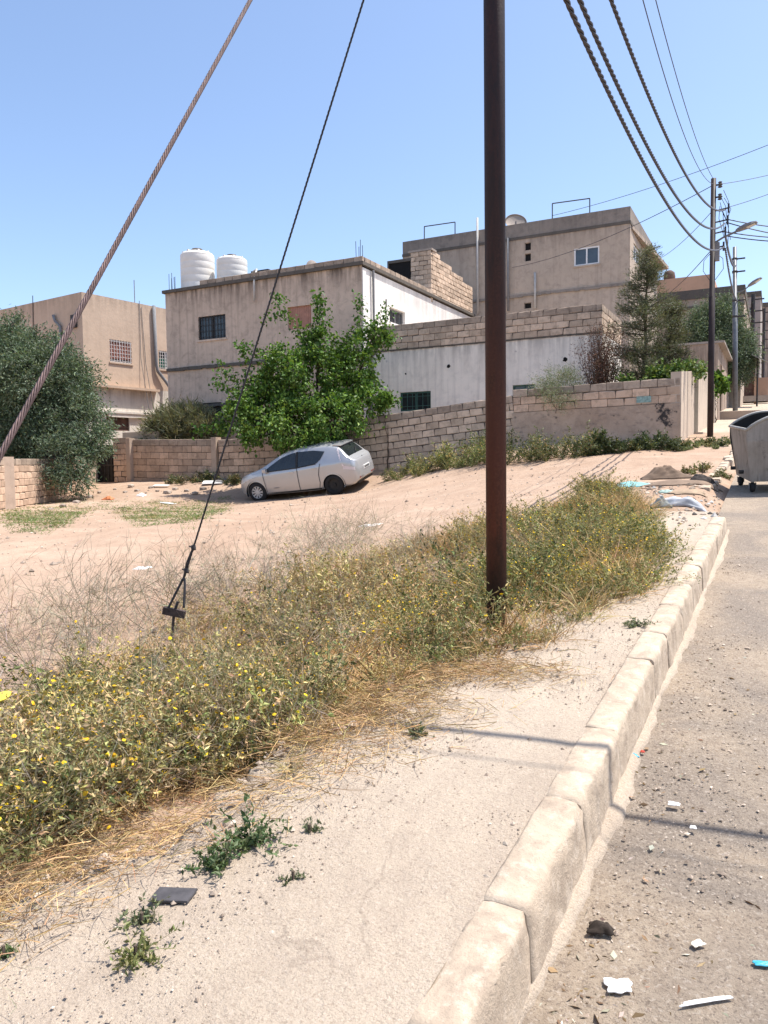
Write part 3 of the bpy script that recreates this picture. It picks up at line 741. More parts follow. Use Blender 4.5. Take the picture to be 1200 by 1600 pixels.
cm.hexa([(xs2 - .165, sh_y + .17, za), (xs2 - .02, sh_y + .17, za), (xs2 - .02, ysl - .02, za), (xs2 - .165, ysl - .02, za),
         (xs2 - .165, sh_y + .17, zS - .10), (xs2 - .02, sh_y + .17, zS - .10), (xs2 - .02, ysl - .02, zsl - .12), (xs2 - .165, ysl - .02, zsl - .12)])
cm.build('mortar_core', M['mortar'], stair)
cap = MB(); cap.box(xs1 - .1, xs2 + .04, sh_y - .06, sh_y + .5, zS + .004, zS + .09); cap.build('coping', M['conc'], stair)
# rooftop tanks
def tank(px0, px1, pyt, pyb, Yt, label):
    a = onY(px0, pyb, Yt); b = onY(px1, pyb, Yt); t_ = onY((px0 + px1) / 2, pyt, Yt)
    c = (a + b) / 2; r = (b.x - a.x) * .89 / 2; z0 = ZM + .13; h = t_.z - z0
    root = thing('water_tank', label, 'water tank', (c.x, Yt, z0), 'white plastic water tanks on the roof')
    prof = [(r * .96, 0), (r, .04)]
    nr = 5
    for k_ in range(nr):
        za_ = .08 + (h * .84 - .08) * k_ / nr; zb_ = .08 + (h * .84 - .08) * (k_ + 1) / nr
        prof += [(r, za_ + .015), (r, zb_ - .035), (r * .993, zb_ - .012), (r * .993, zb_)]
    prof += [(r, h * .85), (r * .98, h * .875), (r * .80, h * .93), (r * .36, h * .965), (r * .34, h * .97)]
    m_ = MB(); m_.lathe(prof, 36, (c.x, Yt, z0)); m_.build('tank_body', M['tank'], root, True)
    m_ = MB(); m_.lathe([(r * .36, h * .95), (r * .36, h), (r * .30, h * 1.03), (0, h * 1.035)], 24, (c.x, Yt, z0)); m_.build('lid', M['conc_dark'], root)
    m_ = MB(); 
    for k_ in range(8):
        an = k_ * math.pi / 4; m_.box(c.x + r * .8 * math.cos(an) - .04, c.x + r * .8 * math.cos(an) + .04, Yt + r * .8 * math.sin(an) - .04, Yt + r * .8 * math.sin(an) + .04, z0 + h * .86, z0 + h * .95)
    m_.build('lug', M['tank'], root)
    return root
tank(287, 333, 391, 455, 27.1, 'larger white plastic water tank at the left roof corner')
tank(342, 385, 400, 449, 27.6, 'smaller white plastic water tank, right of the larger one')
ac = thing('cooler_box', 'dark box of an air cooler on the roof beside the water tanks', 'air cooler', tuple(onY(405, 436, 27.0)))
p, q = onY(392, 424, 27.0), onY(419, 434, 27.0)
m_ = MB(); m_.box(p.x, q.x, 27.0, 27.6, ZM + .13, p.z); m_.build('casing', M['dark_steel'], ac)
m_ = MB()
for k_ in range(6): m_.box(p.x + .05, q.x - .05, 26.98, 26.999, q.z + .06 * k_ - .2, q.z + .06 * k_ - .17)
m_.build('louvre', M['grey_frame'], ac)
pp = [onY(397, 470, YM - .12), onY(397, 440, YM - .12), onY(399, 428, YM + .1), onY(401, 421, YM + .5), onY(396, 424, YM + .9), onY(392, 432, YM + 1.2)]
m_ = MB(); m_.tube(pp, .04); o = m_.build('water_hose', M['pipe_white'], smooth=True); tag(o, 'white curved water pipe hanging over the roof edge', 'pipe')
m_ = MB(); c = onY(489, 416, 27.5); m_.lathe([(0, -.04), (.18, -.02), (.30, .04), (.31, .045), (.18, 0), (0, -.02)], 20, (0, 0, 0), 'y')
dsh = thing('satellite_dish', 'small dish seen edge-on behind the middle roof parapet', 'satellite dish', (c.x, 27.5, ZM + .13))
link('reflector', m_.mesh('reflector', True), M['conc'], dsh, Matrix.Translation(c + Vector((0, 0, -.05))) @ Matrix.Rotation(1.15, 4, 'Z'))
m_ = MB(); m_.tube([(c.x, 27.5, ZM + .13), (c.x, 27.5, c.z - .05)], .025, 6); m_.build('mast', M['grey_frame'], dsh)

# ------------------------------------------------------------------ low white house with block parapet
YW = 26.35; XW0 = XM1 + .12
pR = onY(941, 474, YW); XW1 = pR.x; ZW = pR.z
zsb = onY(780, 533, YW).z                     # slab line under the parapet
lw = thing('house', 'low whitewashed house with bare block parapet behind the boundary wall', 'house', ((XW0 + XW1) / 2, YW, 2))
o1 = rectm(625, 673, 612, 642, 's', YW); o2 = rectm(801, 836, 601, 625, 's', YW)
w = MB(); facade(w, south(YW), XW0, XW1, .8, zsb, [o1, o2]); 
facade(w, east(XW1), YW, YW + 3.6, .8, zsb, [])
w.add([(XW0, YW, zsb), (XW1, YW, zsb), (XW1, YW + 3.6, zsb), (XW0, YW + 3.6, zsb)], [(0, 1, 2, 3)])
w.add([(XW0, YW + 3.6, .8), (XW0, YW + 3.6, zsb), (XW1, YW + 3.6, zsb), (XW1, YW + 3.6, .8)], [(0, 1, 2, 3)])
w.build('wall', M['plaster_low'], lw)
window(lw, south(YW), o1, frame='green_frame', pane='glass', bars=6, hb=2, barmat='green_frame', fw=.06, sill=False)
window(lw, south(YW), o2, frame='green_frame', pane='glass', fw=.05, sill=False)
wavy_ledge(south(YW), XW0, XW1, zsb + .02, .05, .03, 'conc_dark', lw, 'slab_edge', 8, 60)
rows = max(3, round((ZW - zsb) / .225)); bh_ = (ZW - zsb - .02) / rows
block_courses(lw, (XW0, YW - .01, ZW), (XW1, YW - .01, ZW), rows, .45, bh_, .2, 'block', out=(0, -1, 0), seed=31, topmat='block_grey')
block_courses(lw, (XW1, YW + .20, ZW), (XW1, YW + 3.6, ZW), rows, .45, bh_, .2, 'block', out=(1, 0, 0), seed=32, topmat='block_grey')
for px_, py_2, r_ in ((701, 572, .075), (883, 562, .085), (634, 584, .04)):
    p = onY(px_, py_2, YW); m_ = MB()
    rv = random.Random(px_); m_.add([(p.x, YW - .012, p.z)] + [(p.x + r_ * rv.uniform(.65, 1.2) * math.cos(k_ * .45), YW - .004, p.z + r_ * rv.uniform(.65, 1.2) * math.sin(k_ * .45)) for k_ in range(14)], [(0, 1 + k_, 1 + (k_ + 1) % 14) for k_ in range(14)]); m_.build('vent_hole', M['black'], lw)
dp = MB(); p = onY(581, 620, YW - .08); dp.tube([(p.x, YW - .08, 2.0), (p.x, YW - .08, zsb - .1)], .045); dp.build('drain_pipe', M['pipe_grey'], lw)

# ------------------------------------------------------------------ tall rear house
YB = 39.0; pC = onY(985, 322, YB); XB1 = pC.x; ZB = pC.z; XB0 = onY(629, 378, YB).x
zps = onY(985, 347, YB).z; zld = onY(985, 441, YB).z
bh = thing('house', 'tall grey tan house at the back with dark stained parapet', 'house', ((XB0 + XB1) / 2, YB, 3))
wins = [rectm(897, 936.5, 386, 414, 's', YB), rectm(820, 829.5, 379, 391, 's', YB), rectm(820, 829.5, 396, 408, 's', YB), rectm(819, 830, 473, 482, 's', YB)]
w = MB(); facade(w, south(YB), XB0, XB1, 2.0, zps, wins)
oe = rectm(990, 1000, 386, 412, 'e', XB1)
we = [oe]
facade(w, east(XB1), YB, YB + 9.5, 2.0, zps, we)
w.add([(XB0, YB, 2), (XB0, YB + 9.5, 2), (XB0, YB + 9.5, zps), (XB0, YB, zps)], [(0, 1, 2, 3)])
w.add([(XB0, YB + 9.5, 2), (XB1, YB + 9.5, 2), (XB1, YB + 9.5, zps), (XB0, YB + 9.5, zps)], [(0, 1, 2, 3)])
w.build('wall', M['plaster_big'], bh)
pt = MB(); pt.box(XB0, XB1, YB, YB + .2, zps + .08, ZB); pt.box(XB1 - .2, XB1, YB + .2, YB + 9.5, zps + .08, ZB); pt.box(XB0, XB0 + .2, YB + .2, YB + 9.5, zps + .08, ZB); pt.box(XB0 + .2, XB1 - .2, YB + 9.3, YB + 9.5, zps + .08, ZB)
pt.build('parapet', M['plaster_bigtop'], bh)
sb = MB(); sb.box(XB0 - .02, XB1 + .03, YB - .04, YB + 9.5, zps - .06, zps + .08); sb.build('slab_edge', M['conc_dark'], bh)
cB = atd(1036, 428, 46.5); bl_ = MB(); bl_.hexa([(XB1 + .02, YB + .3, zps - .24), (XB1 + .06, YB + .3, zps - .24), (XB1 + .62, YB + 9.6, zps - .24), (XB1 + .02, YB + 9.6, zps - .24), (XB1 + .02, YB + .3, zps - .061), (XB1 + .06, YB + .3, zps - .061), (XB1 + .62, YB + 9.6, zps - .061), (XB1 + .02, YB + 9.6, zps - .061)])
tag(bl_.build('roof_overhang', M['plaster_big'], bh), 'concrete overhang along the street side')
wavy_ledge(south(YB), XB0, XB1 + .04, zld, .13, .08, 'plaster_bigtop', bh, 'ledge', 17, 50)
lg = MB(); east(XB1).box(lg, YB, YB + 9.5, -.02, .07, zld - .13, zld); lg.build('ledge', M['plaster_bigtop'], bh)
window(bh, south(YB), wins[0], frame='white_frame', pane='glass_blue', fw=.07, sill=True, sillmat='plaster_big', rec=.08)
for q in wins[1:]: window(bh, south(YB), q, frame='conc', pane='black', fw=.02, mull=(), sill=False)
window(bh, east(XB1), oe, frame='white_frame', pane='glass_blue', fw=.08, mull=(.5,), sill=False)
for px_, pt_, pb_, r_, mt in ((746.5, 340, 490, .055, 'pipe_white'), (836, 426, 482, .055, 'pipe_white'), (794, 372, 486, .055, 'pipe_grey')):
    a, b = onY(px_, pt_, YB - .12), onY(px_, pb_, YB - .12); m_ = MB(); m_.tube([b, Vector((b.x, b.y, a.z))], r_, 10); m_.build('drain_pipe', M[mt], bh, True)
def roof_frame(pxs, label):
    pts = [onY(x_, y_, YB + .1) for x_, y_ in pxs]; m_ = MB(); rt = thing('roof_rail', label, 'metal frame', (pts[0].x, YB + .1, ZB), 'thin pipe frames on the rear roof')
    pts[0].z = ZB - .02; pts[-1].z = ZB - .02
    for i in range(len(pts) - 1):
        m_ = MB(); m_.tube([pts[i], pts[i + 1]], .028, 6); m_.build('pipe', M['dark_steel'], rt)
roof_frame([(663, 374), (663, 354), (711, 347), (711, 362)], 'thin pipe frame on the left half of the rear roof')
roof_frame([(863, 342), (863, 318), (921.5, 310), (921.5, 333)], 'thin pipe frame on the rear roof above the white window')
c = onY(806, 346, YB + .9)
ds = thing('satellite_dish', 'round satellite dish tilted behind the rear house parapet', 'satellite dish', (c.x, YB + .9, ZB - 1.0))
m_ = MB(); m_.lathe([(0, -.14), (.25, -.11), (.45, -.03), (.56, .06), (.57, .065), (.45, -.01), (.25, -.09), (0, -.12)], 28)
link('reflector', m_.mesh('reflector', True), M['conc'], ds, Matrix.Translation(c + Vector((0, 0, -.05))) @ Matrix.Rotation(.5, 4, 'Z') @ Matrix.Rotation(1.0, 4, 'X'))
m_ = MB(); m_.tube([(c.x, YB + .9, zps + .08), c], .04, 6); m_.build('mast', M['grey_frame'], ds)

# ------------------------------------------------------------------ left house (turned a little)
pL = atd(127, 456, 36.0); rotL = math.radians(-7)
lhM = Matrix.Translation((pL.x, pL.y, 0)) @ Matrix.Rotation(rotL, 4, 'Z')
lh = thing('house', 'plain tan house at the far left behind the olive tree', 'house', (pL.x, pL.y, 0.6), None, rotL)
Rz = Matrix.Rotation(rotL, 3, 'Z'); ax, nx_ = Rz @ Vector((1, 0, 0)), Rz @ Vector((0, -1, 0)); ey, ex = Rz @ Vector((0, 1, 0)), Rz @ Vector((1, 0, 0))
fS = Fr((pL.x, pL.y, 0), ax, nx_); fE = Fr((pL.x, pL.y, 0), ey, ex); ZL = pL.z
def onF(px, py, fr):
    r = ray(px, py); d = (fr.O - CAMPOS).dot(fr.n) / r.dot(fr.n); p = CAMPOS + r * d
    return (p - fr.O).dot(fr.a), p.z
def rectF(px0, px1, pt_, pb_, fr):
    pm = (px0 + px1) / 2; return (onF(px0, pt_, fr)[0], onF(px1, pt_, fr)[0], onF(pm, pb_, fr)[1], onF(pm, pt_, fr)[1])
zle = onF(133, 600, fE)[1]; zlow = onF(165, 643, fE)[1]
oA = rectF(171, 205, 532, 567, fE); oB = rectF(248, 272, 549, 578, fE); oC = rectF(166, 202, 648, 673, fE); oD = rectF(83, 96, 532, 545, fS)
w = MB(); facade(w, fE, 0, 12, zle, ZL, [oA, oB]); facade(w, fS, -14, 0, 0.2, ZL, [oD])
w.add([fS.p(-14, 0, ZL), fS.p(0, 0, ZL), fE.p(12, 0, ZL), fS.p(-14, -12, ZL)], [(0, 1, 2, 3)])
w.add([fS.p(-14, -12, .2), fS.p(-14, 0, .2), fS.p(-14, 0, ZL), fS.p(-14, -12, ZL)], [(0, 1, 2, 3)])
w.add([fE.p(12, 0, .2), fS.p(-14, -12, .2), fS.p(-14, -12, ZL), fE.p(12, 0, ZL)], [(0, 1, 2, 3)])
w.build('wall', M['plaster_left'], lh)
w = MB(); facade(w, fE, 0.0, 12, .2, zle, [oC]); tag(w.build('lower_wall', M['plaster_leftlow'], lh), 'faded white lower storey')
window(lh, fE, oA, frame='white_frame', pane='glass', bars=8, hb=6, barmat='pale_bar', curtain=('curtain_red', .12, .95), fw=.05, sillmat='plaster_left', bw=.010)
window(lh, fE, oB, frame='white_frame', pane='glass', bars=7, hb=6, barmat='pale_bar', curtain=('curtain_green', .05, .6), fw=.05, sillmat='plaster_left', bw=.010)
window(lh, fE, oC, frame='wood', pane='wood', mull=(.5,), sill=False, fw=.06)
window(lh, fS, oD, frame='green_frame', pane='glass', bars=3, hb=3, barmat='pale_bar', sill=False)
m_ = MB(); fE.box(m_, .3, 4.2, -.02, .30, zle - .10, zle + .02); fE.box(m_, 5.5, 12, -.02, .30, zle - .12, zle - .02); m_.build('ledge', M['plaster_left'], lh)
m_ = MB(); fE.box(m_, 0, 12, -.02, .16, zlow - .06, zlow + .03); fE.box(m_, 1.2, 3.6, -.02, .12, zlow - .25, zlow - .061); m_.build('ledge', M['plaster_leftlow'], lh)
m_ = MB(); m_.box(0, 0, 0, 0, 0, 0)
def pF(px, py, fr, off): a, z = onF(px, py, fr); return fr.p(a, off, z)
m_ = MB(); m_.tube([pF(238, 478, fE, .12), pF(242, 570, fE, .12), pF(244, 580, fE, .12), pF(256, 597, fE, .18), pF(258, 606, fE, .36), pF(260, 650, fE, .36)], .085, 10); m_.build('drain_pipe', M['pipe_grey'], lh, True)
m_ = MB(); m_.tube([pF(86, 493, fS, .1), pF(89, 502, fS, .1), pF(97, 511, fS, .1), pF(98, 540, fS, .1)], .07, 10); m_.build('drain_pipe', M['pipe_grey'], lh, True)
m_ = MB(); m_.tube([pF(52, 462, fS, .03), pF(53, 540, fS, .03)], .02, 6); m_.build('wall_cable', M['dark_bar'], lh)
for a_, b_, c_ in (((217, 470), (219, 560), (226, 640)), ((220, 480), (227, 570), (233, 640))):
    m_ = MB(); m_.tube([pF(*a_, fE, .03), pF(*b_, fE, .05), pF(*c_, fE, .34)], .016, 5); m_.build('wall_cable', M['grey_frame'], lh)
m_ = MB(); p = pF(216.5, 468, fE, -.3); m_.tube([(p.x, p.y, ZL - .05), (p.x, p.y, ZL + 1.2)], .02, 6); o = m_.build('aerial_mast', M['grey_frame']); tag(o, 'thin aerial mast on the left house roof edge', 'mast')
m_ = MB(); a_, z_ = onF(118, 492, fS); fS.box(m_, a_ - .25, a_ + .12, -.02, .12, z_ - .6, z_ + .0); m_.build('meter_box', M['dark_bar'], lh)
# ------------------------------------------------------------------ boundary walls of the lot
YBW = 23.0
def gapless_depth(P0, P1):     # how far a wall must go down to meet the ground
    return max(P0.z - Hs(P0.x, P0.y + .1), P1.z - Hs(P1.x, P1.y + .1)) + .25
# left stretch with pilaster
a = onY(207, 686.5, YBW); b = onY(333, 686, YBW)
wl1 = thing('boundary_wall', 'pinkish block boundary wall between the dark gate and the mulberry tree', 'wall', ((a.x + b.x) / 2, YBW, .9), 'block boundary walls of the lot')
rows_ = int(math.ceil(gapless_depth(a, b) / .255)) 
block_courses(wl1, a, b, rows_, .47, .255, .2, 'block_pink', out=(0, -1, 0), seed=41, topmat='block_grey')
c0 = onY(337, 684, YBW)
b2 = onY(556, 655, YBW); a2 = onY(337, 687, YBW)
m_ = MB(); m_.box(b.x - .03, a2.x + .08, YBW - .10, YBW + .22, Hs(b.x, YBW) - .3, c0.z + .02); m_.build('pilaster', M['plaster_bound'], wl1)
wl2 = thing('boundary_wall', 'block boundary wall behind the silver car, shaded by the mulberry tree', 'wall', ((a2.x + b2.x) / 2, YBW, 1.1), 'block boundary walls of the lot')
a2 = Vector((a2.x + .09, YBW, a2.z)); bm_ = onY(470, 680, YBW)
rows_ = int(math.ceil(gapless_depth(a2, bm_) / .25))
block_courses(wl2, a2, bm_, rows_, .47, .25, .2, 'block_pink', out=(0, -1, 0), seed=42, topmat='block_grey')
bm2 = Vector((bm_.x + .01, YBW, onY(470, 668, YBW).z))
rows_ = int(math.ceil(gapless_depth(bm2, b2) / .24))
block_courses(wl2, bm2, b2, rows_, .45, .24, .2, 'block_grey', out=(0, -1, 0), seed=43)
# middle stretch, courses climbing to the right
a3 = Vector((b2.x + .01, YBW, b2.z)); b3 = onY(800, 617.5, YBW)
wl3 = thing('boundary_wall', 'long grey block boundary wall with courses climbing right of the car', 'wall', ((a3.x + b3.x) / 2, YBW, 1.7), 'block boundary walls of the lot')
rows_ = int(math.ceil(gapless_depth(a3, b3) / .232))
block_courses(wl3, a3, b3, rows_, .43, .232, .2, 'block', out=(0, -1, 0), seed=44, topmat='block_grey')
# right stretch: upper courses bare, lower part rendered
a4 = onY(801, 609, YBW); b4 = onY(1063, 589, YBW)
wl4 = thing('boundary_wall', 'rendered boundary wall with black paint daub and bare upper courses', 'wall', ((a4.x + b4.x) / 2, YBW, 2.1), 'block boundary walls of the lot')
block_courses(wl4, a4, b4, 3, .47, .235, .2, 'block_pink', out=(0, -1, 0), seed=45, topmat='block_grey', core_z=2.2)
def daubmat():
    t = NT('rendered_wall_with_black_daub'); base = M['plaster_bound']
    big = t.ramp(t.noise(0.9, 6, 0.62), [(0.3, 0.0), (0.72, 1.0)])
    col = t.mix(big, (0.40, 0.295, 0.22), (0.55, 0.425, 0.33))
    col = t.mix(t.math('MULTIPLY', t.ramp(t.noise(4, 8, 0.7, dist=.5), [(0.46, 0.0), (0.72, 1.0)]), .5), col, (0.20, 0.15, 0.12))
    c = onY(1040, 648, YBW); s_ = t.sep()
    nx2 = t.math('ADD', t.math('SUBTRACT', s_[0], c.x - .05), t.math('MULTIPLY', t.math('SUBTRACT', t.noise(2.6, 5, .7), .5), 1.3))
    nz2 = t.math('ADD', t.math('SUBTRACT', s_[2], c.z - .05), t.math('MULTIPLY', t.math('SUBTRACT', t.noise(3.6, 5, .7, co=t.co(loc=(3, 3, 3))), .5), 1.2))
    rr = t.math('ADD', t.math('POWER', t.math('DIVIDE', nx2, .26), 2.0), t.math('POWER', t.math('DIVIDE', nz2, .34), 2.0))
    daub = t.math('MULTIPLY', t.ramp(rr, [(0.45, 1.0), (1.15, 0.0)]), t.ramp(t.noise(9, 6, .7), [(.34, 0.0), (.5, 1.0)]))
    sm = t.math('MULTIPLY', t.ramp(t.noise(1.5, 6, .7, co=t.co((2, 2, 5), loc=(9, 2, 1))), [(.56, 0.0), (.66, 1.0)]), .5)
    col = t.mix(sm, col, (0.11, 0.10, 0.095))
    col = t.mix(t.math('MULTIPLY', daub, .95), col, (0.035, 0.034, 0.036))
    # row of small spalled holes and old grey daubs
    sp = t.ramp(t.voro(3.2), [(0.10, 1.0), (0.16, 0.0)])
    band = t.math('SUBTRACT', 1.0, t.math('DIVIDE', t.math('ABSOLUTE', t.math('SUBTRACT', s_[2], onY(940, 652, YBW).z)), .22), True)
    col = t.mix(t.math('MULTIPLY', t.math('MULTIPLY', sp, band), .9), col, (0.07, 0.06, 0.055))
    return t.done(col, .94, t.bump(t.noise(7, 7, .65), .6, .04), spec=.12)
M['daub'] = daubmat()
e4 = (b4 - a4).normalized(); zdrop = 3 * .235 + .004
lo = MB(); q = lambda p_, n_, z_: (p_.x, p_.y + n_, z_)
za0, zb0 = a4.z - zdrop, b4.z - zdrop
lo.hexa([q(a4, -.022, Hs(a4.x, YBW) - .4), q(b4, -.022, Hs(b4.x, YBW) - .4), q(b4, .21, Hs(b4.x, YBW) - .4), q(a4, .21, Hs(a4.x, YBW) - .4),
         q(a4, -.022, za0), q(b4, -.022, zb0), q(b4, .21, zb0), q(a4, .21, za0)])
tag(lo.build('render_face', M['daub'], wl4), 'rendered lower face with a black paint daub')
pt_ = onY(1006, 624, YBW); m_ = MB(); m_.box(pt_.x - .2, pt_.x + .2, YBW - .012, YBW - .007, pt_.z - .09, pt_.z + .09)
tag(m_.build('turquoise_paint_patch', plain('faded_turquoise_paint', (0.25, 0.36, 0.33), .8, var=.35, scale=14), wl4), 'faded turquoise paint on one block')
XC = b4.x
# wall return and gate up the street side
gw = thing('gate_wall', 'pale rendered gate posts at the wall corner beside the dark pole', 'wall', (XC, 24.5, 2.1))
def swall(root, name, X0, X1, y0, y1, zt0, zt1, mat, lo_=None):
    m_ = MB(); z0 = (lo_ if lo_ is not None else float(g(y0)) - .4)
    m_.hexa([(X0, y0, z0), (X1, y0, z0), (X1, y1, z0), (X0, y1, z0), (X0, y0, zt0), (X1, y0, zt0), (X1, y1, zt1), (X0, y1, zt1)])
    return m_.build(name, M[mat], root)
yg0 = onX(1083, 640, XC).y; yg1 = onX(1088.5, 640, XC).y
yF2 = onX(1106, 640, XC).y
swall(gw, 'gate_post', XC - .25, XC + .03, YBW + .004, yg0, onX(1066, 583, XC).z, onX(1083, 579, XC).z, 'plaster_pale')
swall(gw, 'gate_post', XC - .25, XC + .05, yg1, yF2, onX(1089, 574, XC).z, onX(1106, 574, XC).z - .1, 'plaster_pale')
m_ = MB(); m_.box(XC - .16, XC - .10, yg0, yg1, float(g(yg0)) + .05, onX(1084, 584, XC).z - .1)
for k_ in range(4): m_.box(XC - .10, XC - .085, yg0 + .1, yg1 - .1, float(g(yg0)) + .2 + .5 * k_, float(g(yg0)) + .26 + .5 * k_)
m_.build('metal_gate', plain('grey_green_gate_paint', (0.16, 0.21, 0.19), .6, var=.3), gw)
m_ = MB(); m_.box(XC - .3, XC + .3, yg0 - .05, yg1 + .1, float(g(yg0)) - .1, float(g(yg0)) + .12); m_.build('threshold', M['conc'], gw)
lwv = thing('garden_wall', 'low rendered street wall under the hanging vine past the gate', 'wall', (XC, yF2 + 2, 2.6))
YN = 38.0
swall(lwv, 'wall', XC - .25, XC + .01, yF2 + .01, YN - .02, onX(1108, 622, XC).z, onX(1118, 618, XC).z, 'plaster_pale')
swall(lwv, 'pilaster', XC - .28, XC + .09, onX(1113, 600, XC).y, onX(1115, 600, XC).y, onX(1113, 600, XC).z, onX(1113, 600, XC).z, 'plaster_pale')
# low flat-topped building behind
bn = thing('outbuilding', 'low flat topped rendered building in front of the right olive tree', 'outbuilding', (XC - 4, YN, 3.2))
zN = onY(1120, 536, YN).z; xN0 = onY(1030, 545, YN).x; xN1 = XC + .03
w = MB(); facade(w, south(YN), xN0, xN1, 2.6, zN, []); od = (YN + 1.6, YN + 2.7, 3.4, zN - .75); facade(w, east(xN1), YN, YN + 9, 2.6, zN, [od])
w.add([(xN0, YN, zN), (xN1, YN, zN), (xN1, YN + 9, zN), (xN0, YN + 9, zN)], [(0, 1, 2, 3)])
w.add([(xN0, YN, 2.6), (xN0, YN, zN), (xN0, YN + 9, zN), (xN0, YN + 9, 2.6)], [(0, 1, 2, 3)])
w.build('wall', M['plaster_bound'], bn)
m_ = MB(); m_.box(xN0 - .05, xN1 + .25, YN - .05, YN + 9, zN + .003, zN + .10); m_.build('roof_edge', M['conc'], bn)
m_ = MB(); east(xN1).box(m_, od[0], od[1], -.14, -.1, od[2], od[3]); m_.build('door', M['wood'], bn)
# far houses up the street
def far_house(label, Yf, px0, px1, py1, depth, mat, wins=(), top=None, zlo=3.0, X0=None):
    c = onY(px1, py1, Yf); x0 = X0 if X0 is not None else onY(px0, py1, Yf).x
    r_ = thing('far_house', label, 'house', ((x0 + c.x) / 2, Yf, zlo + 1))
    m_ = MB(); fs_, fe_ = south(Yf), east(c.x)
    ops = [rectm(*w_, 's', Yf) for w_ in wins]
    facade(m_, fs_, x0, c.x, zlo, c.z, ops); facade(m_, fe_, Yf, Yf + depth, zlo, c.z, [])
    m_.add([(x0, Yf, c.z), (c.x, Yf, c.z), (c.x, Yf + depth, c.z), (x0, Yf + depth, c.z)], [(0, 1, 2, 3)])
    m_.add([(x0, Yf, zlo), (x0, Yf, c.z), (x0, Yf + depth, c.z), (x0, Yf + depth, zlo)], [(0, 1, 2, 3)])
    m_.add([(x0, Yf + depth, zlo), (x0, Yf + depth, c.z), (c.x, Yf + depth, c.z), (c.x, Yf + depth, zlo)], [(0, 1, 2, 3)])
    m_.build('wall', M[mat], r_)
    for o_ in ops: window(r_, fs_, o_, frame='grey_frame', pane='glass', sill=False)
    if top:
        m_ = MB(); m_.box(x0 - .05, c.x + .06, Yf - .06, Yf + depth, c.z - top, c.z + .05); m_.build('parapet', M['conc_dark'], r_)
    return r_, c
r2, c2 = far_house('brown house with blackened flat parapet behind the right olive tree', 55.0, 1025, 1163, 446, 14, 'plaster_far', [(1122, 1131, 478, 492)], .55)
lgz = onY(1100, 475, 55.0).z; m_ = MB(); south(55.0).box(m_, c2.x - 9, c2.x + .05, -.02, .12, lgz - .3, lgz - .1); m_.build('ledge', M['conc_dark'], r2)
far_house('plain orange rendered house top rising behind the brown house', 74.0, 1000, 1114, 428, 10, 'plaster_orange', [], None, 4.0)
far_house('tall grey house in the distance right of the grey pole', 90.0, 1164, 1189, 455, 14, 'plaster_grey', [(1168, 1174, 480, 496)], .5, 6)
far_house('hazy far house at the right edge behind the street', 125.0, 1186, 1230, 470, 14, 'plaster_far', [], .6, 7)
c = onY(1046, 428, 76); m_ = MB(); m_.lathe([(.5, 0), (.52, .6), (.45, 1.0), (.2, 1.2), (0, 1.22)], 20, (c.x, 76, onY(1046, 436, 74).z)); o = m_.build('roof_barrel', M['wood'], smooth=True); tag(o, 'small dark barrel on top of the orange house', 'barrel')
# dark shop front and street wall further up on the left side of the street
sf = thing('shop_front', 'shaded shop opening with ochre post far up the street', 'shop', (-2.6, 50, 5))
for (pa, pb, t_, b_, Yq, mt, nm) in ((1163, 1180, 575, 620, 52.0, 'wood', 'dark_opening'), (1180, 1200, 590, 618, 53.0, 'plaster_orange', 'lit_wall'), (1178.5, 1182, 588, 628, 51.8, 'plaster_orange', 'post')):
    r_ = rectm(pa, pb, t_, b_, 's', Yq); m_ = MB(); south(Yq).box(m_, r_[0], r_[1], -.3, 0, r_[2] - .3, r_[3]); m_.build(nm, M[mt], sf)
r_ = rectm(1160, 1202, 618, 627, 's', 51.5); m_ = MB(); south(51.5).box(m_, r_[0], r_[1], -1.5, 0, r_[2], r_[3]); m_.build('step', M['conc'], sf)
sw = thing('street_wall', 'pale street wall beneath the right olive tree behind the grey pole', 'wall', (-2.0, 49, 4.2))
swall(sw, 'wall', -3.0, onY(1158, 600, 48).x, 47.2, 51.0, onY(1150, 570, 48).z, onY(1150, 570, 48).z + .1, 'plaster_pale')
aw = thing('awning', 'striped metal awning jutting over the street at the right edge', 'awning', (-0.5, 56, 5))
p0, p1 = onY(1174, 553, 46), onY(1203, 566, 44.5)
for k_ in range(5):
    m_ = MB(); o_ = Vector((0, .5 * k_, .05 * k_)); m_.hexa([p0 + o_ - Vector((0, 0, .05)), p1 + o_ - Vector((0, 0, .05)), p1 + o_ + Vector((0, .42, -.01)), p0 + o_ + Vector((0, .42, -.01)), p0 + o_, p1 + o_, p1 + o_ + Vector((0, .42, .04)), p0 + o_ + Vector((0, .42, .04))])
    m_.build('sheet', M['pipe_white' if k_ % 2 == 0 else 'pipe_grey'], aw)
m_ = MB(); m_.tube([Vector((p0.x + .3, 46.4, p0.z - .05)), Vector((p0.x + .3, 46.4, float(g(46)) + .3))], .05, 6); m_.build('post', M['dark_steel'], aw)
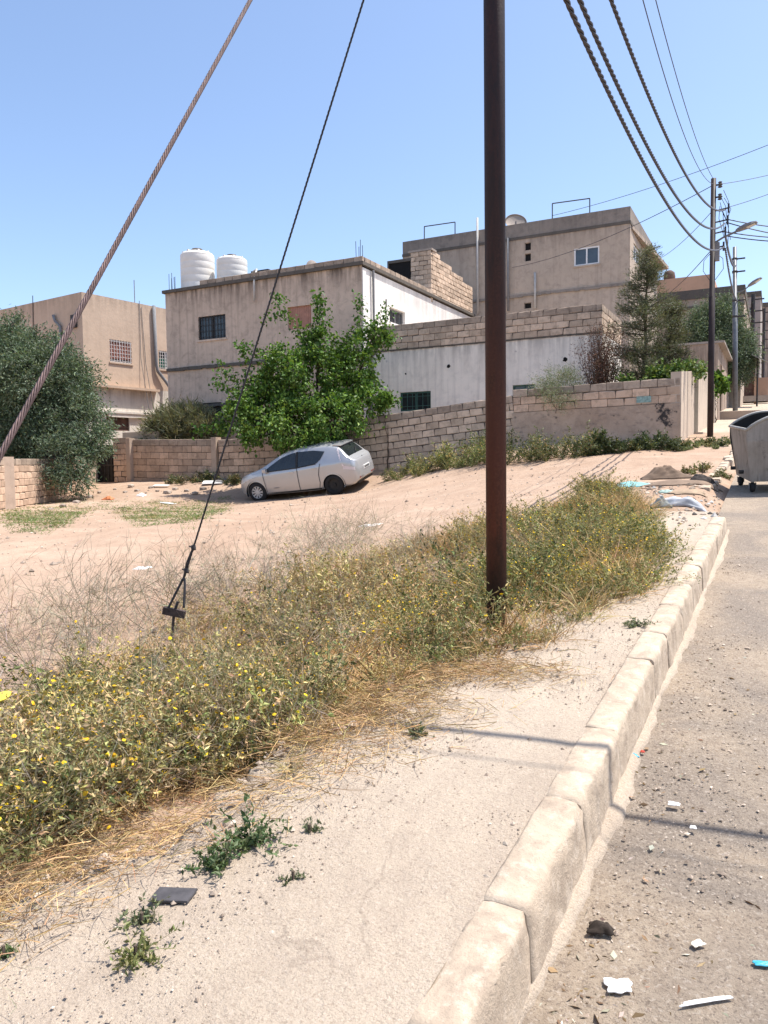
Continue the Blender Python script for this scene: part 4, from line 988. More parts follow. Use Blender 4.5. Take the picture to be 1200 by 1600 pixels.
# ------------------------------------------------------------------ left side: gate, pier, garden wall
pa = onY(180, 688, YBW); pb = onY(207, 684, YBW)
pier = thing('gate_pier', 'broad block gate pier left of the pinkish boundary wall', 'gate pier', ((pa.x + pb.x) / 2, YBW, .9))
block_courses(pier, (pa.x, YBW - .14, pb.z + .02), (pb.x - .22, YBW - .14, pb.z + .02), 8, .40, .225, .42, 'block_pink', out=(0, -1, 0), seed=51, topmat='block_grey')
m_ = MB(); m_.box(pb.x - .215, pb.x - .003, YBW - .17, YBW + .26, .5, pb.z - .02); m_.build('rendered_edge', M['plaster_bound'], pier)
m_ = MB(); m_.box(pa.x - .1, pb.x + .9, YBW + .5, YBW + .9, .5, onY(190, 676, YBW + .5).z); m_.build('rear_wall', M['plaster_pale'], pier)
gt = thing('metal_gate', 'narrow dark metal gate in the shade left of the block pier', 'gate', tuple(onY(165, 752, YBW)))
ga, gb = onY(148, 696, YBW + .15), onY(179.5, 752, YBW + .15)
m_ = MB(); m_.box(ga.x, gb.x, YBW + .15, YBW + .2, gb.z - .2, ga.z); m_.build('gate_panel', plain('blackish_gate_paint', (0.028, 0.024, 0.022), .6, var=.4), gt)
for k_ in range(5):
    x_ = ga.x + (gb.x - ga.x) * (k_ + .5) / 5; m_ = MB(); m_.box(x_ - .02, x_ + .02, YBW + .12, YBW + .149, gb.z, ga.z - .02); m_.build('gate_rib', M['dark_bar'], gt)
m_ = MB(); m_.box(ga.x, gb.x, YBW + .11, YBW + .148, ga.z - .85, ga.z - .80); m_.build('latch_rail', M['dark_bar'], gt)
A0 = atd(-45, 716, 20.5); A1 = atd(118, 717, 29.0)
gl = thing('garden_wall', 'worn block garden wall at the far left under the olive tree', 'wall', ((A0.x + A1.x) / 2, (A0.y + A1.y) / 2, .5))
dA = (A1 - A0).normalized(); outA = Vector((dA.y, -dA.x, 0))
dep = max(A0.z - Hs(A0.x, A0.y), A1.z - Hs(A1.x, A1.y), 1.4) + .3
block_courses(gl, A0, A1, int(math.ceil(dep / .21)), .42, .21, .2, 'block_pink', out=outA, seed=52, topmat='block_grey')
pp_ = atd(6, 716, 22.8)
m_ = MB(); m_.box(pp_.x - .15, pp_.x + .2, pp_.y - .2, pp_.y + .18, Hs(pp_.x, pp_.y) - .3, A0.z + .06); m_.build('pilaster', M['plaster_bound'], gl)
B0 = Vector((A1.x + .02, A1.y, A1.z)); B1 = onY(148, 705, YBW + .12)
m_ = MB()
for (P_, Q_) in ((B0, B1),):
    m_.hexa([(P_.x, P_.y, .2), (Q_.x, Q_.y, .2), (Q_.x, Q_.y + .2, .2), (P_.x, P_.y + .2, .2), (P_.x, P_.y, A1.z + .2), (Q_.x, Q_.y, A1.z + .35), (Q_.x, Q_.y + .2, A1.z + .35), (P_.x, P_.y + .2, A1.z + .2)])
m_.build('rendered_return', M['plaster_bound'], gl)
# ------------------------------------------------------------------ poles, guys and cables
def catmull(pts, n):
    P = [Vector(p) for p in pts]; out = []
    for i in range(len(P) - 1):
        p0, p1, p2, p3 = P[max(i - 1, 0)], P[i], P[i + 1], P[min(i + 2, len(P) - 1)]
        for k_ in range(n):
            t = k_ / n
            out.append(.5 * ((2 * p1) + (p2 - p0) * t + (2 * p0 - 5 * p1 + 4 * p2 - p3) * t * t + (3 * p1 - p0 - 3 * p2 + p3) * t ** 3))
    return out + [P[-1]]
PB = ong(776, 984, gp)                        # foot of the near pole
ZT = PB.z + 8.0
np_ = thing('utility_pole', 'thick rust brown steel utility pole rising from the weeds in front', 'utility pole', tuple(PB), 'steel utility poles along the street')
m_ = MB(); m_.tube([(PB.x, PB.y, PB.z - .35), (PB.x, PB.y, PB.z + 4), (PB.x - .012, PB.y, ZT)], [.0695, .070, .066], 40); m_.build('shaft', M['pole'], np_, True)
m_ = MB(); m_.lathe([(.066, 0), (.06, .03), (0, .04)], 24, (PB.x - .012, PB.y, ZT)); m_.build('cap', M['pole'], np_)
for z_ in (5.45, 6.05, 6.75, 7.4):
    m_ = MB(); m_.box(PB.x - .02, PB.x + .22, PB.y - .02, PB.y + .02, PB.z + z_, PB.z + z_ + .04); m_.build('bracket', M['dark_steel'], np_)
FB = ong(1109.5, 686, gp, 15)
FT = Vector((FB.x, FB.y, 0)); tmp = onY(1115, 279, FB.y); FT = Vector((tmp.x, FB.y, tmp.z))
fp = thing('utility_pole', 'dark slim utility pole beside the pale gate posts', 'utility pole', tuple(FB), 'steel utility poles along the street')
m_ = MB(); m_.tube([FB - Vector((0, 0, .3)), FB.lerp(FT, .55), FB.lerp(FT, .551), FT], [.088, .088, .078, .072], 20); m_.build('shaft', M['pole_far'], fp, True)
def poleat(z_, base=FB, top=FT): return base.lerp(top, (z_ - base.z) / (top.z - base.z))
GB_ = ong(1149, 653, gp, 25); tmp = onY(1148, 386, GB_.y); GT = Vector((tmp.x, GB_.y, tmp.z))
gp_ = thing('utility_pole', 'galvanised grey pole behind the dark slim pole', 'utility pole', tuple(GB_), 'steel utility poles along the street')
m_ = MB(); m_.tube([GB_ - Vector((0, 0, .3)), GB_.lerp(GT, .68), GB_.lerp(GT, .681), GT], [.115, .115, .095, .085], 20); m_.build('shaft', M['steel_grey'], gp_, True)
for y_ in (405, 425, 470, 495):
    z_ = onY(1148, y_, GB_.y).z; q_ = poleat(z_, GB_, GT); m_ = MB(); m_.lathe([(.12, -.05), (.12, .05)], 16, tuple(q_)); m_.box(q_.x, q_.x + .45, q_.y - .03, q_.y + .03, z_ - .03, z_ + .03); m_.build('clamp_band', M['dark_steel'], gp_)
# more poles receding up the street
for px_, pt_, pb_, Yp, lb in ((1177, 460, 610, 60, 'thin dark pole in front of the far grey house'), (1194, 482, 612, 78, 'thin dark pole farthest up the street at the right edge')):
    t_ = onY(px_, pt_, Yp); r_ = thing('utility_pole', lb, 'utility pole', (t_.x, Yp, float(g(Yp))), 'steel utility poles along the street')
    m_ = MB(); m_.tube([(t_.x, Yp, float(g(Yp)) - .2), (t_.x, Yp, t_.z)], .13, 12); m_.build('shaft', M['dark_steel'], r_)
    for k_ in range(5):
        m_ = MB(); m_.box(t_.x - .1, t_.x + .7, Yp - .05, Yp + .05, t_.z - .4 - .8 * k_, t_.z - .32 - .8 * k_); m_.build('bracket', M['dark_steel'], r_)
# far pole hardware
for y_ in (290, 309):
    z_ = onY(1115, y_, FB.y).z; q_ = poleat(z_)
    m_ = MB(); m_.box(q_.x + .05, q_.x + .16, q_.y - .02, q_.y + .02, z_ - .02, z_ + .02); m_.build('bracket', M['dark_steel'], fp)
    m_ = MB(); m_.lathe([(.03, -.09), (.07, -.07), (.04, -.03), (.075, 0), (.04, .04), (.06, .07), (.03, .09)], 12, (q_.x + .18, q_.y, z_)); m_.build('insulator', M['conc_dark'], fp)
for y_, ln in ((330, .42), (348, .40), (365, .34), (388, .3)):
    z_ = onY(1115, y_, FB.y).z; q_ = poleat(z_); m_ = MB(); m_.tube([q_ + Vector((.05, 0, 0)), q_ + Vector((ln, -.05, .02))], .022, 6); m_.tube([q_ + Vector((ln, -.05, -.12)), q_ + Vector((ln, -.05, .14))], .03, 6); m_.build('cable_arm', M['dark_steel'], fp)
q_ = poleat(onY(1115, 392, FB.y).z); m_ = MB(); m_.box(q_.x + .07, q_.x + .19, q_.y - .09, q_.y + .09, q_.z - .3, q_.z + .22); m_.build('junction_box', M['grey_frame'], fp)
for k_, (sx, rr2) in enumerate(((-.17, .28), (.2, .33))):
    m_ = MB(); m_.tube([q_ + Vector((sx * .3, 0, -.05)), q_ + Vector((sx * 1.4, .02, -.25)), q_ + Vector((sx * 1.5, .02, -.55)), q_ + Vector((sx * .4, 0, -.85))], .009, 5); m_.build('loose_loop', M['cable'], fp)
m_ = MB()
for k_ in range(7):
    r9 = random.Random(k_); z0_ = onY(1115, 300 + 6 * k_, FB.y).z; b0_ = poleat(z0_) + Vector((r9.uniform(.15, .3), -.03, 0)); m_.tube([b0_, b0_ + Vector((r9.uniform(-.05, .2), 0, -.35)), b0_ + Vector((r9.uniform(.0, .3), 0, -.9))], .008, 4)
m_.build('jumper_wire', M['cable'], fp)
# lamps on arms
def street_lamp(root, base, elbow, head_a, head_b, w, name_mat='grey_frame'):
    m_ = MB(); m_.tube([base, elbow, head_a], .03, 8); m_.build('lamp_arm', M['steel_grey'], root)
    d_ = (head_b - head_a); l_ = d_.length; d_.normalize(); s_ = Vector((0, 0, 1)).cross(d_).normalized(); u_ = d_.cross(s_)
    V = []; prof = [(0, .25, .05), (.12, .55, .07), (.45, 1.0, .08), (.8, .95, .06), (1.0, .55, .03)]
    for t_, ws_, h_ in prof:
        c_ = head_a + d_ * l_ * t_
        for a_, b_ in ((-1, -.3), (1, -.3), (.8, .9), (-.8, .9)): V.append(c_ + s_ * (a_ * w * ws_) + u_ * (b_ * h_))
    F = [(3, 2, 1, 0), (16, 17, 18, 19)]
    for i in range(4):
        for k_ in range(4): F.append((i * 4 + k_, i * 4 + (k_ + 1) % 4, i * 4 + 4 + (k_ + 1) % 4, i * 4 + 4 + k_))
    m_ = MB(); m_.add(V, F); ho = m_.build('lamp_head', M[name_mat], root)
    m_ = MB(); c_ = head_a.lerp(head_b, .72); m_.add([c_ - d_ * l_ * .2 - s_ * w * .7 - u_ * .03, c_ + d_ * l_ * .2 - s_ * w * .7 - u_ * .03, c_ + d_ * l_ * .2 + s_ * w * .7 - u_ * .03, c_ - d_ * l_ * .2 + s_ * w * .7 - u_ * .03], [(0, 1, 2, 3)]); m_.build('lens', M['lamp_glass'], ho)
YF = FB.y
street_lamp(fp, poleat(onY(1115, 381, YF).z), onY(1130, 371, YF - .1), onY(1150, 362, YF - .2), onY(1183, 347, YF - .35), .14)
street_lamp(gp_, poleat(onY(1148, 458, GB_.y).z, GB_, GT), onY(1160, 455, GB_.y - .1), onY(1169, 448, GB_.y - .2), onY(1190, 434, GB_.y - .4), .16)
# --- cables between the poles: parabola through the pole, a seen point and the far pole
def para(A, Bm, C, n):
    A, Bm, C = Vector(A), Vector(Bm), Vector(C); hd = Vector((C.x - A.x, C.y - A.y, 0)); L = hd.length; hd.normalize()
    sB = (Bm - A).dot(hd); rise = C.z - A.z; s_ = sB / L
    sag = (A.z + rise * s_ - Bm.z) / (4 * s_ * (1 - s_))
    return [A.lerp(C, i / n) - Vector((0, 0, 4 * sag * (i / n) * (1 - i / n))) for i in range(n + 1)]
def seen(px, py, A, C):     # where the sight line crosses the vertical plane through A and C
    n_ = Vector((C.y - A.y, -(C.x - A.x), 0)).normalized(); r = ray(px, py); d = (A - CAMPOS).dot(n_) / r.dot(n_); return CAMPOS + r * d
def twisted(name, label, pts, n_strand, rad, off, pitch, mat, group, parent=None, n=5, per=10):
    pts = [Vector(p) for p in pts]; cum = [0.0]
    for i in range(1, len(pts)): cum.append(cum[-1] + (pts[i] - pts[i - 1]).length)
    N = int(cum[-1] / pitch * per); root = parent or thing(name, label, 'cable', tuple(pts[0]), group)
    sp = np.linspace(0, cum[-1], N + 1); P = np.array([tuple(p) for p in pts]); Q = np.stack([np.interp(sp, cum, P[:, k_]) for k_ in range(3)], 1)
    T = np.gradient(Q, axis=0); T /= np.linalg.norm(T, axis=1)[:, None]
    ref = np.array([0.0, 0.0, 1.0]) if abs(T[0, 2]) < .95 else np.array([1.0, 0, 0])
    A_ = np.cross(T, ref); A_ /= np.linalg.norm(A_, axis=1)[:, None]; B_ = np.cross(A_, T)
    for s_ in range(n_strand):
        ph = 2 * math.pi * (sp / pitch + s_ / n_strand); C_ = Q + off * (np.cos(ph)[:, None] * A_ + np.sin(ph)[:, None] * B_)
        V = []
        for k_ in range(n):
            an = 2 * math.pi * k_ / n; V.append(C_ + rad * (math.cos(an) * A_ + math.sin(an) * B_))
        V = np.stack(V, 1).reshape(-1, 3); i = np.arange(N)[:, None] * n; k_ = np.arange(n)[None]; k2 = (np.arange(n)[None] + 1) % n
        F = np.stack([i + k_, i + n + k_, i + n + k2, i + k2], 2).reshape(-1, 4)
        npmesh('strand', V, F, M[mat], root, smooth=True)
    return root
grp = 'twisted cables between the poles'
def para3(Ah, S1, S2, C, n):     # parabola through two seen points and the far end, run back to the near pole
    hd_ = Vector((C.x - Ah.x, C.y - Ah.y, 0)); L = hd_.length; hd_.normalize(); ss = [(S1 - Ah).dot(hd_), (S2 - Ah).dot(hd_), L]
    c_ = np.polyfit(ss, [S1.z, S2.z, C.z], 2); return [Vector((Ah.x, Ah.y, 0)) + hd_ * (L * i / n) + Vector((0, 0, float(np.polyval(c_, L * i / n)))) for i in range(n + 1)]
for (pn, pf, sx, sy, lb) in ((885, 388, 1000, 243, 'lowest of three thick twisted cables sagging to the far pole'),
                         (906, 352, 1000, 206, 'middle of three thick twisted cables sagging to the far pole'),
                         (955, 331, 1035, 199, 'uppermost of three thick twisted cables sagging to the far pole')):
    A = Vector((PB.x + .12, PB.y, 0)); z_ = onY(1115, pf, YF).z; C = poleat(z_) + Vector((.32, -.05, 0))
    twisted('twisted_cable', lb, para3(A, seen(pn, 0, A, C), seen(sx, sy, A, C), C, 60), 3, .0115, .0125, .36, 'cable', grp, per=12)
for k_, (px_, py_2, pf, zz, lb) in enumerate(((1048, 150, 289, 7.55, 'lower thin wire running up to the near pole top'), (1060, 130, 281, 7.95, 'upper thin wire running up to the near pole top'))):
    A = Vector((PB.x + .1, PB.y, PB.z + zz)); C = poleat(onY(1115, pf, YF).z) + Vector((0, -.08, 0))
    m_ = MB(); m_.tube(para(A, seen(px_, py_2, A, C), C, 40), .0075, 5); o = m_.build('overhead_wire', M['cable']); tag(o, lb, 'wire', 'thin overhead wires')
# --- guys of the near pole
TOP = Vector((PB.x, PB.y, onY(772, -690, PB.y).z))
G1 = atd(0, 712, 1.12); dirG = (G1 - TOP).normalized(); tG = (G1.z + .02) / -dirG.z
gr0 = G1 + dirG * ((G1.z - Hs(G1.x, G1.y) + .25) / -dirG.z)
gy1 = thing('guy_wire', 'thick rusty twisted guy rope crossing the upper left sky', 'guy wire', tuple(gr0), 'guy wires of the near pole')
twisted('guy_wire', None, [gr0, gr0.lerp(TOP, .5), TOP], 6, .00175, .0033, .07, 'rust_wire', None, gy1, n=5, per=14)
m_ = MB(); m_.tube([gr0, TOP], .002, 5); m_.build('core', M['dark_steel'], gy1)
AN = atd(271, 952, 5.9); TOP2 = Vector((PB.x, PB.y, TOP.z - .15))
gy2 = thing('guy_wire', 'thin dark guy wire clamped to an iron anchor in the weeds', 'guy wire', (AN.x, AN.y, Hs(AN.x, AN.y)), 'guy wires of the near pole')
w0 = atd(287, 905, 5.9); w1 = atd(303, 858, 5.9 + .02)
tdir = (TOP2 - w0)
twisted('guy_wire', None, [w0, w0.lerp(TOP2, .5), TOP2], 3, .0042, .0040, .10, 'dark_steel', None, gy2, n=5, per=8)
m_ = MB(); k0 = w0.lerp(TOP2, .005); k1 = w0 + tdir.normalized() * .26
side = tdir.normalized().cross(Vector((0, 1, 0))).normalized()
m_.tube([w0 + side * .004, w0.lerp(k1, .5) + side * .018, k1 + side * .004], .007, 6); m_.build('doubled_tail', M['dark_steel'], gy2)
for p_ in (w0 + tdir.normalized() * .07, k1):
    m_ = MB(); m_.lathe([(.0, -.02), (.017, -.018), (.019, 0), (.016, .02), (0, .022)], 8, tuple(p_)); m_.tube([p_ + Vector((-.04, 0, .012)), p_ + Vector((.03, -.01, -.01))], .006, 5); m_.build('clamp', M['dark_steel'], gy2)
bl0, br0, bt = atd(262, 952, 5.9), atd(287, 950, 5.86), w0
m_ = MB(); m_.tube(catmull([bl0, bl0.lerp(bt, .75) + Vector((-.006, 0, 0)), bt + Vector((0, 0, .004)), br0.lerp(bt, .75) + Vector((.012, 0, 0)), br0], 6), .0095, 8); m_.build('stirrup', M['dark_steel'], gy2, True)
pc = atd(272, 957, 5.9)
m_ = MB(); m_.box(-.085, .085, -.02, .02, -.028, .028)
link('anchor_plate', m_.mesh('anchor_plate'), plain('rusty_plate', (0.06, 0.042, 0.036), .7, var=.4, scale=20), gy2, Matrix.Translation(pc) @ Matrix.Rotation(math.radians(27), 4, 'Z') @ Matrix.Rotation(.22, 4, 'Y'))
m_ = MB(); rd = atd(278, 940, 5.9); gb_ = Vector((AN.x - .1, AN.y + .02, Hs(AN.x - .1, AN.y) - .2)); m_.tube([rd, pc, gb_], .011, 8); m_.build('anchor_rod', M['dark_steel'], gy2)
# --- service cables across the street (their shadows cross the pavement)
OP = Vector((8.2, 5.6, float(g(5.6)) - .05))
op_ = thing('utility_pole', 'steel pole across the street outside the picture', 'utility pole', tuple(OP), 'steel utility poles along the street')
m_ = MB(); m_.tube([OP, OP + Vector((0, 0, 8.2))], .07, 16); m_.build('shaft', M['pole_far'], op_)
for z_, dz, r_, lb in ((6.9, 7.0, .023, 'lower service cable crossing above the street from the near pole'), (7.95, 8.0, .006, 'upper service cable crossing above the street from the near pole')):
    A = Vector((PB.x, PB.y - .02, PB.z + z_)); C = Vector((OP.x, OP.y, OP.z + dz)); m_ = MB()
    m_.tube([A.lerp(C, i / 24) - Vector((0, 0, 4 * .22 * (i / 24) * (1 - i / 24))) for i in range(25)], r_, 6); o = m_.build('service_cable', M['cable']); tag(o, lb, 'cable')
# --- thin wires across the sky, each hung between two real places
def span(lb, p_list, r_=.012, sag=.0):
    A, C = p_list[0], p_list[-1]; m_ = MB(); n_ = 30
    m_.tube([A.lerp(C, i / n_) - Vector((0, 0, 4 * sag * (i / n_) * (1 - i / n_))) for i in range(n_ + 1)], r_, 5); o = m_.build('overhead_wire', M['cable']); tag(o, lb, 'wire', 'thin overhead wires'); return o
span('topmost thin wire slanting from the rear house roof to the right', [onY(863, 337, YB + .1), atd(1290, 190, 26)], .012, .25)
pq = poleat(onY(1115, 289, YF).z)
span('thin wire from the far pole top down across the rear house', [pq, onY(800, 418, YB - .1)], .012, .35)
span('thin wire from the far pole top out to the right', [pq, atd(1300, 244, 22)], .009, .1)
pq = poleat(onY(1115, 328, YF).z)
span('thin wire from the middle of the far pole out to the right', [pq + Vector((.3, 0, 0)), atd(1310, 255, 22)], .009, .1)
span('faint wire from the far pole down to the rear house canopy', [pq, onX(1022, 408, XB1 + 1.0)], .010, .2)
pq = poleat(onY(1115, 388, YF).z)
span('wire from the far pole down behind the conifer', [pq, onY(1040, 462, YB - 2)], .013, .1)
for k_, (y0_, y1_, x0_) in enumerate(((345, 352, 1140), (350, 366, 1140), (365, 366, 1132), (371, 372, 1132))):
    z_ = onY(1115, y0_, YF).z; A = poleat(z_) + Vector((.35, 0, 0)); C = atd(1330, y1_ + (y1_ - y0_) * .6 + 2, 21)
    span(('first', 'second', 'third', 'lowest')[k_] + ' of four bundled service wires leaving the far pole to the right', [A, C], .016, .12)
for k_, (x0_, y0_, y1_, lb) in enumerate(((1128, 372, 405, 'left'), (1131, 372, 415, 'middle'), (1124, 390, 470, 'right'))):
    A = poleat(onY(1115, y0_, YF).z) + Vector((.35, 0, 0)); C = poleat(onY(1148, y1_, GB_.y).z, GB_, GT) + Vector((.05 * k_, 0, 0))
    pts = [A.lerp(C, i / 20) - Vector((0, 0, 4 * .35 * (i / 20) * (1 - i / 20))) for i in range(21)]
    twisted('twisted_cable', lb + ' twisted cable hanging between the dark far pole and the grey pole', pts, 2, .018, .018, .5, 'cable', grp, n=4, per=6)
# ------------------------------------------------------------------ parked car
def lerp_tab(tab):
    xs = np.array([t_[0] for t_ in tab]); ys = np.array([t_[1] for t_ in tab])
    def f(x):
        i = int(np.clip(np.searchsorted(xs, x) - 1, 0, len(xs) - 2)); t = np.clip((x - xs[i]) / (xs[i + 1] - xs[i]), 0, 1)
        m = np.gradient(ys, xs); h = xs[i + 1] - xs[i]; t2, t3 = t * t, t ** 3
        return float((2 * t3 - 3 * t2 + 1) * ys[i] + (t3 - 2 * t2 + t) * h * m[i] + (-2 * t3 + 3 * t2) * ys[i + 1] + (t3 - t2) * h * m[i + 1])
    return f
top = lerp_tab([(-2.19, .72), (-2.16, .90), (-2.06, 1.03), (-1.93, 1.13), (-1.62, 1.44), (-1.45, 1.50), (-1.0, 1.545), (-.45, 1.55), (.0, 1.525), (.45, 1.41), (.95, 1.16), (1.15, 1.06), (1.55, .95), (1.9, .82), (2.1, .68), (2.19, .52)])
belt = lerp_tab([(-2.19, .70), (-2.1, .88), (-1.9, 1.0), (-1.4, 1.02), (-.8, .98), (0, .935), (.8, .90), (1.2, .885), (1.6, .82), (1.95, .70), (2.19, .48)])
hw = lerp_tab([(-2.19, .60), (-2.1, .74), (-1.9, .82), (-1.5, .875), (-.8, .885), (.6, .885), (1.3, .875), (1.7, .82), (1.95, .70), (2.1, .55), (2.19, .36)])
bot = lerp_tab([(-2.19, .42), (-2.05, .30), (-1.7, .24), (-1, .2), (1, .2), (1.7, .21), (2.05, .26), (2.19, .34)])
def ring(x):
    w, zt, zb, z0 = hw(x), top(x), belt(x), bot(x); zb = min(zb, zt - .015); ht = zt - zb
    wr = w * .955 - ht * .46; zr = zb + ht * .84
    cp = [(0, z0), (w * .6, z0), (w * .92, z0 + .01), (w * .985, z0 + (zb - z0) * .22), (w, z0 + (zb - z0) * .55), (w * .985, z0 + (zb - z0) * .85), (w * .955, zb), (w * .955 - ht * .21, zb + ht * .45), (wr, zr), (wr * .86, zb + ht * .945), (wr * .5, zb + ht * .99), (0, zt)]
    P = [Vector((a_, b_, 0)) for a_, b_ in cp]
    return [(p.x, p.y) for p in catmull(P, 5)]
NXC = 150; xsC = np.concatenate([np.linspace(-2.19, -2.0, 12)[:-1], np.linspace(-2.0, 2.0, NXC)[:-1], np.linspace(2.0, 2.19, 12)])
RG = np.array([ring(x) for x in xsC]); NR = RG.shape[1]
def ysurf(x, z):
    i = int(np.clip(np.searchsorted(xsC, x), 1, len(xsC) - 1)); fx_ = float(np.clip((x - xsC[i - 1]) / (xsC[i] - xsC[i - 1]), 0, 1)); r = RG[i - 1] * (1 - fx_) + RG[i] * fx_; best = 0
    for k_ in range(10, NR - 1):
        z0, z1 = r[k_, 1], r[k_ + 1, 1]
        if min(z0, z1) <= z <= max(z0, z1) and abs(z1 - z0) > 1e-6: return float(r[k_, 0] + (r[k_ + 1, 0] - r[k_, 0]) * (z - z0) / (z1 - z0))
    return float(r[:, 0].max())
def inpoly(x, z, poly):
    c = False; n_ = len(poly)
    for i in range(n_):
        (x0, z0), (x1, z1) = poly[i], poly[(i + 1) % n_]
        if (z0 > z) != (z1 > z) and x < (x1 - x0) * (z - z0) / (z1 - z0) + x0: c = not c
    return c
FG = [(1.03, .95), (.75, 1.12), (.38, 1.315), (.05, 1.405), (-.13, 1.43), (-.16, .985)]
RGL = [(-.22, .985), (-.20, 1.435), (-.75, 1.43), (-1.16, 1.37), (-1.02, 1.16), (-.88, 1.05)]
FD = [(.98, .24), (1.02, .6), (1.06, .96), (.38, 1.34), (-.18, 1.46), (-.20, .24)]
RD = [(-.20, .24), (-.18, 1.46), (-.75, 1.46), (-1.19, 1.40), (-1.0, 1.05), (-.93, .70), (-.95, .48), (-.82, .24)]
QG = [(-1.36, 1.33), (-1.47, 1.40), (-1.52, 1.38), (-1.60, 1.20), (-1.55, 1.16)]
WX = (1.35, -1.36); WR = .322
parts_f = {k_: [] for k_ in ('body_shell', 'windscreen', 'rear_window', 'front_door', 'rear_door', 'head_lamp', 'tail_lamp')}
CV = []
for i, x in enumerate(xsC):
    for k_ in range(NR): CV.append((x, RG[i, k_, 0], RG[i, k_, 1]))
    for k_ in range(NR): CV.append((x, -RG[i, k_, 0], RG[i, k_, 1]))
for i in range(len(xsC) - 1):
    for k_ in range(NR - 1):
        xc = (xsC[i] + xsC[i + 1]) / 2; zc = RG[i:i + 2, k_:k_ + 2, 1].mean(); yc = RG[i:i + 2, k_:k_ + 2, 0].mean()
        if yc > .50 and k_ < 35 and any((xc - w_) ** 2 + (zc - WR) ** 2 < .365 ** 2 for w_ in WX): continue
        cls = 'body_shell'; t_ = k_ / 5
        if t_ >= 8.9 and .44 < xc < 1.06 and yc < .80 * hw(xc): cls = 'windscreen'
        elif t_ >= 8.9 and -1.92 < xc < -1.57 and yc < .62: cls = 'rear_window'
        elif t_ < 9 and t_ > 4:
            if inpoly(xc, zc, FD): cls = 'front_door'
            elif inpoly(xc, zc, RD): cls = 'rear_door'
            elif inpoly(xc, zc, [(1.25, .86), (1.55, .90), (2.0, .70), (1.95, .62), (1.6, .74)]): cls = 'head_lamp'
            elif inpoly(xc, zc, [(-1.76, .80), (-1.62, 1.42), (-1.56, 1.42), (-1.66, 1.1), (-1.80, .86), (-2.1, .80), (-2.1, .72)]) : cls = 'tail_lamp'
        elif inpoly(xc, zc, FD) and yc > .5 and t_ > 2: cls = 'front_door'
        elif inpoly(xc, zc, RD) and yc > .5 and t_ > 2: cls = 'rear_door'
        a_ = i * 2 * NR + k_; b_ = (i + 1) * 2 * NR + k_
        parts_f[cls].append((a_, a_ + 1, b_ + 1, b_))
        c_, d_ = a_ + NR, b_ + NR; parts_f[cls].append((c_, d_, d_ + 1, c_ + 1))
def sub(fs):
    used = sorted({v for f_ in fs for v in f_}); mp = {v: i for i, v in enumerate(used)}; return [CV[v] for v in used], [tuple(mp[v] for v in f_) for f_ in fs]
# stance from the two wheel footprints on the dirt
c_mid = ong(456, 780); hd = Vector((-1, -.11, 0)).normalized()
c_mid = Vector((c_mid.x, c_mid.y + .95, 0)); sd = Vector((-hd.y, hd.x, 0))
def gz(v): return Hs(v.x, v.y)
zf, zr_, zl, zrr = gz(c_mid + hd * 1.35), gz(c_mid - hd * 1.36), gz(c_mid + sd * .77), gz(c_mid - sd * .77)
xa = Vector((hd.x * 2.71, hd.y * 2.71, (zf - zr_) * .8)).normalized(); ya = Vector((sd.x * 1.54, sd.y * 1.54, zl - zrr)).normalized(); za_ = xa.cross(ya).normalized(); ya = za_.cross(xa)
CM = Matrix((xa, ya, za_)).transposed().to_4x4(); CM.translation = Vector((c_mid.x, c_mid.y, (zf + zr_ + zl + zrr) / 4 - .005))
car = thing('parked_car', 'dusty silver hatchback parked nose left beside the block wall', 'car', mat4=CM)
def cpart(name, mb, mat, parent=car, smooth=True):
    o = link(name, mb.mesh(name, smooth), mat, parent, Matrix.Identity(4), local=True); return o
for nm, fs in parts_f.items():
    if not fs: continue
    v_, f_ = sub(fs); mb = MB(); mb.v = v_; mb.f = f_
    if nm == 'body_shell':
        n0 = 0
        mb2 = MB(); 
    mt = {'windscreen': 'car_glass', 'rear_window': 'car_glass', 'side_window_front': 'car_glass', 'side_window_rear': 'car_glass', 'head_lamp': 'head', 'tail_lamp': 'tail'}.get(nm, 'paint')
    if nm in ('front_door', 'rear_door', 'side_window_front', 'side_window_rear', 'head_lamp', 'tail_lamp'):
        for s_ in (1, -1):
            fs_s = [q_ for q_ in fs if (sum(CV[v][1] for v in q_) > 0) == (s_ > 0)]
            v_, f_ = sub(fs_s); mb = MB(); mb.v = v_; mb.f = f_; cpart(nm, mb, M[mt])
    else: cpart(nm, mb, M[mt])
def glass_panel(poly, side, lift=.014, nc=28, nr=8):
    xs_ = sorted({p_[0] for p_ in poly} | set(np.linspace(min(p_[0] for p_ in poly), max(p_[0] for p_ in poly), nc))); V = []; xs_ = [x for i, x in enumerate(xs_) if i == 0 or i == len(xs_) - 1 or (x - xs_[i - 1] > .012 and xs_[-1] - x > .012)]
    for x in xs_:
        xq = min(x + 1.37e-4, xs_[-1] - 1e-4); zz = []
        for i in range(len(poly)):
            (x0, z0), (x1, z1) = poly[i], poly[(i + 1) % len(poly)]
            if (x0 - xq) * (x1 - xq) < 0: zz.append(z0 + (z1 - z0) * (xq - x0) / (x1 - x0))
        lo_, hi_ = min(zz), max(zz)
        for k_ in range(nr + 1):
            z = lo_ + (hi_ - lo_) * k_ / nr; V.append((x, side * (ysurf(xq, z) + lift), z))
    m_ = MB(); m_.add(V, [(i * (nr + 1) + k_, (i + 1) * (nr + 1) + k_, (i + 1) * (nr + 1) + k_ + 1, i * (nr + 1) + k_ + 1) for i in range(len(xs_) - 1) for k_ in range(nr)]); return m_
for s_ in (1, -1):
    cpart('side_window_front', glass_panel(FG, s_), M['car_glass']); cpart('side_window_rear', glass_panel(RGL, s_), M['car_glass'])
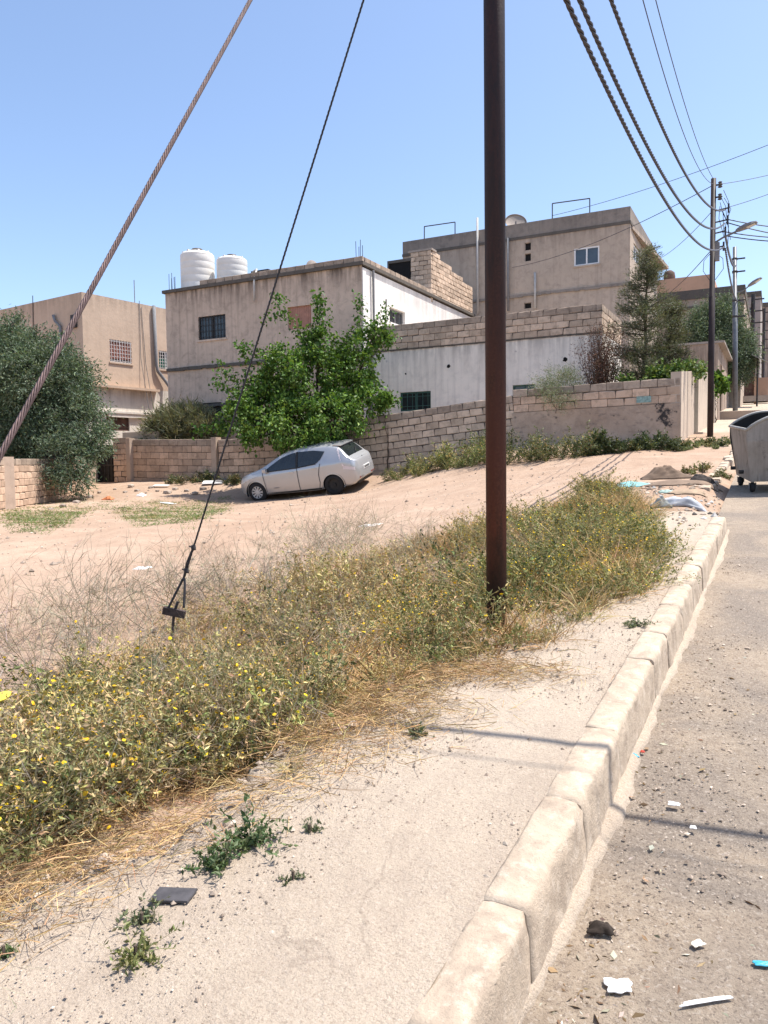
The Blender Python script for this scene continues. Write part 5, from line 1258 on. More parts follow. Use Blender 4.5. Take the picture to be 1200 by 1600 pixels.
def ribbon_on_body(poly, wd, lift=.016, side=1):
    mb = MB(); pts = []
    for i in range(len(poly) - 1):
        for t in np.linspace(0, 1, 8, endpoint=(i == len(poly) - 2)): pts.append((poly[i][0] + (poly[i + 1][0] - poly[i][0]) * t, poly[i][1] + (poly[i + 1][1] - poly[i][1]) * t))
    V = []
    for i, (x, z) in enumerate(pts):
        x0, z0 = pts[max(i - 1, 0)]; x1, z1 = pts[min(i + 1, len(pts) - 1)]; dx, dz = x1 - x0, z1 - z0; l_ = math.hypot(dx, dz) or 1; nx2, nz2 = -dz / l_ * wd / 2, dx / l_ * wd / 2
        V += [(x + nx2, side * (ysurf(x + nx2, z + nz2) + lift), z + nz2), (x - nx2, side * (ysurf(x - nx2, z - nz2) + lift), z - nz2)]
    F = [(2 * i, 2 * i + 1, 2 * i + 3, 2 * i + 2) for i in range(len(pts) - 1)]
    mb.add(V, F); return mb
for s_ in (1, -1):
    cpart('door_seam', ribbon_on_body([(-.20, .27), (-.20, .6), (-.19, .97)], .016, side=s_), M['car_trim'])
    cpart('door_seam', ribbon_on_body([(-.88, .28), (-.93, .45), (-.92, .70), (-1.0, 1.03)], .016, side=s_), M['car_trim'])
    cpart('door_seam', ribbon_on_body([(.97, .30), (1.0, .6), (1.05, .92)], .014, side=s_), M['car_trim'])
    cpart('window_trim', ribbon_on_body([(1.05, .94), (.5, .955), (-.2, .975), (-.85, 1.035)], .026, side=s_), M['car_trim'])
    cpart('window_pillar', ribbon_on_body([(-.19, .98), (-.18, 1.44)], .07, .024, s_), M['car_trim'])
    cpart('sill_trim', ribbon_on_body([(.95, .25), (0, .245), (-.95, .25)], .05, .004, s_), M['car_trim'])
    for hx, hz in ((.02, .86), (-.78, .90)):
        mb = MB(); yb = ysurf(hx, hz); mb.box(hx - .09, hx + .09, s_ * yb - .012, s_ * yb + .022, hz - .016, hz + .016); cpart('door_handle', mb, M['paint'], smooth=False)
    mb = MB(); mb.box(.86, .99, s_ * .90 - .07, s_ * .90 + .09, .93, 1.07); me_ = cpart('wing_mirror', mb, M['paint'], smooth=False)
    bv = me_.modifiers.new('b', 'BEVEL'); bv.width = .03; bv.segments = 2
    for w_ in WX:       # arch lips and liners
        mb = MB(); V = []; n_ = 30
        for i in range(n_ + 1):
            an = math.radians(-18 + 216 * i / n_)
            for rr3 in (.345, .405):
                x, z = w_ + rr3 * math.cos(an), WR + rr3 * math.sin(an); z = max(z, bot(w_) + .02)
                V.append((x, s_ * (ysurf(x, z) + (.008 if rr3 < .4 else .001)), z))
        mb.add(V, [(2 * i, 2 * i + 1, 2 * i + 3, 2 * i + 2) for i in range(n_)]); cpart('wheel_arch', mb, M['paint'])
        mb = MB(); V = []
        for i in range(n_ + 1):
            an = math.radians(-18 + 216 * i / n_); x, z = w_ + .385 * math.cos(an), WR + .385 * math.sin(an); V += [(x, s_ * .88, z), (x, s_ * .48, z)]
        V += [(w_, s_ * .48, WR)]
        mb.add(V, [(2 * i, 2 * i + 1, 2 * i + 3, 2 * i + 2) for i in range(n_)] + [(2 * i + 1, len(V) - 1, 2 * i + 3) for i in range(n_)]); cpart('arch_liner', mb, M['car_trim'])
        # wheel
        wn_ = 'wheel'; mb = MB(); yo = s_ * .775
        mb.lathe([(.20, -.10), (.25, -.105), (.30, -.095), (WR, -.06), (WR + .003, 0), (WR, .06), (.30, .095), (.25, .105), (.20, .10)], 36, (w_, yo, WR), 'y')
        ty = cpart('tyre', mb, M['rubber'])
        silver = (w_ > 0)
        mb = MB(); mb.lathe([(.215, .085 * s_), (.205, .06 * s_), (.19, .03 * s_), (0, .03 * s_)], 32, (w_, yo, WR), 'y'); ri = cpart('rim', mb, M['rim_black'], smooth=False)
        if silver:
            mb = MB(); mb.lathe([(.215, .085 * s_), (.19, .092 * s_), (.182, .08 * s_)], 32, (w_, yo, WR), 'y'); mb.lathe([(.065, .075 * s_), (.06, .095 * s_), (0, .098 * s_)], 20, (w_, yo, WR), 'y')
            for q_ in range(10):
                an = 2 * math.pi * q_ / 10; ca, sa = math.cos(an), math.sin(an); h0, h1 = .016, .027
                V = [(w_ + .05 * ca - h0 * sa, yo + .092 * s_, WR + .05 * sa + h0 * ca), (w_ + .05 * ca + h0 * sa, yo + .092 * s_, WR + .05 * sa - h0 * ca), (w_ + .195 * ca + h1 * sa, yo + .088 * s_, WR + .195 * sa - h1 * ca), (w_ + .195 * ca - h1 * sa, yo + .088 * s_, WR + .195 * sa + h1 * ca)]
                mb.add(V + [(a_, b_ - .03 * s_, c_) for a_, b_, c_ in V], [(0, 1, 2, 3), (0, 3, 7, 4), (1, 5, 6, 2)])
            cpart('wheel_cover', mb, M['rim_silver'], smooth=False)
        else:
            mb = MB(); mb.lathe([(.07, .03 * s_), (.065, .065 * s_), (0, .068 * s_)], 16, (w_, yo, WR), 'y'); cpart('hub', mb, M['car_trim'], smooth=False)
# rear details
def rear_y(z):     # surface x at the tail for height z
    for x in np.linspace(-2.185, -1.4, 120):
        if top(x) >= z: return float(x)
    return -2.1
mb = MB(); mb.hexa([(-2.20, -.26, .64), (-2.20, .26, .64), (-2.16, .26, .64), (-2.16, -.26, .64), (-2.205, -.26, .75), (-2.205, .26, .75), (-2.16, .26, .76), (-2.16, -.26, .76)]); pl = cpart('number_plate', mb, M['plate'], smooth=False)
mb = MB()
for k_ in range(5): mb.box(-2.2105, -2.2065, -.19 + .085 * k_, -.145 + .085 * k_, .665, .73)
cpart('plate_figures', mb, M['car_trim'], pl, False)
mb = MB(); mb.hexa([(-1.66, -.50, 1.455), (-1.66, .50, 1.455), (-1.40, .54, 1.49), (-1.40, -.54, 1.49), (-1.67, -.50, 1.48), (-1.67, .50, 1.48), (-1.40, .54, 1.525), (-1.40, -.54, 1.525)]); cpart('spoiler', mb, M['paint'], smooth=False)
xe = rear_y(.98); mb = MB(); mb.lathe([(0, 0), (.055, .0), (.05, .015), (0, .018)], 16); o = link('badge', mb.mesh('badge'), M['car_trim'], car, Matrix.Translation((-2.105, 0, .985)) @ Matrix.Rotation(-1.05, 4, 'Y'), local=True)
mb = MB(); mb.tube([(-1.93, .05, 1.155), (-1.80, -.28, 1.29)], .012, 6); cpart('rear_wiper', mb, M['car_trim'])
mb = MB(); mb.box(-2.19, -2.10, -.62, -.30, .43, .47); mb.box(-2.19, -2.10, .30, .62, .43, .47); cpart('bumper_reflector', mb, plain('red_reflector', (0.22, 0.03, 0.025), .3), smooth=False)
mb = MB(); mb.hexa([(-2.1, -.6, .26), (-2.1, .6, .26), (-1.7, .6, .22), (-1.7, -.6, .22), (-2.12, -.62, .40), (-2.12, .62, .40), (-1.7, .6, .36), (-1.7, -.6, .36)]); cpart('rear_valance', mb, M['car_trim'], smooth=False)
mb = MB(); mb.box(-.03, .16, ysurf(.5, .42), ysurf(.5, .42) + .006, .40, .43); link('door_badge', mb.mesh('door_badge'), M['grey_frame'], car, Matrix.Translation((.55, 0, 0)), local=True)
mb = MB(); mb.box(-1.15, -1.05, -.03, .03, 1.53, 1.57); cpart('roof_aerial', mb, M['car_trim'], smooth=False)
# tail and nose caps
for i_, nm in ((0, 'tail_cap'), (len(xsC) - 1, 'nose_cap')):
    rg = RG[i_]; V = [(xsC[i_], a_, b_) for a_, b_ in rg] + [(xsC[i_], -a_, b_) for a_, b_ in rg[::-1]]; mb = MB(); mb.add(V, [tuple(range(len(V)))]); cpart('bumper', mb, M['paint'], smooth=False)

# ------------------------------------------------------------------ rubbish container
bc = ong(1178, 770, gr, 8)
def binmat():
    t = NT('scratched_galvanised_bin')
    st = t.ramp(t.noise(1.0, 8, .65, co=t.co((9, 9, .9))), [(.42, 0.0), (.72, 1.0)])
    col = t.mix(t.ramp(t.noise(2.2, 7, .65), [(.3, 0.0), (.7, 1.0)]), (0.22, 0.20, 0.18), (0.36, 0.33, 0.30))
    col = t.mix(t.math('MULTIPLY', st, .6), col, (0.14, 0.12, 0.105))
    col = t.mix(t.ramp(t.noise(3.5, 8, .72, co=t.co(loc=(2, 8, 3)), dist=.6), [(.56, 0.0), (.66, 1.0)]), col, (0.10, 0.085, 0.075))
    return t.done(col, .6, t.bump(t.noise(5, 5), .2, .02), .25, .4)
M['bin'] = binmat()
BM_ = Matrix.Translation((bc.x - .04, bc.y - .10, bc.z)) @ Matrix.Rotation(math.atan(.088), 4, 'X') @ Matrix.Rotation(math.radians(13), 4, 'Z') @ Matrix.Scale(1.03, 4)     # local origin: near left foot; x along the end, y along the bin
bn_ = thing('rubbish_container', 'battered grey open rubbish container on castors at the kerb', 'rubbish bin', mat4=BM_)
def bpart(nm, mb, mat, sm=False, par=bn_): return link(nm, mb.mesh(nm, sm), mat, par, Matrix.Identity(4), local=True)
def rimz(u_): return .98 + .22 * math.sin(math.pi * u_) ** .8       # arched end rim
wt, wb, lt, lb_ = 1.10, .92, 1.32, 1.12; zb_ = .17
def arch_end(yt, yb, name, thick):
    mb = MB(); n_ = 16; V = []
    for i in range(n_ + 1):
        u_ = i / n_; V += [((wt - wb) / 2 - .09 + wb * u_, yb, zb_), (-.09 + wt * u_, yt, .80), (-.09 + wt * u_, yt, rimz(u_))]
    k0 = len(V); V += [(a_, b_ + thick, c_) for a_, b_, c_ in V]
    F = []
    for i in range(n_):
        for j in range(2): a_ = 3 * i + j; F += [(a_, a_ + 3, a_ + 4, a_ + 1), (k0 + a_, k0 + a_ + 1, k0 + a_ + 4, k0 + a_ + 3)]
        F.append((3 * i + 2, 3 * i + 5, k0 + 3 * i + 5, k0 + 3 * i + 2))
    F += [(0, 1, k0 + 1, k0), (1, 2, k0 + 2, k0 + 1), (3 * n_, k0 + 3 * n_, k0 + 3 * n_ + 1, 3 * n_ + 1), (3 * n_ + 1, k0 + 3 * n_ + 1, k0 + 3 * n_ + 2, 3 * n_ + 2)]
    mb.add(V, F); return bpart(name, mb, M['bin'])
e1 = arch_end(-.08, .02, 'end_panel', .012); arch_end(lt - .08, lb_, 'end_panel', -.012)
for x_t, x_b, th_ in ((-.09, 0, .012), (wt - .09, wb, -.012)):
    mb = MB(); mb.hexa([(x_b, .033, zb_), (x_b + th_, .033, zb_), (x_b + th_, lb_ - .013, zb_), (x_b, lb_ - .013, zb_), (x_t, -.067, .98), (x_t + th_, -.067, .98), (x_t + th_, lt - .093, .98), (x_t, lt - .093, .98)]); bpart('side_panel', mb, M['bin'])
mb = MB(); mb.box(.012, wb - .012, .04, lb_ - .02, zb_, zb_ + .02); bpart('floor_panel', mb, M['bin'])
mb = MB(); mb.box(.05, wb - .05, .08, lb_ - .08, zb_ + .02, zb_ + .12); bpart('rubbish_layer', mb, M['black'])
soot_shade = plain('sooty_shaded_bin_inside', (0.022, 0.02, 0.019), .9, var=.4, scale=4)  # dark inner faces: soot stains plus the shade of the deep bin as colour
for ya_, yb_ in ((lt - .098, lb_ - .018), (-.064, .036)):
    mb = MB(); V = []
    for i in range(17):
        u_ = i / 16; V += [((wt - wb) / 2 - .09 + wb * u_, yb_, zb_ + .02), (-.09 + wt * u_, ya_, .80), (-.09 + wt * u_, ya_, rimz(u_) - .012)]
    mb.add(V, [(3 * i + j, 3 * i + 3 + j, 3 * i + 4 + j, 3 * i + 1 + j) for i in range(16) for j in range(2)]); bpart('sooty_shaded_inner_face', mb, soot_shade)
for x_t, x_b in ((-.09 + .016, .016), (wt - .106, wb - .016)):
    mb = MB(); mb.add([(x_b, .04, zb_ + .02), (x_b, lb_ - .02, zb_ + .02), (x_t, lt - .10, .97), (x_t, -.06, .97)], [(0, 1, 2, 3)]); bpart('sooty_shaded_inner_face', mb, soot_shade)
mb = MB(); mb.tube([(-.09 + wt * i / 16, -.085, rimz(i / 16)) for i in range(17)], .022, 8); mb.tube([(-.09 + wt * i / 16, lt - .085, rimz(i / 16)) for i in range(17)], .022, 8); mb.tube([(-.09, -.08, .98), (-.09, lt - .08, .98)], .024, 8); mb.tube([(wt - .09, -.08, .98), (wt - .09, lt - .08, .98)], .024, 8); bpart('rim', mb, plain('worn_rim', (0.36, 0.34, 0.31), .55, .3, var=.25), True)
mb = MB()
for b_ in ((.34, .72, .60, .62), (.34, .72, .80, .82), (.34, .36, .62, .80), (.70, .72, .62, .80)): mb.box(b_[0], b_[1], -.075, -.035, b_[2], b_[3])
bpart('label_holder', mb, M['bin'])
for q_ in range(5):
    mb = MB(); z_ = .25; mb.box(.1 + .17 * q_, .13 + .17 * q_, .0, .014, zb_ + .01, .30); bpart('rib', mb, M['bin'])
for x_ in (.04, wb - .08):
    for y_ in (.10, lb_ - .14):
        mb = MB(); mb.box(x_ - .02, x_ + .02, y_ - .02, y_ + .02, .09, zb_ + .001); mb.box(x_ - .05, x_ - .043, y_ - .03, y_ + .03, .06, .15); mb.box(x_ + .043, x_ + .05, y_ - .03, y_ + .03, .06, .15); cs = bpart('castor', mb, M['steel_grey'])
        mb = MB(); ring_ = [(.0, -.03), (.07, -.03), (.078, 0), (.07, .03), (0, .03)]
        wl_ = MB(); wl_.lathe([(r_, z_2) for r_, z_2 in ring_], 16, (0, 0, 0), 'y'); link('castor_wheel', wl_.mesh('cw', True), M['rubber'], cs, Matrix.Translation((x_, y_, .078)) @ Matrix.Rotation(math.pi / 2, 4, 'Z'), local=True)
mb = MB(); 
for s_2, y_ in ((0, .30), (0, .95)): mb.tube([(-.05, y_, .30), (-.12, y_, .30)], .03, 8)
bpart('trunnion', mb, M['dark_steel'])

# ------------------------------------------------------------------ litter and rubble
def crumple(nx2, ny2, sx, sy, amp, seed, mound=0.0, skirt=True):
    r = np.random.default_rng(seed); X, Y = np.meshgrid(np.linspace(-.5, .5, nx2), np.linspace(-.5, .5, ny2))
    Z = np.zeros_like(X)
    for _ in range(7):
        a = r.uniform(0, 6.28); f = r.uniform(3, 14); Z += np.abs(np.sin((X * math.cos(a) + Y * math.sin(a)) * f + r.uniform(0, 6))) * amp / f * 5
    Z += mound * np.exp(-((X + .08) ** 2 * 8 + (Y - .05) ** 2 * 10)) * (.5 + .35 * np.abs(np.sin(11 * X + 6 * Y + seed)) + .3 * np.abs(np.sin(17 * Y - 8 * X + 2 * seed)) + .2 * np.abs(np.sin(23 * X + 19 * Y))); ang = np.arctan2(Y, X); rad = 1 + .12 * np.sin(3 * ang + seed) + .07 * np.sin(7 * ang)
    edge = np.maximum(np.abs(X), np.abs(Y)) * 2; Z = Z * (1 - edge ** 4) + .003
    V = np.stack([(X * sx * rad).ravel(), (Y * sy * rad).ravel(), Z.ravel()], 1); i = np.arange(ny2 - 1)[:, None] * nx2 + np.arange(nx2 - 1)[None]
    F = np.stack([i, i + 1, i + nx2 + 1, i + nx2], 2).reshape(-1, 4); return V, F
def drape(name, label, cat, px, py, sx, sy, amp, mat, seed, mound=0.0, rot=0.0, fn=None, hi=45, lo=1.0, n=24):
    P = ong(px, py, fn, lo, hi); V, F = crumple(n, n, sx, sy, amp, seed, mound); c_, s_ = math.cos(rot), math.sin(rot)
    W_ = V.copy(); W_[:, 0] = V[:, 0] * c_ - V[:, 1] * s_ + P.x; W_[:, 1] = V[:, 0] * s_ + V[:, 1] * c_ + P.y
    if fn is None: base = H(W_[:, 0], W_[:, 1])
    elif fn is gp: base = g(W_[:, 1]) + .004
    else: base = g(W_[:, 1]) - rdrop(W_[:, 1]) + .004
    W_[:, 2] = V[:, 2] + base + .006
    o = npmesh(name, W_, F, mat, None, smooth=True); sdm = o.modifiers.new('t', 'SOLIDIFY'); sdm.thickness = .004; sdm.offset = 1
    return tag(o, label, cat)
cl_brown = plain('brown_rag', (0.15, 0.105, 0.075), .95, var=.3, scale=6); cl_turq = plain('turquoise_sheet', (0.22, 0.50, 0.52), .7, var=.2, scale=6); cl_grey = plain('grey_white_rag', (0.45, 0.46, 0.48), .9, var=.45, scale=5)
cl_tan = plain('tan_carpet', (0.23, 0.165, 0.12), .95, var=.25, scale=5); paper = plain('white_paper', (0.78, 0.77, 0.76), .8, var=.05, scale=20); blue = plain('bright_blue_plastic', (0.05, 0.33, 0.45), .4, var=.15)
drape('cloth_heap', 'brown rag heaped in a mound on the dirt track', 'cloth', 1043, 747, .85, .45, .012, cl_brown, 4, .16, .2)
drape('old_carpet', 'flat tan piece of carpet beside the brown rag heap', 'carpet', 1062, 756, 1.15, .45, .010, cl_tan, 8, .02, .1)
drape('plastic_sheet', 'turquoise plastic sheet lying left of the brown rag', 'plastic sheet', 988, 760, .55, .35, .010, cl_turq, 5, .04, .5)
drape('plastic_sheet', 'small pale green plastic scrap near the grey rag', 'plastic sheet', 1041, 770, .22, .15, .008, plain('pale_green_plastic', (0.35, 0.46, 0.40), .6), 6)
drape('cardboard', 'flat torn cardboard between the brown rag and the grey rag', 'cardboard', 1075, 770, .5, .3, .006, plain('torn_cardboard', (0.34, 0.25, 0.17), .9, var=.2), 31, .02, .4)
drape('cloth_rag', 'small dark rag at the right end of the tan carpet', 'cloth', 1098, 752, .4, .2, .02, plain('dark_rag', (0.06, 0.05, 0.045), .95, var=.4), 32, .05, .1)
drape('cloth_rag', 'twisted grey and white rag on the dirt by the kerb end', 'cloth', 1062, 790, .72, .2, .030, cl_grey, 9, .03, -.15)
drape('cloth_rag', 'crumpled dark grey bag beside the grey and white rag', 'cloth', 1034, 792, .26, .2, .02, plain('dark_grey_bag', (0.17, 0.18, 0.17), .7, var=.4), 10, .06)
drape('paper_scrap', 'folded white paper lying on the dirt lot left of the guy anchor', 'paper', 222, 890, .24, .16, .006, paper, 11)
drape('paper_scrap', 'pale flattened lid on the dirt lot below the car', 'litter', 577, 822, .35, .3, .004, plain('buff_card', (0.62, 0.55, 0.49), .8), 12)
drape('paper_scrap', 'large torn white paper scrap on the road at the bottom', 'paper', 966, 1547, .075, .055, .0006, paper, 13, .002, .4, gr)
drape('paper_scrap', 'small white paper scrap in the middle of the road', 'paper', 1053, 1261, .045, .028, .0005, paper, 14, .002, .1, gr)
drape('paper_scrap', 'thin pale strip of paper at the bottom right of the road', 'paper', 1103, 1571, .15, .012, .0003, paper, 15, .001, .6, gr)
drape('paper_scrap', 'white scrap on the road just below the cable shadow', 'paper', 1083, 1298, .022, .02, .0004, paper, 16, .001, .1, gr)
drape('paper_scrap', 'oval cream scrap on the road right of the dung', 'paper', 1090, 1481, .04, .025, .0005, plain('cream_card', (0.6, 0.54, 0.45), .8), 17, .001, .8, gr)
drape('plastic_scrap', 'crushed blue plastic scrap at the kerb foot', 'litter', 989, 1186, .05, .03, .003, blue, 18, .006, .5, gr)
drape('plastic_scrap', 'blue plastic corner at the right edge of the road', 'litter', 1194, 1513, .06, .018, .001, blue, 19, .002, .3, gr)
drape('plastic_scrap', 'red scrap beside the crushed blue plastic', 'litter', 1004, 1179, .016, .016, .001, plain('red_scrap', (0.4, 0.05, 0.03), .6), 20, .002, 0, gr)
drape('dung_clump', 'small dark clump of dung on the road', 'dung', 938, 1458, .075, .05, .004, plain('dark_dung', (0.035, 0.026, 0.02), .95, var=.5, scale=30), 21, .008, .2, gr)
drape('plastic_bag', 'orange plastic bag on the rubble near the dark gate', 'plastic bag', 170, 781, .4, .22, .02, plain('orange_plastic', (0.55, 0.19, 0.08), .6), 22, .05)
drape('paper_scrap', 'white rag on the rubble right of the orange bag', 'paper', 221, 775, .3, .22, .015, paper, 23, .04)
drape('paper_scrap', 'long white board on the grass below the gate', 'board', 262, 787, .6, .15, .003, paper, 24, .01)
for px_, py_2, sx, sy, lb, mt, rt in ((333, 757, .75, .45, 'pale board leaning in the rubble under the guy wire', 'plate', .5), (252, 762, .6, .18, 'white plank lying at the foot of the pinkish wall', 'plate', .25), (345, 754, .4, .5, 'dark broken panel beside the pale board', 'grey_frame', .2)):
    P = ong(px_, py_2); mb = MB(); mb.box(-sx / 2, sx / 2, -sy / 2, sy / 2, 0, .025); o = link('board', mb.mesh('board'), M[mt], None, Matrix.Translation(P + Vector((0, 0, .07))) @ Matrix.Rotation(rt, 4, 'Z') @ Matrix.Rotation(.22, 4, 'X')); tag(o, lb, 'board')
# dark tile on the pavement
P = ong(271, 1401, gp); mb = MB(); mb.add([(-.075, -.035, 0), (.06, -.038, 0), (.075, .03, 0), (-.06, .036, 0), (-.073, -.034, .005), (.058, -.036, .006), (.073, .028, .007), (-.058, .034, .006)], [(3, 2, 1, 0), (4, 5, 6, 7), (0, 1, 5, 4), (1, 2, 6, 5), (2, 3, 7, 6), (3, 0, 4, 7)])
o = link('slate_piece', mb.mesh('slate'), plain('dark_slate', (0.065, 0.06, 0.062), .55, var=.3, scale=25), None, Matrix.Translation(P + Vector((0, 0, .005))) @ Matrix.Rotation(.42, 4, 'Z') @ Matrix.Rotation(.10, 4, 'X')); tag(o, 'dark grey slate piece lying on the pavement edge', 'slate')
# small printed carton
P = ong(457, 1158, gs_); cr = thing('carton', 'small green and yellow carton lying by the weed edge', 'carton', tuple(P), None, .95)
mb = MB(); mb.box(-.075, .075, -.02, .02, .004, .03); link('box', mb.mesh('box'), plain('yellow_card', (0.55, 0.42, 0.04), .6), cr, Matrix.Rotation(-.12, 4, 'X'), local=True)
mb = MB(); mb.box(-.076, .076, -.021, .021, .0302, .046); mb.box(-.03, .0, -.0215, -.0205, .008, .03); link('green_panel', mb.mesh('gp'), plain('green_card', (0.02, 0.16, 0.05), .6), cr, Matrix.Rotation(-.12, 4, 'X'), local=True)
# crushed bottles
def bottle(px, py, label, mat, rot, l=.17, r=.03, fn=gs_, cap=None, lift=0.0):
    P = ong(px, py, fn); b = thing('plastic_bottle', label, 'bottle', tuple(P), None, rot)
    mb = MB(); mb.lathe([(0, 0), (r * .8, .002), (r, .012), (r * .88, l * .25), (r, l * .4), (r * .85, l * .55), (r, l * .68), (r * .5, l * .86), (r * .38, l * .9), (r * .38, l)], 16)
    link('bottle_body', mb.mesh('bb', True), mat, b, Matrix.Translation((0, 0, r + lift)) @ Matrix.Rotation(math.pi / 2, 4, 'X') @ Matrix.Scale(.75, 4, (0, 1, 0)), local=True)
    mb = MB(); mb.lathe([(r * .45, 0), (r * .45, .02), (0, .021)], 12); link('cap', mb.mesh('cap'), cap or blue, b, Matrix.Translation((0, -l, r + lift)) @ Matrix.Rotation(math.pi / 2, 4, 'X'), local=True)
bottle(362, 1207, 'crushed teal bottle in the dry grass', plain('teal_plastic', (0.16, 0.33, 0.30), .35, var=.3), 1.7, .10, .022)
bottle(640, 1012, 'clear plastic bottle with blue cap left of the pole foot', plain('cloudy_plastic', (0.42, 0.42, 0.41), .25, var=.2, spec=.6), 2.2, .16, .032, lift=.02)
P = ong(6, 1092, None, 2); dsk = MB(); dsk.lathe([(0, .0), (.05, .002), (.055, .012), (.05, .014), (0, .010)], 20); o = link('plastic_disc', dsk.mesh('lid', True), plain('yellow_plastic', (0.72, 0.58, 0.08), .45), None, Matrix.Translation(atd(2, 1091, 4.2)) @ Matrix.Rotation(.3, 4, 'X')); tag(o, 'yellow plastic disc caught in the weeds at the left edge', 'plastic disc')
# loose stones and rubble of some size
rs = random.Random(3)
ico = []
def stone_mesh(seed):
    r = random.Random(seed); import bmesh
    bm = bmesh.new(); bmesh.ops.create_icosphere(bm, subdivisions=1, radius=.5)
    for v in bm.verts: v.co *= r.uniform(.75, 1.15); v.co.z *= .6
    me = bpy.data.meshes.new('stone'); bm.to_mesh(me); bm.free(); me.materials.append(M['stone']); return me
SM = [stone_mesh(k_) for k_ in range(6)]
spots = [(180, 765), (196, 770), (214, 768), (228, 771), (246, 768), (262, 771), (205, 761), (236, 763), (274, 765), (292, 768), (305, 772), (318, 765), (155, 770), (140, 778), (120, 786), (98, 792), (80, 797)]
for k_, (a_, b_) in enumerate(spots):
    P = ong(a_, b_); s_ = rs.uniform(.12, .34); o = link('rubble_stone', SM[k_ % 6], None, None, Matrix.Translation(P + Vector((0, 0, s_ * .12))) @ Matrix.Rotation(rs.uniform(0, 6), 4, 'Z') @ Matrix.Scale(s_, 4)); tag(o, 'one of the loose stones scattered along the foot of the left walls', 'stone', 'loose stones at the left walls')
# ------------------------------------------------------------------ vegetation kit (numpy)
rng = np.random.default_rng(11)
def unit(v): return v / np.maximum(np.linalg.norm(v, axis=-1, keepdims=True), 1e-9)
class NP:
    def __init__(s): s.V = []; s.F = []; s.C = []; s.n = 0
    def add(s, V, F, C): s.V.append(V); s.F.append(F + s.n); s.C.append(C); s.n += len(V)
    def get(s): return np.concatenate(s.V), np.concatenate(s.F), np.concatenate(s.C)
def leaves(P, D, L, Wd, C, rng, fold=0.25):
    """kite-shaped leaves: P base, D direction, L length, Wd width, C colour -> 4 verts, 2 tris each"""
    n = len(P); D = unit(D); R = unit(rng.normal(size=(n, 3))); S = unit(np.cross(D, R)); U = np.cross(S, D)
    L = np.broadcast_to(L, n)[:, None]; Wd = np.broadcast_to(Wd, n)[:, None]
    m = P + D * L * .45 - U * L * .06
    V = np.stack([P, m + S * Wd * .5 + U * Wd * fold, P + D * L - U * L * .10, m - S * Wd * .5 + U * Wd * fold], 1).reshape(-1, 3)
    i = np.arange(n)[:, None] * 4; F = np.concatenate([i + np.array([[0, 1, 2]]), i + np.array([[0, 2, 3]])], 0)
    return V, F, np.repeat(C, 4, axis=0)
def ribbons(P, wd, C, rng):
    """P (n,k,3) polylines -> flat ribbons facing a random side"""
    n, k, _ = P.shape; T = unit(P[:, -1] - P[:, 0]); S = unit(np.cross(T, rng.normal(size=(n, 3))))[:, None, :]
    w = (np.broadcast_to(wd, n)[:, None] * np.linspace(1, .35, k)[None])[:, :, None]
    V = np.stack([P - S * w * .5, P + S * w * .5], 2).reshape(n, -1, 3)
    b = np.arange(k - 1)[:, None] * 2; f = np.concatenate([b + np.array([[0, 1, 3]]), b + np.array([[0, 3, 2]])], 0)
    F = (np.arange(n)[:, None, None] * 2 * k + f[None]).reshape(-1, 3)
    return V.reshape(-1, 3), F, np.repeat(C, 2 * k, axis=0)
def curve(P0, D, L, bend, k, rng):
    """n curved stalks from P0 along D, sagging by bend"""
    t = np.linspace(0, 1, k)[None, :, None]; n = len(P0); L = np.broadcast_to(L, n)[:, None, None]
    side = rng.normal(size=(n, 1, 3)) * .12
    return P0[:, None] + unit(D)[:, None] * L * t + (side + np.array([0, 0, -1.0]) * bend) * L * t ** 2
def vary(c, n, rng, v=.18, hue=.06):
    c = np.array(c)[None]; return np.clip(c * (1 + rng.normal(0, v, (n, 1))) * (1 + rng.normal(0, hue, (n, 3))), .004, 1)
def disc(P, N, r, C, rng, k=6):
    n = len(P); N = unit(N); A = unit(np.cross(N, rng.normal(size=(n, 3)))); B = np.cross(N, A); V = [P + N * (r[:, None] * .35)]
    for q_ in range(k):
        an = 2 * math.pi * q_ / k; rr = r[:, None] * rng.uniform(.8, 1.15, (n, 1)); V.append(P + (A * math.cos(an) + B * math.sin(an)) * rr)
    V = np.stack(V, 1).reshape(-1, 3); f = np.array([[0, 1 + q_, 1 + (q_ + 1) % k] for q_ in range(k)]); F = (np.arange(n)[:, None, None] * (k + 1) + f[None]).reshape(-1, 3)
    return V, F, np.repeat(C, k + 1, axis=0)
GREEN = (0.15, 0.17, 0.055); SAGE = (0.285, 0.265, 0.115); YGREEN = (0.42, 0.35, 0.115); DRY = (0.50, 0.375, 0.195); DRYB = (0.30, 0.20, 0.10); TWIG = (0.33, 0.285, 0.21); DKGREEN = (0.06, 0.085, 0.035)
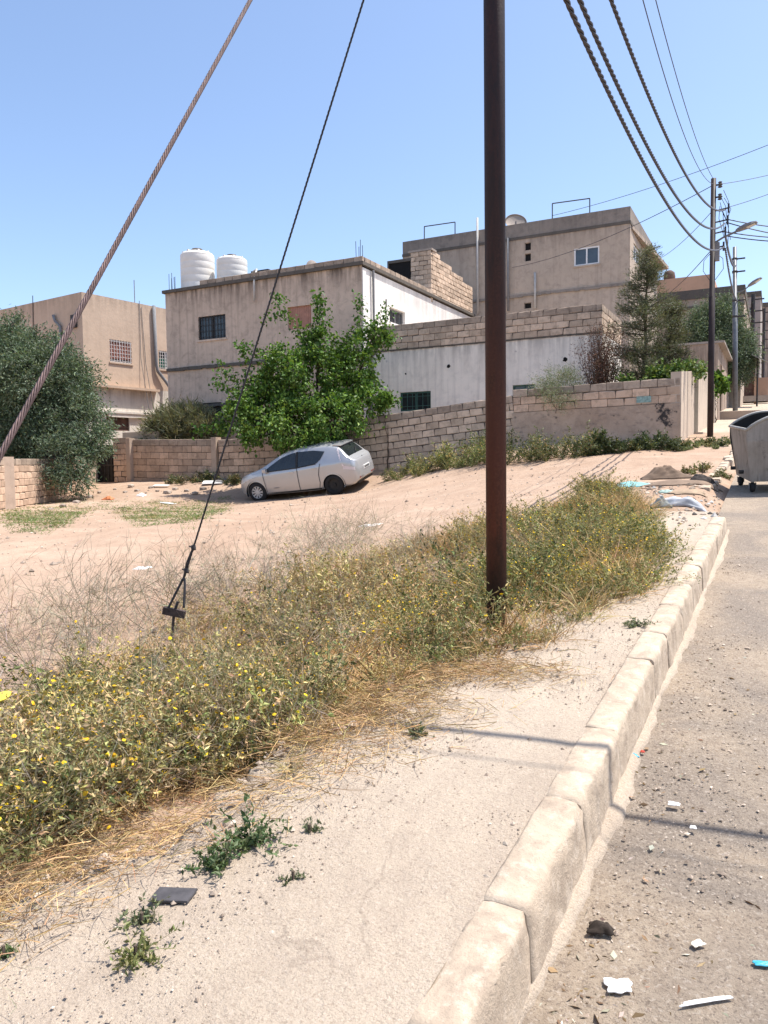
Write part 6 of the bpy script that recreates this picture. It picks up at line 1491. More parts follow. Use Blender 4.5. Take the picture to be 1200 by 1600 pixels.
def thistle(rng, h=.5, n_st=9, leaf=(SAGE, YGREEN), nl=28, flower=.35, sprawl=.7, stem=(0.38, 0.32, 0.16), lsz=(.016, .040), dry=.22):
    m = NP(); D = rng.normal(size=(n_st, 3)) * np.array([sprawl, sprawl, .15]) + np.array([0, 0, .85]); P0 = rng.normal(size=(n_st, 3)) * np.array([.04, .04, 0]); L = h * rng.uniform(.65, 1.25, n_st)
    C = curve(P0, D, L, .12, 5, rng); m.add(*ribbons(C, .006, vary(stem, n_st, rng), rng))
    # side branches
    nb = 4; idx = np.repeat(np.arange(n_st), nb); t = rng.uniform(.3, .95, len(idx)); seg = np.minimum((t * 4).astype(int), 3); fr = t * 4 - seg
    B0 = C[idx, seg] * (1 - fr[:, None]) + C[idx, seg + 1] * fr[:, None]; BD = unit(D[idx]) * .7 + rng.normal(size=(len(idx), 3)) * .6; BL = h * rng.uniform(.15, .4, len(idx))
    BC = curve(B0, BD, BL, .05, 3, rng); m.add(*ribbons(BC, .004, vary(stem, len(idx), rng), rng))
    tips = np.concatenate([C[:, -1], BC[:, -1]])
    # leaves on stems and branches
    for CC, cnt in ((C, nl), (BC, max(3, nl // 6))):
        k = CC.shape[1]; ii = np.repeat(np.arange(len(CC)), cnt); t = rng.uniform(.12, 1, len(ii)) * (k - 1); s0 = np.minimum(t.astype(int), k - 2); f_ = (t - s0)[:, None]
        Pp = CC[ii, s0] * (1 - f_) + CC[ii, s0 + 1] * f_; DD = rng.normal(size=(len(ii), 3)) + np.array([0, 0, .35]); ll = rng.uniform(*lsz, len(ii))
        pick = rng.random(len(ii))[:, None]; cc = np.where(pick < .5, vary(leaf[0], len(ii), rng), vary(leaf[1], len(ii), rng)); dr = rng.random(len(ii))[:, None] < dry; cc = np.where(dr, vary(DRY, len(ii), rng), cc)
        m.add(*leaves(Pp, DD, ll, ll * rng.uniform(.24, .50, len(ii)), cc, rng))
    # flower heads
    fl = tips[rng.random(len(tips)) < flower]
    if len(fl):
        r = rng.uniform(.006, .0125, len(fl)); m.add(*disc(fl + np.array([0, 0, .006]), rng.normal(size=(len(fl), 3)) * .5 + np.array([0, 0, 1]), r, vary((0.72, 0.46, 0.02), len(fl), rng, .1, .05), rng, 7))
        m.add(*disc(fl - np.array([0, 0, .004]), rng.normal(size=(len(fl), 3)) * .5 - np.array([0, 0, 1]), r * .7, vary(SAGE, len(fl), rng), rng, 5))
    return m.get()
def twiggy(rng, h=.6, n_st=8, col=TWIG, spread=.7, sub=6):
    m = NP(); D = rng.normal(size=(n_st, 3)) * np.array([spread, spread, .1]) + np.array([0, 0, .8]); C = curve(rng.normal(size=(n_st, 3)) * np.array([.03, .03, 0]), D, h * rng.uniform(.6, 1.2, n_st), .08, 5, rng)
    m.add(*ribbons(C, .0055, vary(col, n_st, rng), rng))
    for lvl, (cnt, wd, ln) in enumerate(((sub, .0038, .45), (4, .0026, .22))):
        k = C.shape[1]; ii = np.repeat(np.arange(len(C)), cnt); t = rng.uniform(.25, 1, len(ii)) * (k - 1); s0 = np.minimum(t.astype(int), k - 2); f_ = (t - s0)[:, None]
        P0 = C[ii, s0] * (1 - f_) + C[ii, s0 + 1] * f_; T = unit(C[ii, -1] - C[ii, 0]); B = curve(P0, T + rng.normal(size=(len(ii), 3)) * .75, h * ln * rng.uniform(.5, 1.2, len(ii)), .0, 3, rng)
        m.add(*ribbons(B, wd, vary(col, len(ii), rng), rng)); C = B
    return m.get()
def tuft(rng, h=.25, n=40, col=DRY, spread=.6, w=.005, bend=.3, r0=.04):
    m = NP(); D = rng.normal(size=(n, 3)) * np.array([spread, spread, .1]) + np.array([0, 0, .8]); C = curve(rng.normal(size=(n, 3)) * np.array([r0, r0, 0]), D, h * rng.uniform(.5, 1.3, n), bend, 4, rng)
    m.add(*ribbons(C, w, vary(col, n, rng, .25), rng)); return m.get()
def leafy(rng, h=.3, n=14, col=(GREEN, DKGREEN), lsz=(.05, .10), spread=.6, wr=.7, fl=None):
    m = NP(); D = rng.normal(size=(n, 3)) * np.array([spread, spread, .2]) + np.array([0, 0, .8]); C = curve(rng.normal(size=(n, 3)) * np.array([.05, .05, 0]), D, h * rng.uniform(.5, 1.2, n), .1, 4, rng)
    m.add(*ribbons(C, .005, vary(col[0], n, rng), rng)); k = 4; cnt = 9; ii = np.repeat(np.arange(n), cnt); t = rng.uniform(.2, 1, len(ii)) * (k - 1); s0 = np.minimum(t.astype(int), k - 2); f_ = (t - s0)[:, None]
    Pp = C[ii, s0] * (1 - f_) + C[ii, s0 + 1] * f_; ll = rng.uniform(*lsz, len(ii)); pick = rng.random(len(ii))[:, None]; cc = np.where(pick < .5, vary(col[0], len(ii), rng), vary(col[1], len(ii), rng))
    m.add(*leaves(Pp, rng.normal(size=(len(ii), 3)) + np.array([0, 0, .3]), ll, ll * wr, cc, rng)); return m.get()
def scatter(protos, pts, scl, rng, zfn=None, tilt=.12):
    """copies of prototype clumps at pts (n,3) joined into one mesh"""
    out = NP(); which = rng.integers(0, len(protos), len(pts)); ang = rng.uniform(0, 6.28, len(pts)); tx = rng.normal(0, tilt, len(pts)); ty = rng.normal(0, tilt, len(pts)); tint = rng.normal(1, .20, (len(pts), 1)) * rng.normal(1, .04, (len(pts), 3))
    for q_ in range(len(protos)):
        I = np.where(which == q_)[0]
        if not len(I): continue
        V, F, C = protos[q_]; c, s = np.cos(ang[I]), np.sin(ang[I]); sc = scl[I][:, None]
        X = (V[None, :, 0] * c[:, None] - V[None, :, 1] * s[:, None]) * sc; Y = (V[None, :, 0] * s[:, None] + V[None, :, 1] * c[:, None]) * sc; Z = V[None, :, 2] * sc
        X2 = X + Z * tx[I][:, None]; Y2 = Y + Z * ty[I][:, None]
        W_ = np.stack([X2 + pts[I, 0:1], Y2 + pts[I, 1:2], Z + pts[I, 2:3]], 2).reshape(-1, 3)
        FF = (np.arange(len(I))[:, None, None] * len(V) + F[None]).reshape(-1, 3); CC = np.clip(C[None] * tint[I][:, None, :], .004, 1).reshape(-1, 3)
        out.add(W_, FF, CC)
    return out.get()
# ------------------------------------------------------------------ weed bank in front
XR = lambda Y: np.interp(Y, [-2, 1, 2, 2.6, 3.3, 4.05, 4.3, 4.83, 5.7, 6.4, 7.6, 8.6, 10.7, 12, 12.8], [-2.95, -2.9, -2.75, -2.5, -2.08, -1.85, -1.62, -1.30, -1.12, -.86, -.88, -1.05, -1.4, -1.95, -2.6])
XL = lambda Y: np.interp(Y, [-2, 1, 2.8, 4, 5.4, 7, 8.5, 10, 11, 12, 12.8], [-3.4, -3.5, -3.9, -4.6, -5.1, -5.2, -4.5, -3.8, -3.1, -2.7, -2.65])
def inband(n, rng, y0=-.6, y1=12.8, a=0.0, b=1.0):
    Y = rng.uniform(y0, y1, n); u_ = rng.uniform(a, b, n); return XR(Y) + (XL(Y) - XR(Y)) * u_, Y, u_
def place(X, Y, sink=.01): 
    Z = H(X, Y); onp = (X > pave_edge(Y)) & (Y < 10.6); Z = np.where(onp, np.maximum(Z, g(Y) - .02), Z); return np.stack([X, Y, Z - sink], 1)
def fbm(X, Y, s, seed):
    r = np.random.default_rng(seed); z = np.zeros_like(X)
    for k in range(3):
        for _ in range(3):
            a = r.uniform(0, 6.28); f = s * 1.9 ** k; z += np.sin((X * np.cos(a) + Y * np.sin(a)) * f + r.uniform(0, 6.28)) / 1.6 ** k
    return z / 4
P_th = [thistle(rng, .46, 7, flower=.26) for _ in range(4)] + [thistle(rng, .40, 7, leaf=(SAGE, GREEN), flower=.38) for _ in range(3)]
P_gr = [thistle(rng, .40, 8, leaf=(GREEN, SAGE), nl=34, flower=.26, dry=.05, lsz=(.018, .042)) for _ in range(4)]
P_dt = [thistle(rng, .44, 7, leaf=(DRY, YGREEN), nl=26, flower=.08, dry=.6, stem=(0.45, 0.345, 0.17)) for _ in range(4)]
P_tw = [twiggy(rng, .6, 7) for _ in range(4)]
P_tu = [tuft(rng, .28, 40, DRY) for _ in range(3)] + [tuft(rng, .25, 36, DRYB) for _ in range(2)]
P_lf = [leafy(rng, .36, 10, lsz=(.02, .042), wr=.5) for _ in range(3)]
P_gd = [tuft(rng, .27, 60, (0.56, 0.385, 0.185), .75, .005, .25, .08) for _ in range(3)]
veg = NP()
n = 1120; X, Y, u_ = inband(n, rng); near_w = 1.0
nz = fbm(X, Y, 1.1, 4)
kind = np.where(nz > .12, 2, np.where(nz < -.42, 1, 0))
right = (Y > 5.2) & (X > -2.9); kind = np.where(right & (rng.random(n) < .65), 1, kind)
mid = (Y > 3.3) & (Y < 7.5) & (X < -2.4); kind = np.where(mid & (rng.random(n) < .40), 2, kind)
edge = np.clip(np.minimum(u_ / .10, (1 - u_) / .12), .62, 1); scl = rng.uniform(.62, 1.15, n) * (1 + .28 * fbm(X, Y, 1.9, 88)) * edge * np.where(Y > 8, .85, 1.0) * np.where((X > -1.75) , .66, 1.0)
pp = place(X, Y)
tc_ = ((X - PB.x) * -PB.x + (Y - PB.y) * -PB.y) / math.hypot(PB.x, PB.y); sc_ = np.abs((X - PB.x) * -PB.y + (Y - PB.y) * PB.x) / math.hypot(PB.x, PB.y)
front_pole = (tc_ > -.05) & (tc_ < 1.0) & (sc_ < .30)      # low growth on the walked side of the pole
far_pole = (np.hypot(X - PB.x, Y - PB.y) > .16) & ~front_pole
inview_clear = (np.hypot(X - 0, Y - 0) > 2.0) & (fbm(X, Y, 2.1, 77) > -.36)
nearkerb = X < Xk(Y) - .02
for kq, PR in ((0, P_th), (1, P_gr), (2, P_dt)):
    I = (kind == kq) & far_pole & inview_clear & nearkerb; veg.add(*scatter(PR, pp[I], scl[I], rng))
# darker broad-leaved plants and dry golden clumps among them
X, Y, u_ = inband(120, rng, 1.2, 11.5, .02, .9); I = (X < Xk(Y) - .1) & (fbm(X, Y, 1.7, 31) > .05) & (np.hypot(X - PB.x * .9, Y - PB.y * .9) > .55); veg.add(*scatter(P_lf, place(X[I], Y[I]), rng.uniform(.8, 1.35, I.sum()), rng))
X, Y, u_ = inband(700, rng, 1.2, 11.5, .02, .95); I = fbm(X, Y, 1.3, 57) > .0; veg.add(*scatter(P_gd, place(X[I], Y[I]), rng.uniform(.8, 1.3, I.sum()), rng))
# bushier plants: front of the bank, pole foot and the green stretch reaching the kerb
P_bu = [thistle(rng, .46, 11, leaf=((0.155, 0.165, 0.06), SAGE), nl=34, flower=.13, dry=.24, stem=(0.40, 0.32, 0.15), lsz=(.016, .040), sprawl=.55) for _ in range(4)]
P_by = [thistle(rng, .44, 11, leaf=(SAGE, YGREEN), nl=36, flower=.34, dry=.28, lsz=(.014, .036), sprawl=.6) for _ in range(3)]
X, Y, u_ = inband(120, rng, 1.3, 4.6, .06, .55); I = fbm(X, Y, 2.3, 61) > .02; veg.add(*scatter(P_bu, place(X[I], Y[I]), rng.uniform(.75, 1.15, I.sum()), rng))
X, Y, u_ = inband(90, rng, 1.0, 3.4, .15, .95); I = fbm(X, Y, 1.9, 62) > .0; veg.add(*scatter(P_by, place(X[I], Y[I]), rng.uniform(.8, 1.2, I.sum()), rng))
Y = rng.uniform(5.5, 8.8, 100); X = np.minimum(XR(Y) - rng.random(100) * 1.3, Xk(Y) - .05); veg.add(*scatter(P_gr + P_by[:1], place(X, Y), rng.uniform(.5, .95, 100), rng))
Y = rng.uniform(4.15, 5.0, 34); X = XR(Y) - rng.random(34) * .5; veg.add(*scatter(P_bu + P_lf, place(X, Y), rng.uniform(.22, .45, 34), rng))
weeds = npmesh('weeds', *[a for a in veg.get()][:2], M['weed'], None, C=veg.get()[2]); tag(weeds, 'sprawling thistles with small yellow flowers on the bank beside the pavement', 'weeds', kind='stuff')
veg = NP()
X, Y, u_ = inband(700, rng); I = (fbm(X, Y, 1.6, 9) > -.1) & (np.hypot(X - PB.x, Y - PB.y) > .12) & (X < Xk(Y) - .05); veg.add(*scatter(P_tu, place(X[I], Y[I]), rng.uniform(.8, 1.5, I.sum()), rng))
X, Y, u_ = inband(80, rng, 2.0, 9, .3, 1.05); veg.add(*scatter(P_tw, place(X, Y), rng.uniform(.6, 1.0, len(X)), rng, tilt=.3))
X = rng.uniform(-6.3, -4.2, 24); Y = rng.uniform(3.6, 6.2, 24); veg.add(*scatter(P_tw, place(X, Y), rng.uniform(1.0, 1.5, len(X)), rng, tilt=.35))
X = rng.uniform(-6.2, -5.0, 22); Y = rng.uniform(6.5, 11, 22); veg.add(*scatter(P_tw, place(X, Y), rng.uniform(.8, 1.15, len(X)), rng, tilt=.25))
X, Y, u_ = inband(60, rng, .5, 3.6, .0, .25); veg.add(*scatter(P_tw, place(X, Y), rng.uniform(.5, .85, len(X)), rng, tilt=.9))
V, F, C = veg.get(); o = npmesh('dry_stalks', V, F, M['dryleaf'], None, C=C); tag(o, 'dry tan stalks and twigs standing among the thistles', 'dry weeds', kind='stuff')
# flattened straw along the pavement edge
veg = NP(); n = 12500; Y = rng.uniform(.2, 4.4, n); X = XR(Y) + rng.normal(.20, .25, n) * (1 + .5 * sstep(3.4, 2.0, Y)); keep = (X < XR(Y) + .9) & ((fbm(X, Y, 4.0, 91) > -.25) | (X < XR(Y) + .1)); X, Y = X[keep], Y[keep]; n = len(X)
Zs = np.where(X > pave_edge(Y), g(Y) + .008, np.maximum(H(X, Y) + .01, g(Y) - .35 + (X - pave_edge(Y) + .7) * .3)); P0 = np.stack([X, Y, np.maximum(H(X, Y) + .012, np.where(X > pave_edge(Y), g(Y) + .006, -9)) + rng.uniform(0, .05, n)], 1)
D = np.stack([rng.normal(-.3, .7, n), rng.normal(-.35, .7, n), rng.normal(.02, .14, n)], 1); Cv = curve(P0, D, rng.uniform(.045, .17, n), .03, 3, rng)
veg.add(*ribbons(Cv, .0034, np.where(rng.random((n, 1)) < .58, vary((0.50, 0.335, 0.165), n, rng, .22), vary(DRYB, n, rng)), rng))
Y = rng.uniform(.4, 4.2, 200); X = XR(Y) + rng.normal(0, .16, 200); veg.add(*scatter([tuft(rng, .13, 30, (0.46, 0.29, 0.135), .9, .0035, .3, .05) for _ in range(4)], place(X, Y), rng.uniform(.6, 1.2, 200), rng))
Y = rng.uniform(4.3, 6.2, 60); X = XR(Y) + rng.normal(0, .06, 60); I = X < Xk(Y) - .1; veg.add(*scatter([tuft(rng, .09, 26, (0.42, 0.27, 0.13), .9, .003, .3, .04) for _ in range(3)], place(X[I], Y[I]), rng.uniform(.6, 1.2, I.sum()), rng))
V, F, C = veg.get(); o = npmesh('straw', V, F, M['dryleaf'], None, C=C); tag(o, 'flattened golden straw and dead grass along the pavement edge', 'dry grass', kind='stuff')
# grass patch on the lot
veg = NP(); PX_ = rng.uniform(5, 360, 1500); PYv = 806 + rng.normal(0, 11, 1500) - (PX_ - 180) * .035
pts = []
PX_, PYv = PX_[:1100], PYv[:1100]
for a_, b_ in zip(PX_, PYv):
    if 776 < b_ < 838 and not (b_ > 812 + 22 * math.sin(a_ * .03) + 6): pts.append(tuple(ong(float(a_), float(b_), None, 10)))
pts = np.array(pts); veg.add(*scatter([tuft(rng, .12, 16, (0.15, 0.20, 0.06), 1.0, .011, .3, .14) for _ in range(4)] + [tuft(rng, .13, 14, (0.30, 0.26, 0.12), 1.0, .010, .3, .14)], pts, rng.uniform(.7, 1.25, len(pts)), rng))
V, F, C = veg.get(); o = npmesh('grass', V, F, M['leaf'], None, C=C); tag(o, 'short patchy green grass on the lot at the left', 'grass', kind='stuff')
# ------------------------------------------------------------------ small plants growing out of the pavement
def small_plant(px, py, label, proto, s_, fn=gp):
    P = ong(px, py, fn); r_ = thing('weed_plant', label, 'weed', (P.x, P.y, P.z - .006)); V, F, C = proto; npmesh('foliage', V * s_ + np.array([P.x, P.y, P.z - .006]), F, M['leaf'], r_, C=C)
    m_ = MB(); m_.tube([(P.x, P.y, P.z - .03), (P.x, P.y, P.z + .03 * s_)], .006, 5); m_.build('root_stem', M['bark'], r_)
grn = ((0.085, 0.135, 0.05), (0.13, 0.165, 0.07)); gry = ((0.135, 0.16, 0.085), (0.19, 0.20, 0.11)); yel = ((0.22, 0.225, 0.08), (0.16, 0.18, 0.07))
def mat_weed(rng, n, L, col, lsz, flat=.25, wr=.45): 
    m = NP(); D = np.stack([rng.normal(size=n), rng.normal(size=n), np.abs(rng.normal(0, flat, n)) + .12], 1); C = curve(np.zeros((n, 3)), D, L * rng.uniform(.4, 1.15, n), .05, 4, rng); m.add(*ribbons(C, .004, vary(col[0], n, rng), rng))
    cnt = 14; ii = np.repeat(np.arange(n), cnt); t = rng.uniform(.1, 1, len(ii)) * 3; s0 = np.minimum(t.astype(int), 2); f_ = (t - s0)[:, None]; Pp = C[ii, s0] * (1 - f_) + C[ii, s0 + 1] * f_; ll = rng.uniform(*lsz, len(ii)); cc = np.where(rng.random(len(ii))[:, None] < .5, vary(col[0], len(ii), rng), vary(col[1], len(ii), rng))
    m.add(*leaves(Pp, rng.normal(size=(len(ii), 3)) + np.array([0, 0, .5]), ll, ll * wr, cc, rng)); return m.get()
small_plant(390, 1318, 'bushy green weed on the pavement, largest of those there', mat_weed(rng, 34, .17, grn, (.018, .036), .75), 1.0)
small_plant(335, 1358, 'green weed touching the lower left of the bushiest pavement weed', mat_weed(rng, 24, .11, grn, (.015, .032), .6), 1.0)
small_plant(652, 1148, 'small round weed on the pavement beside the cable shadow', mat_weed(rng, 16, .075, gry, (.015, .03), .5), 1.0)
small_plant(484, 1300, 'sparse grey green weed right of the bushiest pavement weed', mat_weed(rng, 9, .075, gry, (.010, .024), .5), 1.0)
small_plant(458, 1374, 'tiny trailing weed in the middle of the pavement', mat_weed(rng, 8, .065, gry, (.010, .022), .4), 1.0)
small_plant(222, 1440, 'flat grey green weed below the dark slate piece', mat_weed(rng, 14, .085, gry, (.014, .028), .3), 1.0)
small_plant(212, 1492, 'flat yellowing weed nearest the bottom left corner', mat_weed(rng, 24, .13, yel, (.012, .026), .2), 1.0)
small_plant(995, 978, 'small grass tuft on the pavement near the kerb', mat_weed(rng, 22, .13, gry, (.014, .03), .35), 1.0)
small_plant(6, 1492, 'small dark weed at the left edge of the pavement', mat_weed(rng, 10, .05, grn, (.012, .022), .4), 1.0)
small_plant(455, 1200, 'dry pale tuft at the pavement edge below the carton', tuft(rng, .13, 60, (0.42, 0.34, 0.18), .9, .004, .3, .05), 1.0)
small_plant(840, 635, None, mat_weed(rng, 4, .01, grn, (.005, .01)), .01) if False else None
# ------------------------------------------------------------------ trees
def limb(mb, P0, P1, r0, r1, rng, n=6, wob=.12):
    P0, P1 = Vector(P0), Vector(P1); L = (P1 - P0).length; pts = []
    for i in range(n + 1):
        t = i / n; o_ = Vector(rng.normal(size=3)) * wob * L * .25 * math.sin(math.pi * t); pts.append(P0.lerp(P1, t) + o_)
    mb.tube(pts, [r0 + (r1 - r0) * i / n for i in range(n + 1)], 7); return pts
def tree(name, label, cat, base, blobs, n_clump, per, lsz, wr, cols, trunk_r, rng, mat='leaf', droop=.3, clump_r=.3, shell=.55, split=.5, extra=None, group=None, flat=1.0):
    """blobs: (centre Vector, radius); clumps of leaves near the blob surfaces, limbs leading to the blobs"""
    base = Vector(base); root = thing(name, label, cat, tuple(base), group); mb = MB(); fork = base.lerp(blobs[0][0], split)
    limb(mb, base - Vector((0, 0, .15)), fork, trunk_r, trunk_r * .75, rng); ends = []
    for c, r in blobs:
        p = limb(mb, fork, c, trunk_r * .5, trunk_r * .12, rng, 6, .2); ends.append(p)
        for _ in range(3): limb(mb, p[4], c + Vector(rng.normal(size=3)).normalized() * r * .8, trunk_r * .15, trunk_r * .04, rng, 4, .2)
    mb.build('trunk', M['bark'], root, True)
    wgt = np.array([r ** 2 for _, r in blobs]); wgt = wgt / wgt.sum(); which = rng.choice(len(blobs), n_clump, p=wgt)
    cen = np.array([tuple(c) for c, _ in blobs])[which]; rad = np.array([r for _, r in blobs])[which]
    d = unit(rng.normal(size=(n_clump, 3))); rr = rad * (shell + (1.08 - shell) * rng.random(n_clump) ** .6); CC = cen + d * rr[:, None] * np.array([1, 1, flat])
    out = unit(CC - cen); n_ = n_clump * per; ci = np.repeat(np.arange(n_clump), per); cr = clump_r * rng.uniform(.6, 1.3, n_clump)
    Pp = CC[ci] + rng.normal(size=(n_, 3)) * (cr[ci] * .5)[:, None]; DD = out[ci] * .8 + rng.normal(size=(n_, 3)) * .8 + np.array([0, 0, -droop]); ll = rng.uniform(*lsz, n_)
    tint = rng.normal(1, .16, (n_clump, 1)); pick = rng.random(n_)[:, None]; cc = np.where(pick < .55, vary(cols[0], n_, rng, .15), vary(cols[1], n_, rng, .15)) * np.clip(tint[ci], .6, 1.5)
    m = NP(); m.add(*leaves(Pp, DD, ll, ll * wr, cc, rng))
    if extra: 
        for e_ in extra: m.add(*e_)
    V, F, C = m.get(); npmesh('crown', V, F, M[mat], root, C=C); return root
def B(px, py, rpx, d): return (atd(px, py, d), rpx / FPX * d)
def shoot(pts, rng, per=60, lsz=(.1, .17), wr=.7, col=((.06, .13, .02), (.10, .19, .03)), r=.12):
    C = catmull(pts, 6); C = np.array([tuple(p) for p in C]); i = rng.integers(0, len(C), per); Pp = C[i] + rng.normal(size=(per, 3)) * r; ll = rng.uniform(*lsz, per)
    cc = np.where(rng.random(per)[:, None] < .5, vary(col[0], per, rng), vary(col[1], per, rng)); return leaves(Pp, rng.normal(size=(per, 3)) + np.array([0, 0, -.2]), ll, ll * wr, cc, rng)
mul = ((0.06, 0.125, 0.018), (0.155, 0.255, 0.042)); dM = 26.3
ex = [shoot([atd(*p, dM) for p in pl], rng, k) for pl, k in (
    ([(470, 520), (440, 490), (412, 502)], 110), ([(480, 540), (455, 500), (432, 470), (440, 468)], 120), ([(490, 530), (497, 490), (495, 462)], 200), ([(505, 520), (508, 490), (500, 470)], 120),
    ([(540, 540), (560, 505), (562, 470)], 200), ([(560, 530), (590, 510), (604, 482)], 170), ([(570, 545), (600, 535), (612, 532)], 130), ([(400, 620), (365, 590), (340, 575)], 150), ([(400, 640), (360, 610), (336, 598)], 130),
    ([(390, 600), (385, 560), (378, 540)], 150), ([(420, 580), (412, 550), (376, 545)], 120), ([(380, 670), (340, 665), (305, 672)], 200), ([(560, 640), (590, 650), (596, 660)], 110), ([(580, 620), (605, 625), (620, 628)], 130), ([(555, 660), (572, 680), (590, 668)], 110), ([(470, 670), (480, 690), (500, 700)], 140))]
tree('mulberry_tree', 'large bright green mulberry tree overhanging the block wall behind the car', 'tree', (atd(470, 700, dM).x, 24.6, 1.2),
     [B(490, 600, 60, dM), B(415, 645, 40, dM - .3), B(545, 590, 42, dM), B(450, 575, 34, dM), B(520, 655, 42, dM - 1.2), B(560, 545, 26, dM), B(500, 540, 26, dM), B(385, 625, 24, dM), B(460, 668, 40, dM - 1.2), B(565, 635, 30, dM - .8), B(365, 660, 22, dM - .4), B(425, 600, 26, dM), B(590, 520, 16, dM), B(395, 665, 26, dM - .8), B(480, 690, 20, dM - 1.6)],
     520, 48, (.08, .16), .72, mul, .16, rng, droop=.55, clump_r=.27, shell=.66, extra=ex, split=.4)
olv = ((0.085, 0.125, 0.07), (0.175, 0.22, 0.14)); dO = 27.5
tree('olive_tree', 'grey green olive tree spilling over the far left garden wall', 'tree', (atd(60, 700, dO).x - .4, atd(60, 700, dO).y + .4, .5),
     [B(50, 610, 85, dO), B(-40, 600, 95, dO), B(20, 545, 45, dO), B(110, 600, 42, dO), B(120, 660, 44, dO - .6), B(60, 680, 60, dO), B(105, 715, 38, dO - 1.6), B(110, 748, 24, dO - 1.8), B(92, 570, 36, dO), B(150, 690, 22, dO - .8), B(5, 680, 60, dO)],
     1400, 75, (.10, .175), .28, olv, .2, rng, droop=.25, clump_r=.34, shell=.5, split=.45)
dR = 42.0
tree('olive_tree', 'dense grey green olive tree rising behind the low outbuilding on the right', 'tree', (atd(1110, 620, dR).x - .6, atd(1110, 620, dR).y, 3.6),
     [B(1105, 530, 36, dR), B(1085, 520, 26, dR), B(1130, 505, 30, dR), B(1145, 545, 28, dR), B(1150, 575, 24, dR), B(1090, 545, 26, dR), B(1120, 560, 30, dR), B(1132, 480, 16, dR), B(1110, 495, 22, dR), B(1165, 560, 16, dR), B(1160, 530, 14, dR)],
     1300, 60, (.10, .17), .28, olv, .16, rng, droop=.2, clump_r=.42, shell=.5, split=.5)
# conifer
def conifer(label, px, ptop, pbot, d, width, rng, cols=((0.10, 0.115, 0.06), (0.16, 0.165, 0.095))):
    base = atd(px - 5, pbot, d); tp = atd(px + 3, ptop, d); base.z = Hs(base.x, base.y); Hh = tp.z - base.z; root = thing('conifer_tree', label, 'tree', tuple(base)); mb = MB(); tr = limb(mb, base - Vector((0, 0, .1)), tp, .10, .015, rng, 10, .03); m = NP()
    for k_ in range(125):
        t = rng.uniform(.26, 1.0); p = base.lerp(tp, t); an = rng.uniform(0, 6.28); L = width * (1.08 - t) ** .75 * rng.uniform(.55, 1.15) * (1.0 if t > .45 else .9); q_ = p + Vector((math.cos(an) * L, math.sin(an) * L, L * rng.uniform(.0, .55)))
        pts = limb(mb, p, q_, .018, .005, rng, 4, .15); C = np.array([tuple(v) for v in pts]); nn = int(70 + 110 * L); tt = rng.uniform(.2, 1, nn) * 4; s0 = np.minimum(tt.astype(int), 3); f_ = (tt - s0)[:, None]; Pp = C[s0] * (1 - f_) + C[s0 + 1] * f_ + rng.normal(size=(nn, 3)) * .085; ll = rng.uniform(.07, .15, nn)
        ax = unit(C[-1] - C[0])[None]; cc = np.where(rng.random(nn)[:, None] < .5, vary(cols[0], nn, rng), vary(cols[1], nn, rng)); m.add(*leaves(Pp, ax * .6 + rng.normal(size=(nn, 3)) * .6 + np.array([0, 0, .25]), ll, ll * .16, cc, rng))
    mb.build('trunk', M['bark'], root, True); V, F, C = m.get(); npmesh('crown', V, F, M['leaf'], root, C=C)
conifer('sparse conical conifer standing behind the wall corner', 1008, 392, 610, 24.6, 1.75, rng)
conifer('lower bushy conifer right of the tall conifer', 1046, 470, 610, 25.4, 1.35, rng, ((0.085, 0.095, 0.05), (0.13, 0.13, 0.075)))
# dead brown shrub
base = atd(940, 612, 24.0); base.z = Hs(base.x, base.y); sh_ = thing('dead_shrub', 'dead brown shrub left of the conical conifer', 'shrub', tuple(base)); mb = MB(); m = NP()
for k_ in range(40):
    an = rng.uniform(0, 6.28); tp = atd(940 + rng.normal(0, 16), 505 + abs(rng.normal(0, 30)), 24.0) + Vector((0, rng.normal(0, .35), 0)); pts = limb(mb, base + Vector((rng.normal(0, .1), rng.normal(0, .1), 0)), tp, .022, .005, rng, 6, .08); C = np.array([tuple(v) for v in pts]); nn = 230; tt = rng.uniform(1.8, 6, nn); s0 = np.minimum(tt.astype(int), 5); f_ = (tt - s0)[:, None]; Pp = C[s0] * (1 - f_) + C[s0 + 1] * f_ + rng.normal(size=(nn, 3)) * .13; ll = rng.uniform(.06, .13, nn); m.add(*leaves(Pp, rng.normal(size=(nn, 3)) + np.array([0, 0, .6]), ll, ll * .2, vary((0.14, 0.08, 0.058), nn, rng, .25), rng))
mb.build('stems', M['bark'], sh_, True); V, F, C = m.get(); npmesh('dead_leaves', V, F, M['dryleaf'], sh_, C=C)
def bush(name, label, cat, blobs, n_clump, per, lsz, wr, cols, rng, clump_r=.2, droop=0.0, group=None, dead=0.0, ground=None):
    c0 = blobs[0][0]; base = Vector((c0.x, c0.y, ground if ground is not None else Hs(c0.x, c0.y))); tree(name, label, cat, base, blobs, n_clump, per, lsz, wr, cols, .03, rng, droop=droop, clump_r=clump_r, shell=.25, split=.3, group=group)
gs = ((0.16, 0.185, 0.10), (0.22, 0.235, 0.14))
bush('shrub', 'grey green shrub drooping over the middle of the rendered wall', 'shrub', [B(868, 600, 26, 23.4), B(850, 605, 20, 23.2), B(888, 595, 20, 23.5), B(880, 622, 16, 22.6), B(862, 622, 16, 22.6)], 150, 40, (.06, .11), .16, gs, rng, .22)
bush('oleander_bush', 'pale grey green spiky bush behind the left block wall', 'shrub', [B(262, 668, 26, 31.6), B(300, 662, 28, 31.6), B(245, 672, 20, 31.6), B(322, 672, 24, 31.4), B(282, 655, 20, 31.8), B(275, 680, 26, 31.4)], 330, 46, (.22, .42), .09, ((0.15, 0.155, 0.085), (0.21, 0.205, 0.12)), rng, .3, -.6)
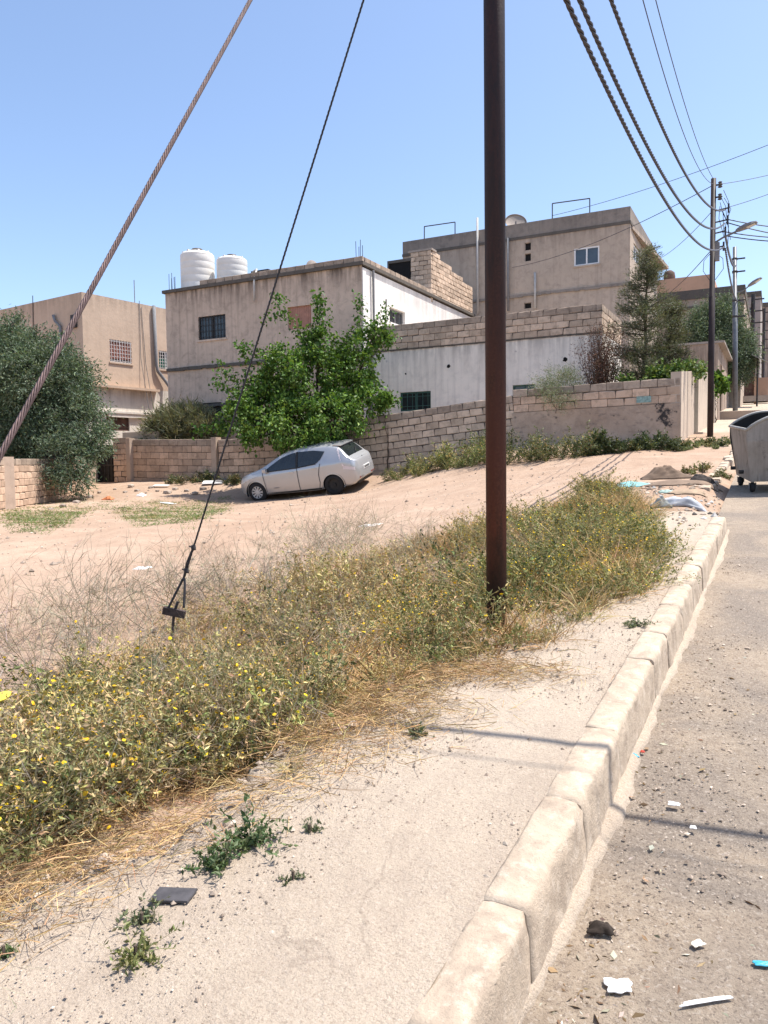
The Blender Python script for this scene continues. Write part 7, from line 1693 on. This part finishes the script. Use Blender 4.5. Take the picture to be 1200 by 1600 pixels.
vn = ((0.08, 0.14, 0.03), (0.19, 0.25, 0.07))
bush('vine', 'bright green vine spreading along the top of the street corner wall', 'vine', [B(1035, 586, 9, 23.6), B(1058, 582, 9, 23.8), B(1078, 578, 8, 24.2), B(1020, 590, 8, 23.5), B(978, 595, 7, 23.6), B(1092, 578, 6, 25)], 90, 24, (.08, .15), .8, vn, rng, .22)
bush('vine', 'green vine clump hanging over the low street wall past the gate', 'vine', [B(1118, 595, 10, 32.5), B(1126, 602, 7, 32.5), B(1112, 608, 6, 32.3)], 60, 30, (.12, .2), .8, mul, rng, .2)
bush('sapling', 'small leafy sapling behind the block wall right of the mulberry', 'shrub', [B(605, 622, 8, 25.5), B(598, 630, 7, 25.5)], 30, 26, (.10, .17), .7, mul, rng, .15)
# weeds along the foot of the boundary wall
wk = ((0.20, 0.21, 0.075), (0.14, 0.165, 0.06)); dk = ((0.065, 0.085, 0.035), (0.10, 0.12, 0.05))
def wallweed(label, spots, rng, cols, n, h, name='weed_clump', nl=24, lsz=(.04, .09), fl=.05, dry=.1):
    P = [Vector(ong(a_, b_, None, 12)) for a_, b_ in spots]; r_ = thing(name, label, 'weeds', tuple(P[0])); pr = [thistle(rng, h, 9, leaf=cols, nl=nl, flower=fl, dry=dry, lsz=lsz, sprawl=.5) for _ in range(3)]; pts = np.array([tuple(p + Vector((rng.normal(0, .22), rng.normal(0, .18), 0))) for p in P for _ in range(n)]); pts[:, 2] = H(pts[:, 0], pts[:, 1]) - .02; pts[:, 1] = np.minimum(pts[:, 1], YBW - .15)
    V, F, C = scatter(pr, pts, rng.uniform(.5, 1.2, len(pts)) * np.repeat(rng.uniform(.55, 1.25, len(P)), n), rng); npmesh('foliage', V, F, M['leaf'], r_, C=C)
    m_ = MB(); p0 = P[0]; m_.tube([p0 - Vector((0, 0, .1)), p0 + Vector((0, 0, .2))], .01, 5); m_.build('stem', M['bark'], r_)
wallweed('yellow green weeds at the wall foot right of the car', [(625, 745), (645, 740), (668, 738), (690, 735), (710, 732), (730, 728), (748, 726)], rng, wk, 6, .52)
wallweed('taller dark weeds against the wall behind the near pole', [(738, 715), (752, 712), (765, 718), (800, 722), (815, 720)], rng, dk, 4, .85)
wallweed('grey green weeds at the foot of the rendered wall', [(835, 720), (855, 718), (875, 716), (895, 714), (918, 712)], rng, (dk[1], wk[1]), 4, .60)
wallweed('dark leafy mallow weeds below the black paint daub', [(935, 710), (955, 708), (975, 706), (1000, 704), (1020, 702), (1038, 702)], rng, dk, 4, .40, lsz=(.06, .13), dry=.02)
wallweed('low green weeds at the foot of the dark slim pole', [(1058, 703), (1070, 702), (1082, 700), (1095, 699), (1108, 697), (1118, 695)], rng, (wk[0], grn[1]), 4, .28)
wallweed('low weeds at the foot of the pinkish wall left of the car', [(318, 752), (335, 753), (300, 753), (360, 757), (280, 756)], rng, dk, 5, .35)
wallweed('weeds by the flush kerb stones behind the rubbish', [(1098, 740), (1112, 737)], rng, wk, 4, .3)
# ------------------------------------------------------------------ pebbles and chips
def pebbles(name, label, X, Y, Z, r, cols, rng):
    n = len(X); base = np.array([[1, 0, 0], [-1, 0, 0], [0, 1, 0], [0, -1, 0], [0, 0, .7], [0, 0, -.5]], float); f = np.array([[0, 2, 4], [2, 1, 4], [1, 3, 4], [3, 0, 4], [2, 0, 5], [1, 2, 5], [3, 1, 5], [0, 3, 5]])
    V = base[None] * rng.uniform(.6, 1.3, (n, 6, 1)) * r[:, None, None]; an = rng.uniform(0, 6.28, n); c, s = np.cos(an)[:, None], np.sin(an)[:, None]
    W_ = np.stack([V[:, :, 0] * c - V[:, :, 1] * s + X[:, None], V[:, :, 0] * s + V[:, :, 1] * c + Y[:, None], V[:, :, 2] + Z[:, None] + r[:, None] * .15], 2).reshape(-1, 3)
    F = (np.arange(n)[:, None, None] * 6 + f[None]).reshape(-1, 3); ci = rng.integers(0, len(cols), n); C = np.repeat(np.array(cols)[ci] * rng.uniform(.7, 1.25, (n, 1)), 6, axis=0)
    o = npmesh(name, W_, F, M['dryleaf'], None, C=np.clip(C, 0, 1)); tag(o, label, 'pebbles', kind='stuff')
stc = [(0.46, 0.37, 0.295), (0.36, 0.285, 0.225), (0.56, 0.47, 0.385), (0.27, 0.21, 0.165), (0.48, 0.385, 0.30)]
n = 7500; Y = rng.uniform(.8, 8, n) ** 1.0; X = pave_edge(Y) + (Xk(Y) - pave_edge(Y)) * rng.random(n); pebbles('pavement_grit', 'loose grit and pebbles on the pavement', X, Y, g(Y) + .0, rng.gamma(1.7, .0016, n) + .0012, stc, rng)
n = 5500; Y = rng.uniform(.8, 9, n); X = Xk(Y) + .25 + rng.exponential(.7, n); pebbles('road_grit', 'loose grit and chips on the dusty road', X, Y, g(Y) - rdrop(Y), rng.gamma(1.7, .0019, n) + .0015, stc, rng)
n = 5500; Y = rng.uniform(.8, 7, n); X = pave_edge(Y) + (Xk(Y) + .1 - pave_edge(Y)) * rng.random(n); pebbles('pavement_specks', 'dark specks of grit scattered over the pavement', X, Y, g(Y) + .001, rng.gamma(1.6, .0010, n) + .0008, [(0.16, 0.12, 0.09), (0.22, 0.17, 0.13), (0.30, 0.24, 0.19)], rng)
n = 1600; Y = rng.uniform(.3, 6, n); X = pave_edge(Y) + rng.normal(.0, .07, n); pebbles('edge_rubble', 'crumbled bits along the broken pavement edge', X, Y, np.where(X > pave_edge(Y), g(Y) - .02, np.maximum(H(X, Y), g(Y) - .2)), rng.gamma(1.6, .0045, n) + .002, stc, rng)
n = 3200; X = rng.uniform(-20, -2.2, n); Y = rng.uniform(4, 22.5, n); pebbles('lot_grit', 'small stones strewn over the dirt lot', X, Y, H(X, Y), rng.gamma(1.5, .008, n) + .004, stc, rng)
n = 500; Y = rng.uniform(9.5, 14, n); X = rng.uniform(-2.4, -.6, n); pebbles('kerb_end_rubble', 'crumbled stones and rubbish around the kerb end', X, Y, np.maximum(H(X, Y), np.where((Y < 10.5) & (X > -1.6), g(Y), -9)), rng.gamma(1.6, .012, n) + .006, stc + [(0.6, 0.58, 0.55), (0.12, 0.11, 0.10)], rng)
# chips and dead leaves on the road
n = 1500; Y = np.concatenate([rng.normal(1.75, .35, 900), rng.uniform(1, 6, 600)]); X = np.concatenate([Xk(Y[:900]) + .25 + np.abs(rng.normal(.12, .22, 900)), Xk(Y[900:]) + .2 + rng.exponential(.5, 600)])
P0 = np.stack([X, Y, g(Y) - rdrop(Y) + .004], 1); D = np.stack([rng.normal(size=n), rng.normal(size=n), rng.normal(0, .06, n)], 1); ll = rng.gamma(2, .007, n) + .005; cols_ = np.where(rng.random((n, 1)) < .6, vary((0.25, 0.17, 0.10), n, rng, .3), vary((0.50, 0.43, 0.35), n, rng, .25))
V, F, C = leaves(P0, D, ll, ll * rng.uniform(.15, .6, n), cols_, rng, .1); o = npmesh('leaf_litter', V, F, M['dryleaf'], None, C=C); tag(o, 'dead leaves and wood chips swept against the kerb on the road', 'leaf litter', kind='stuff')
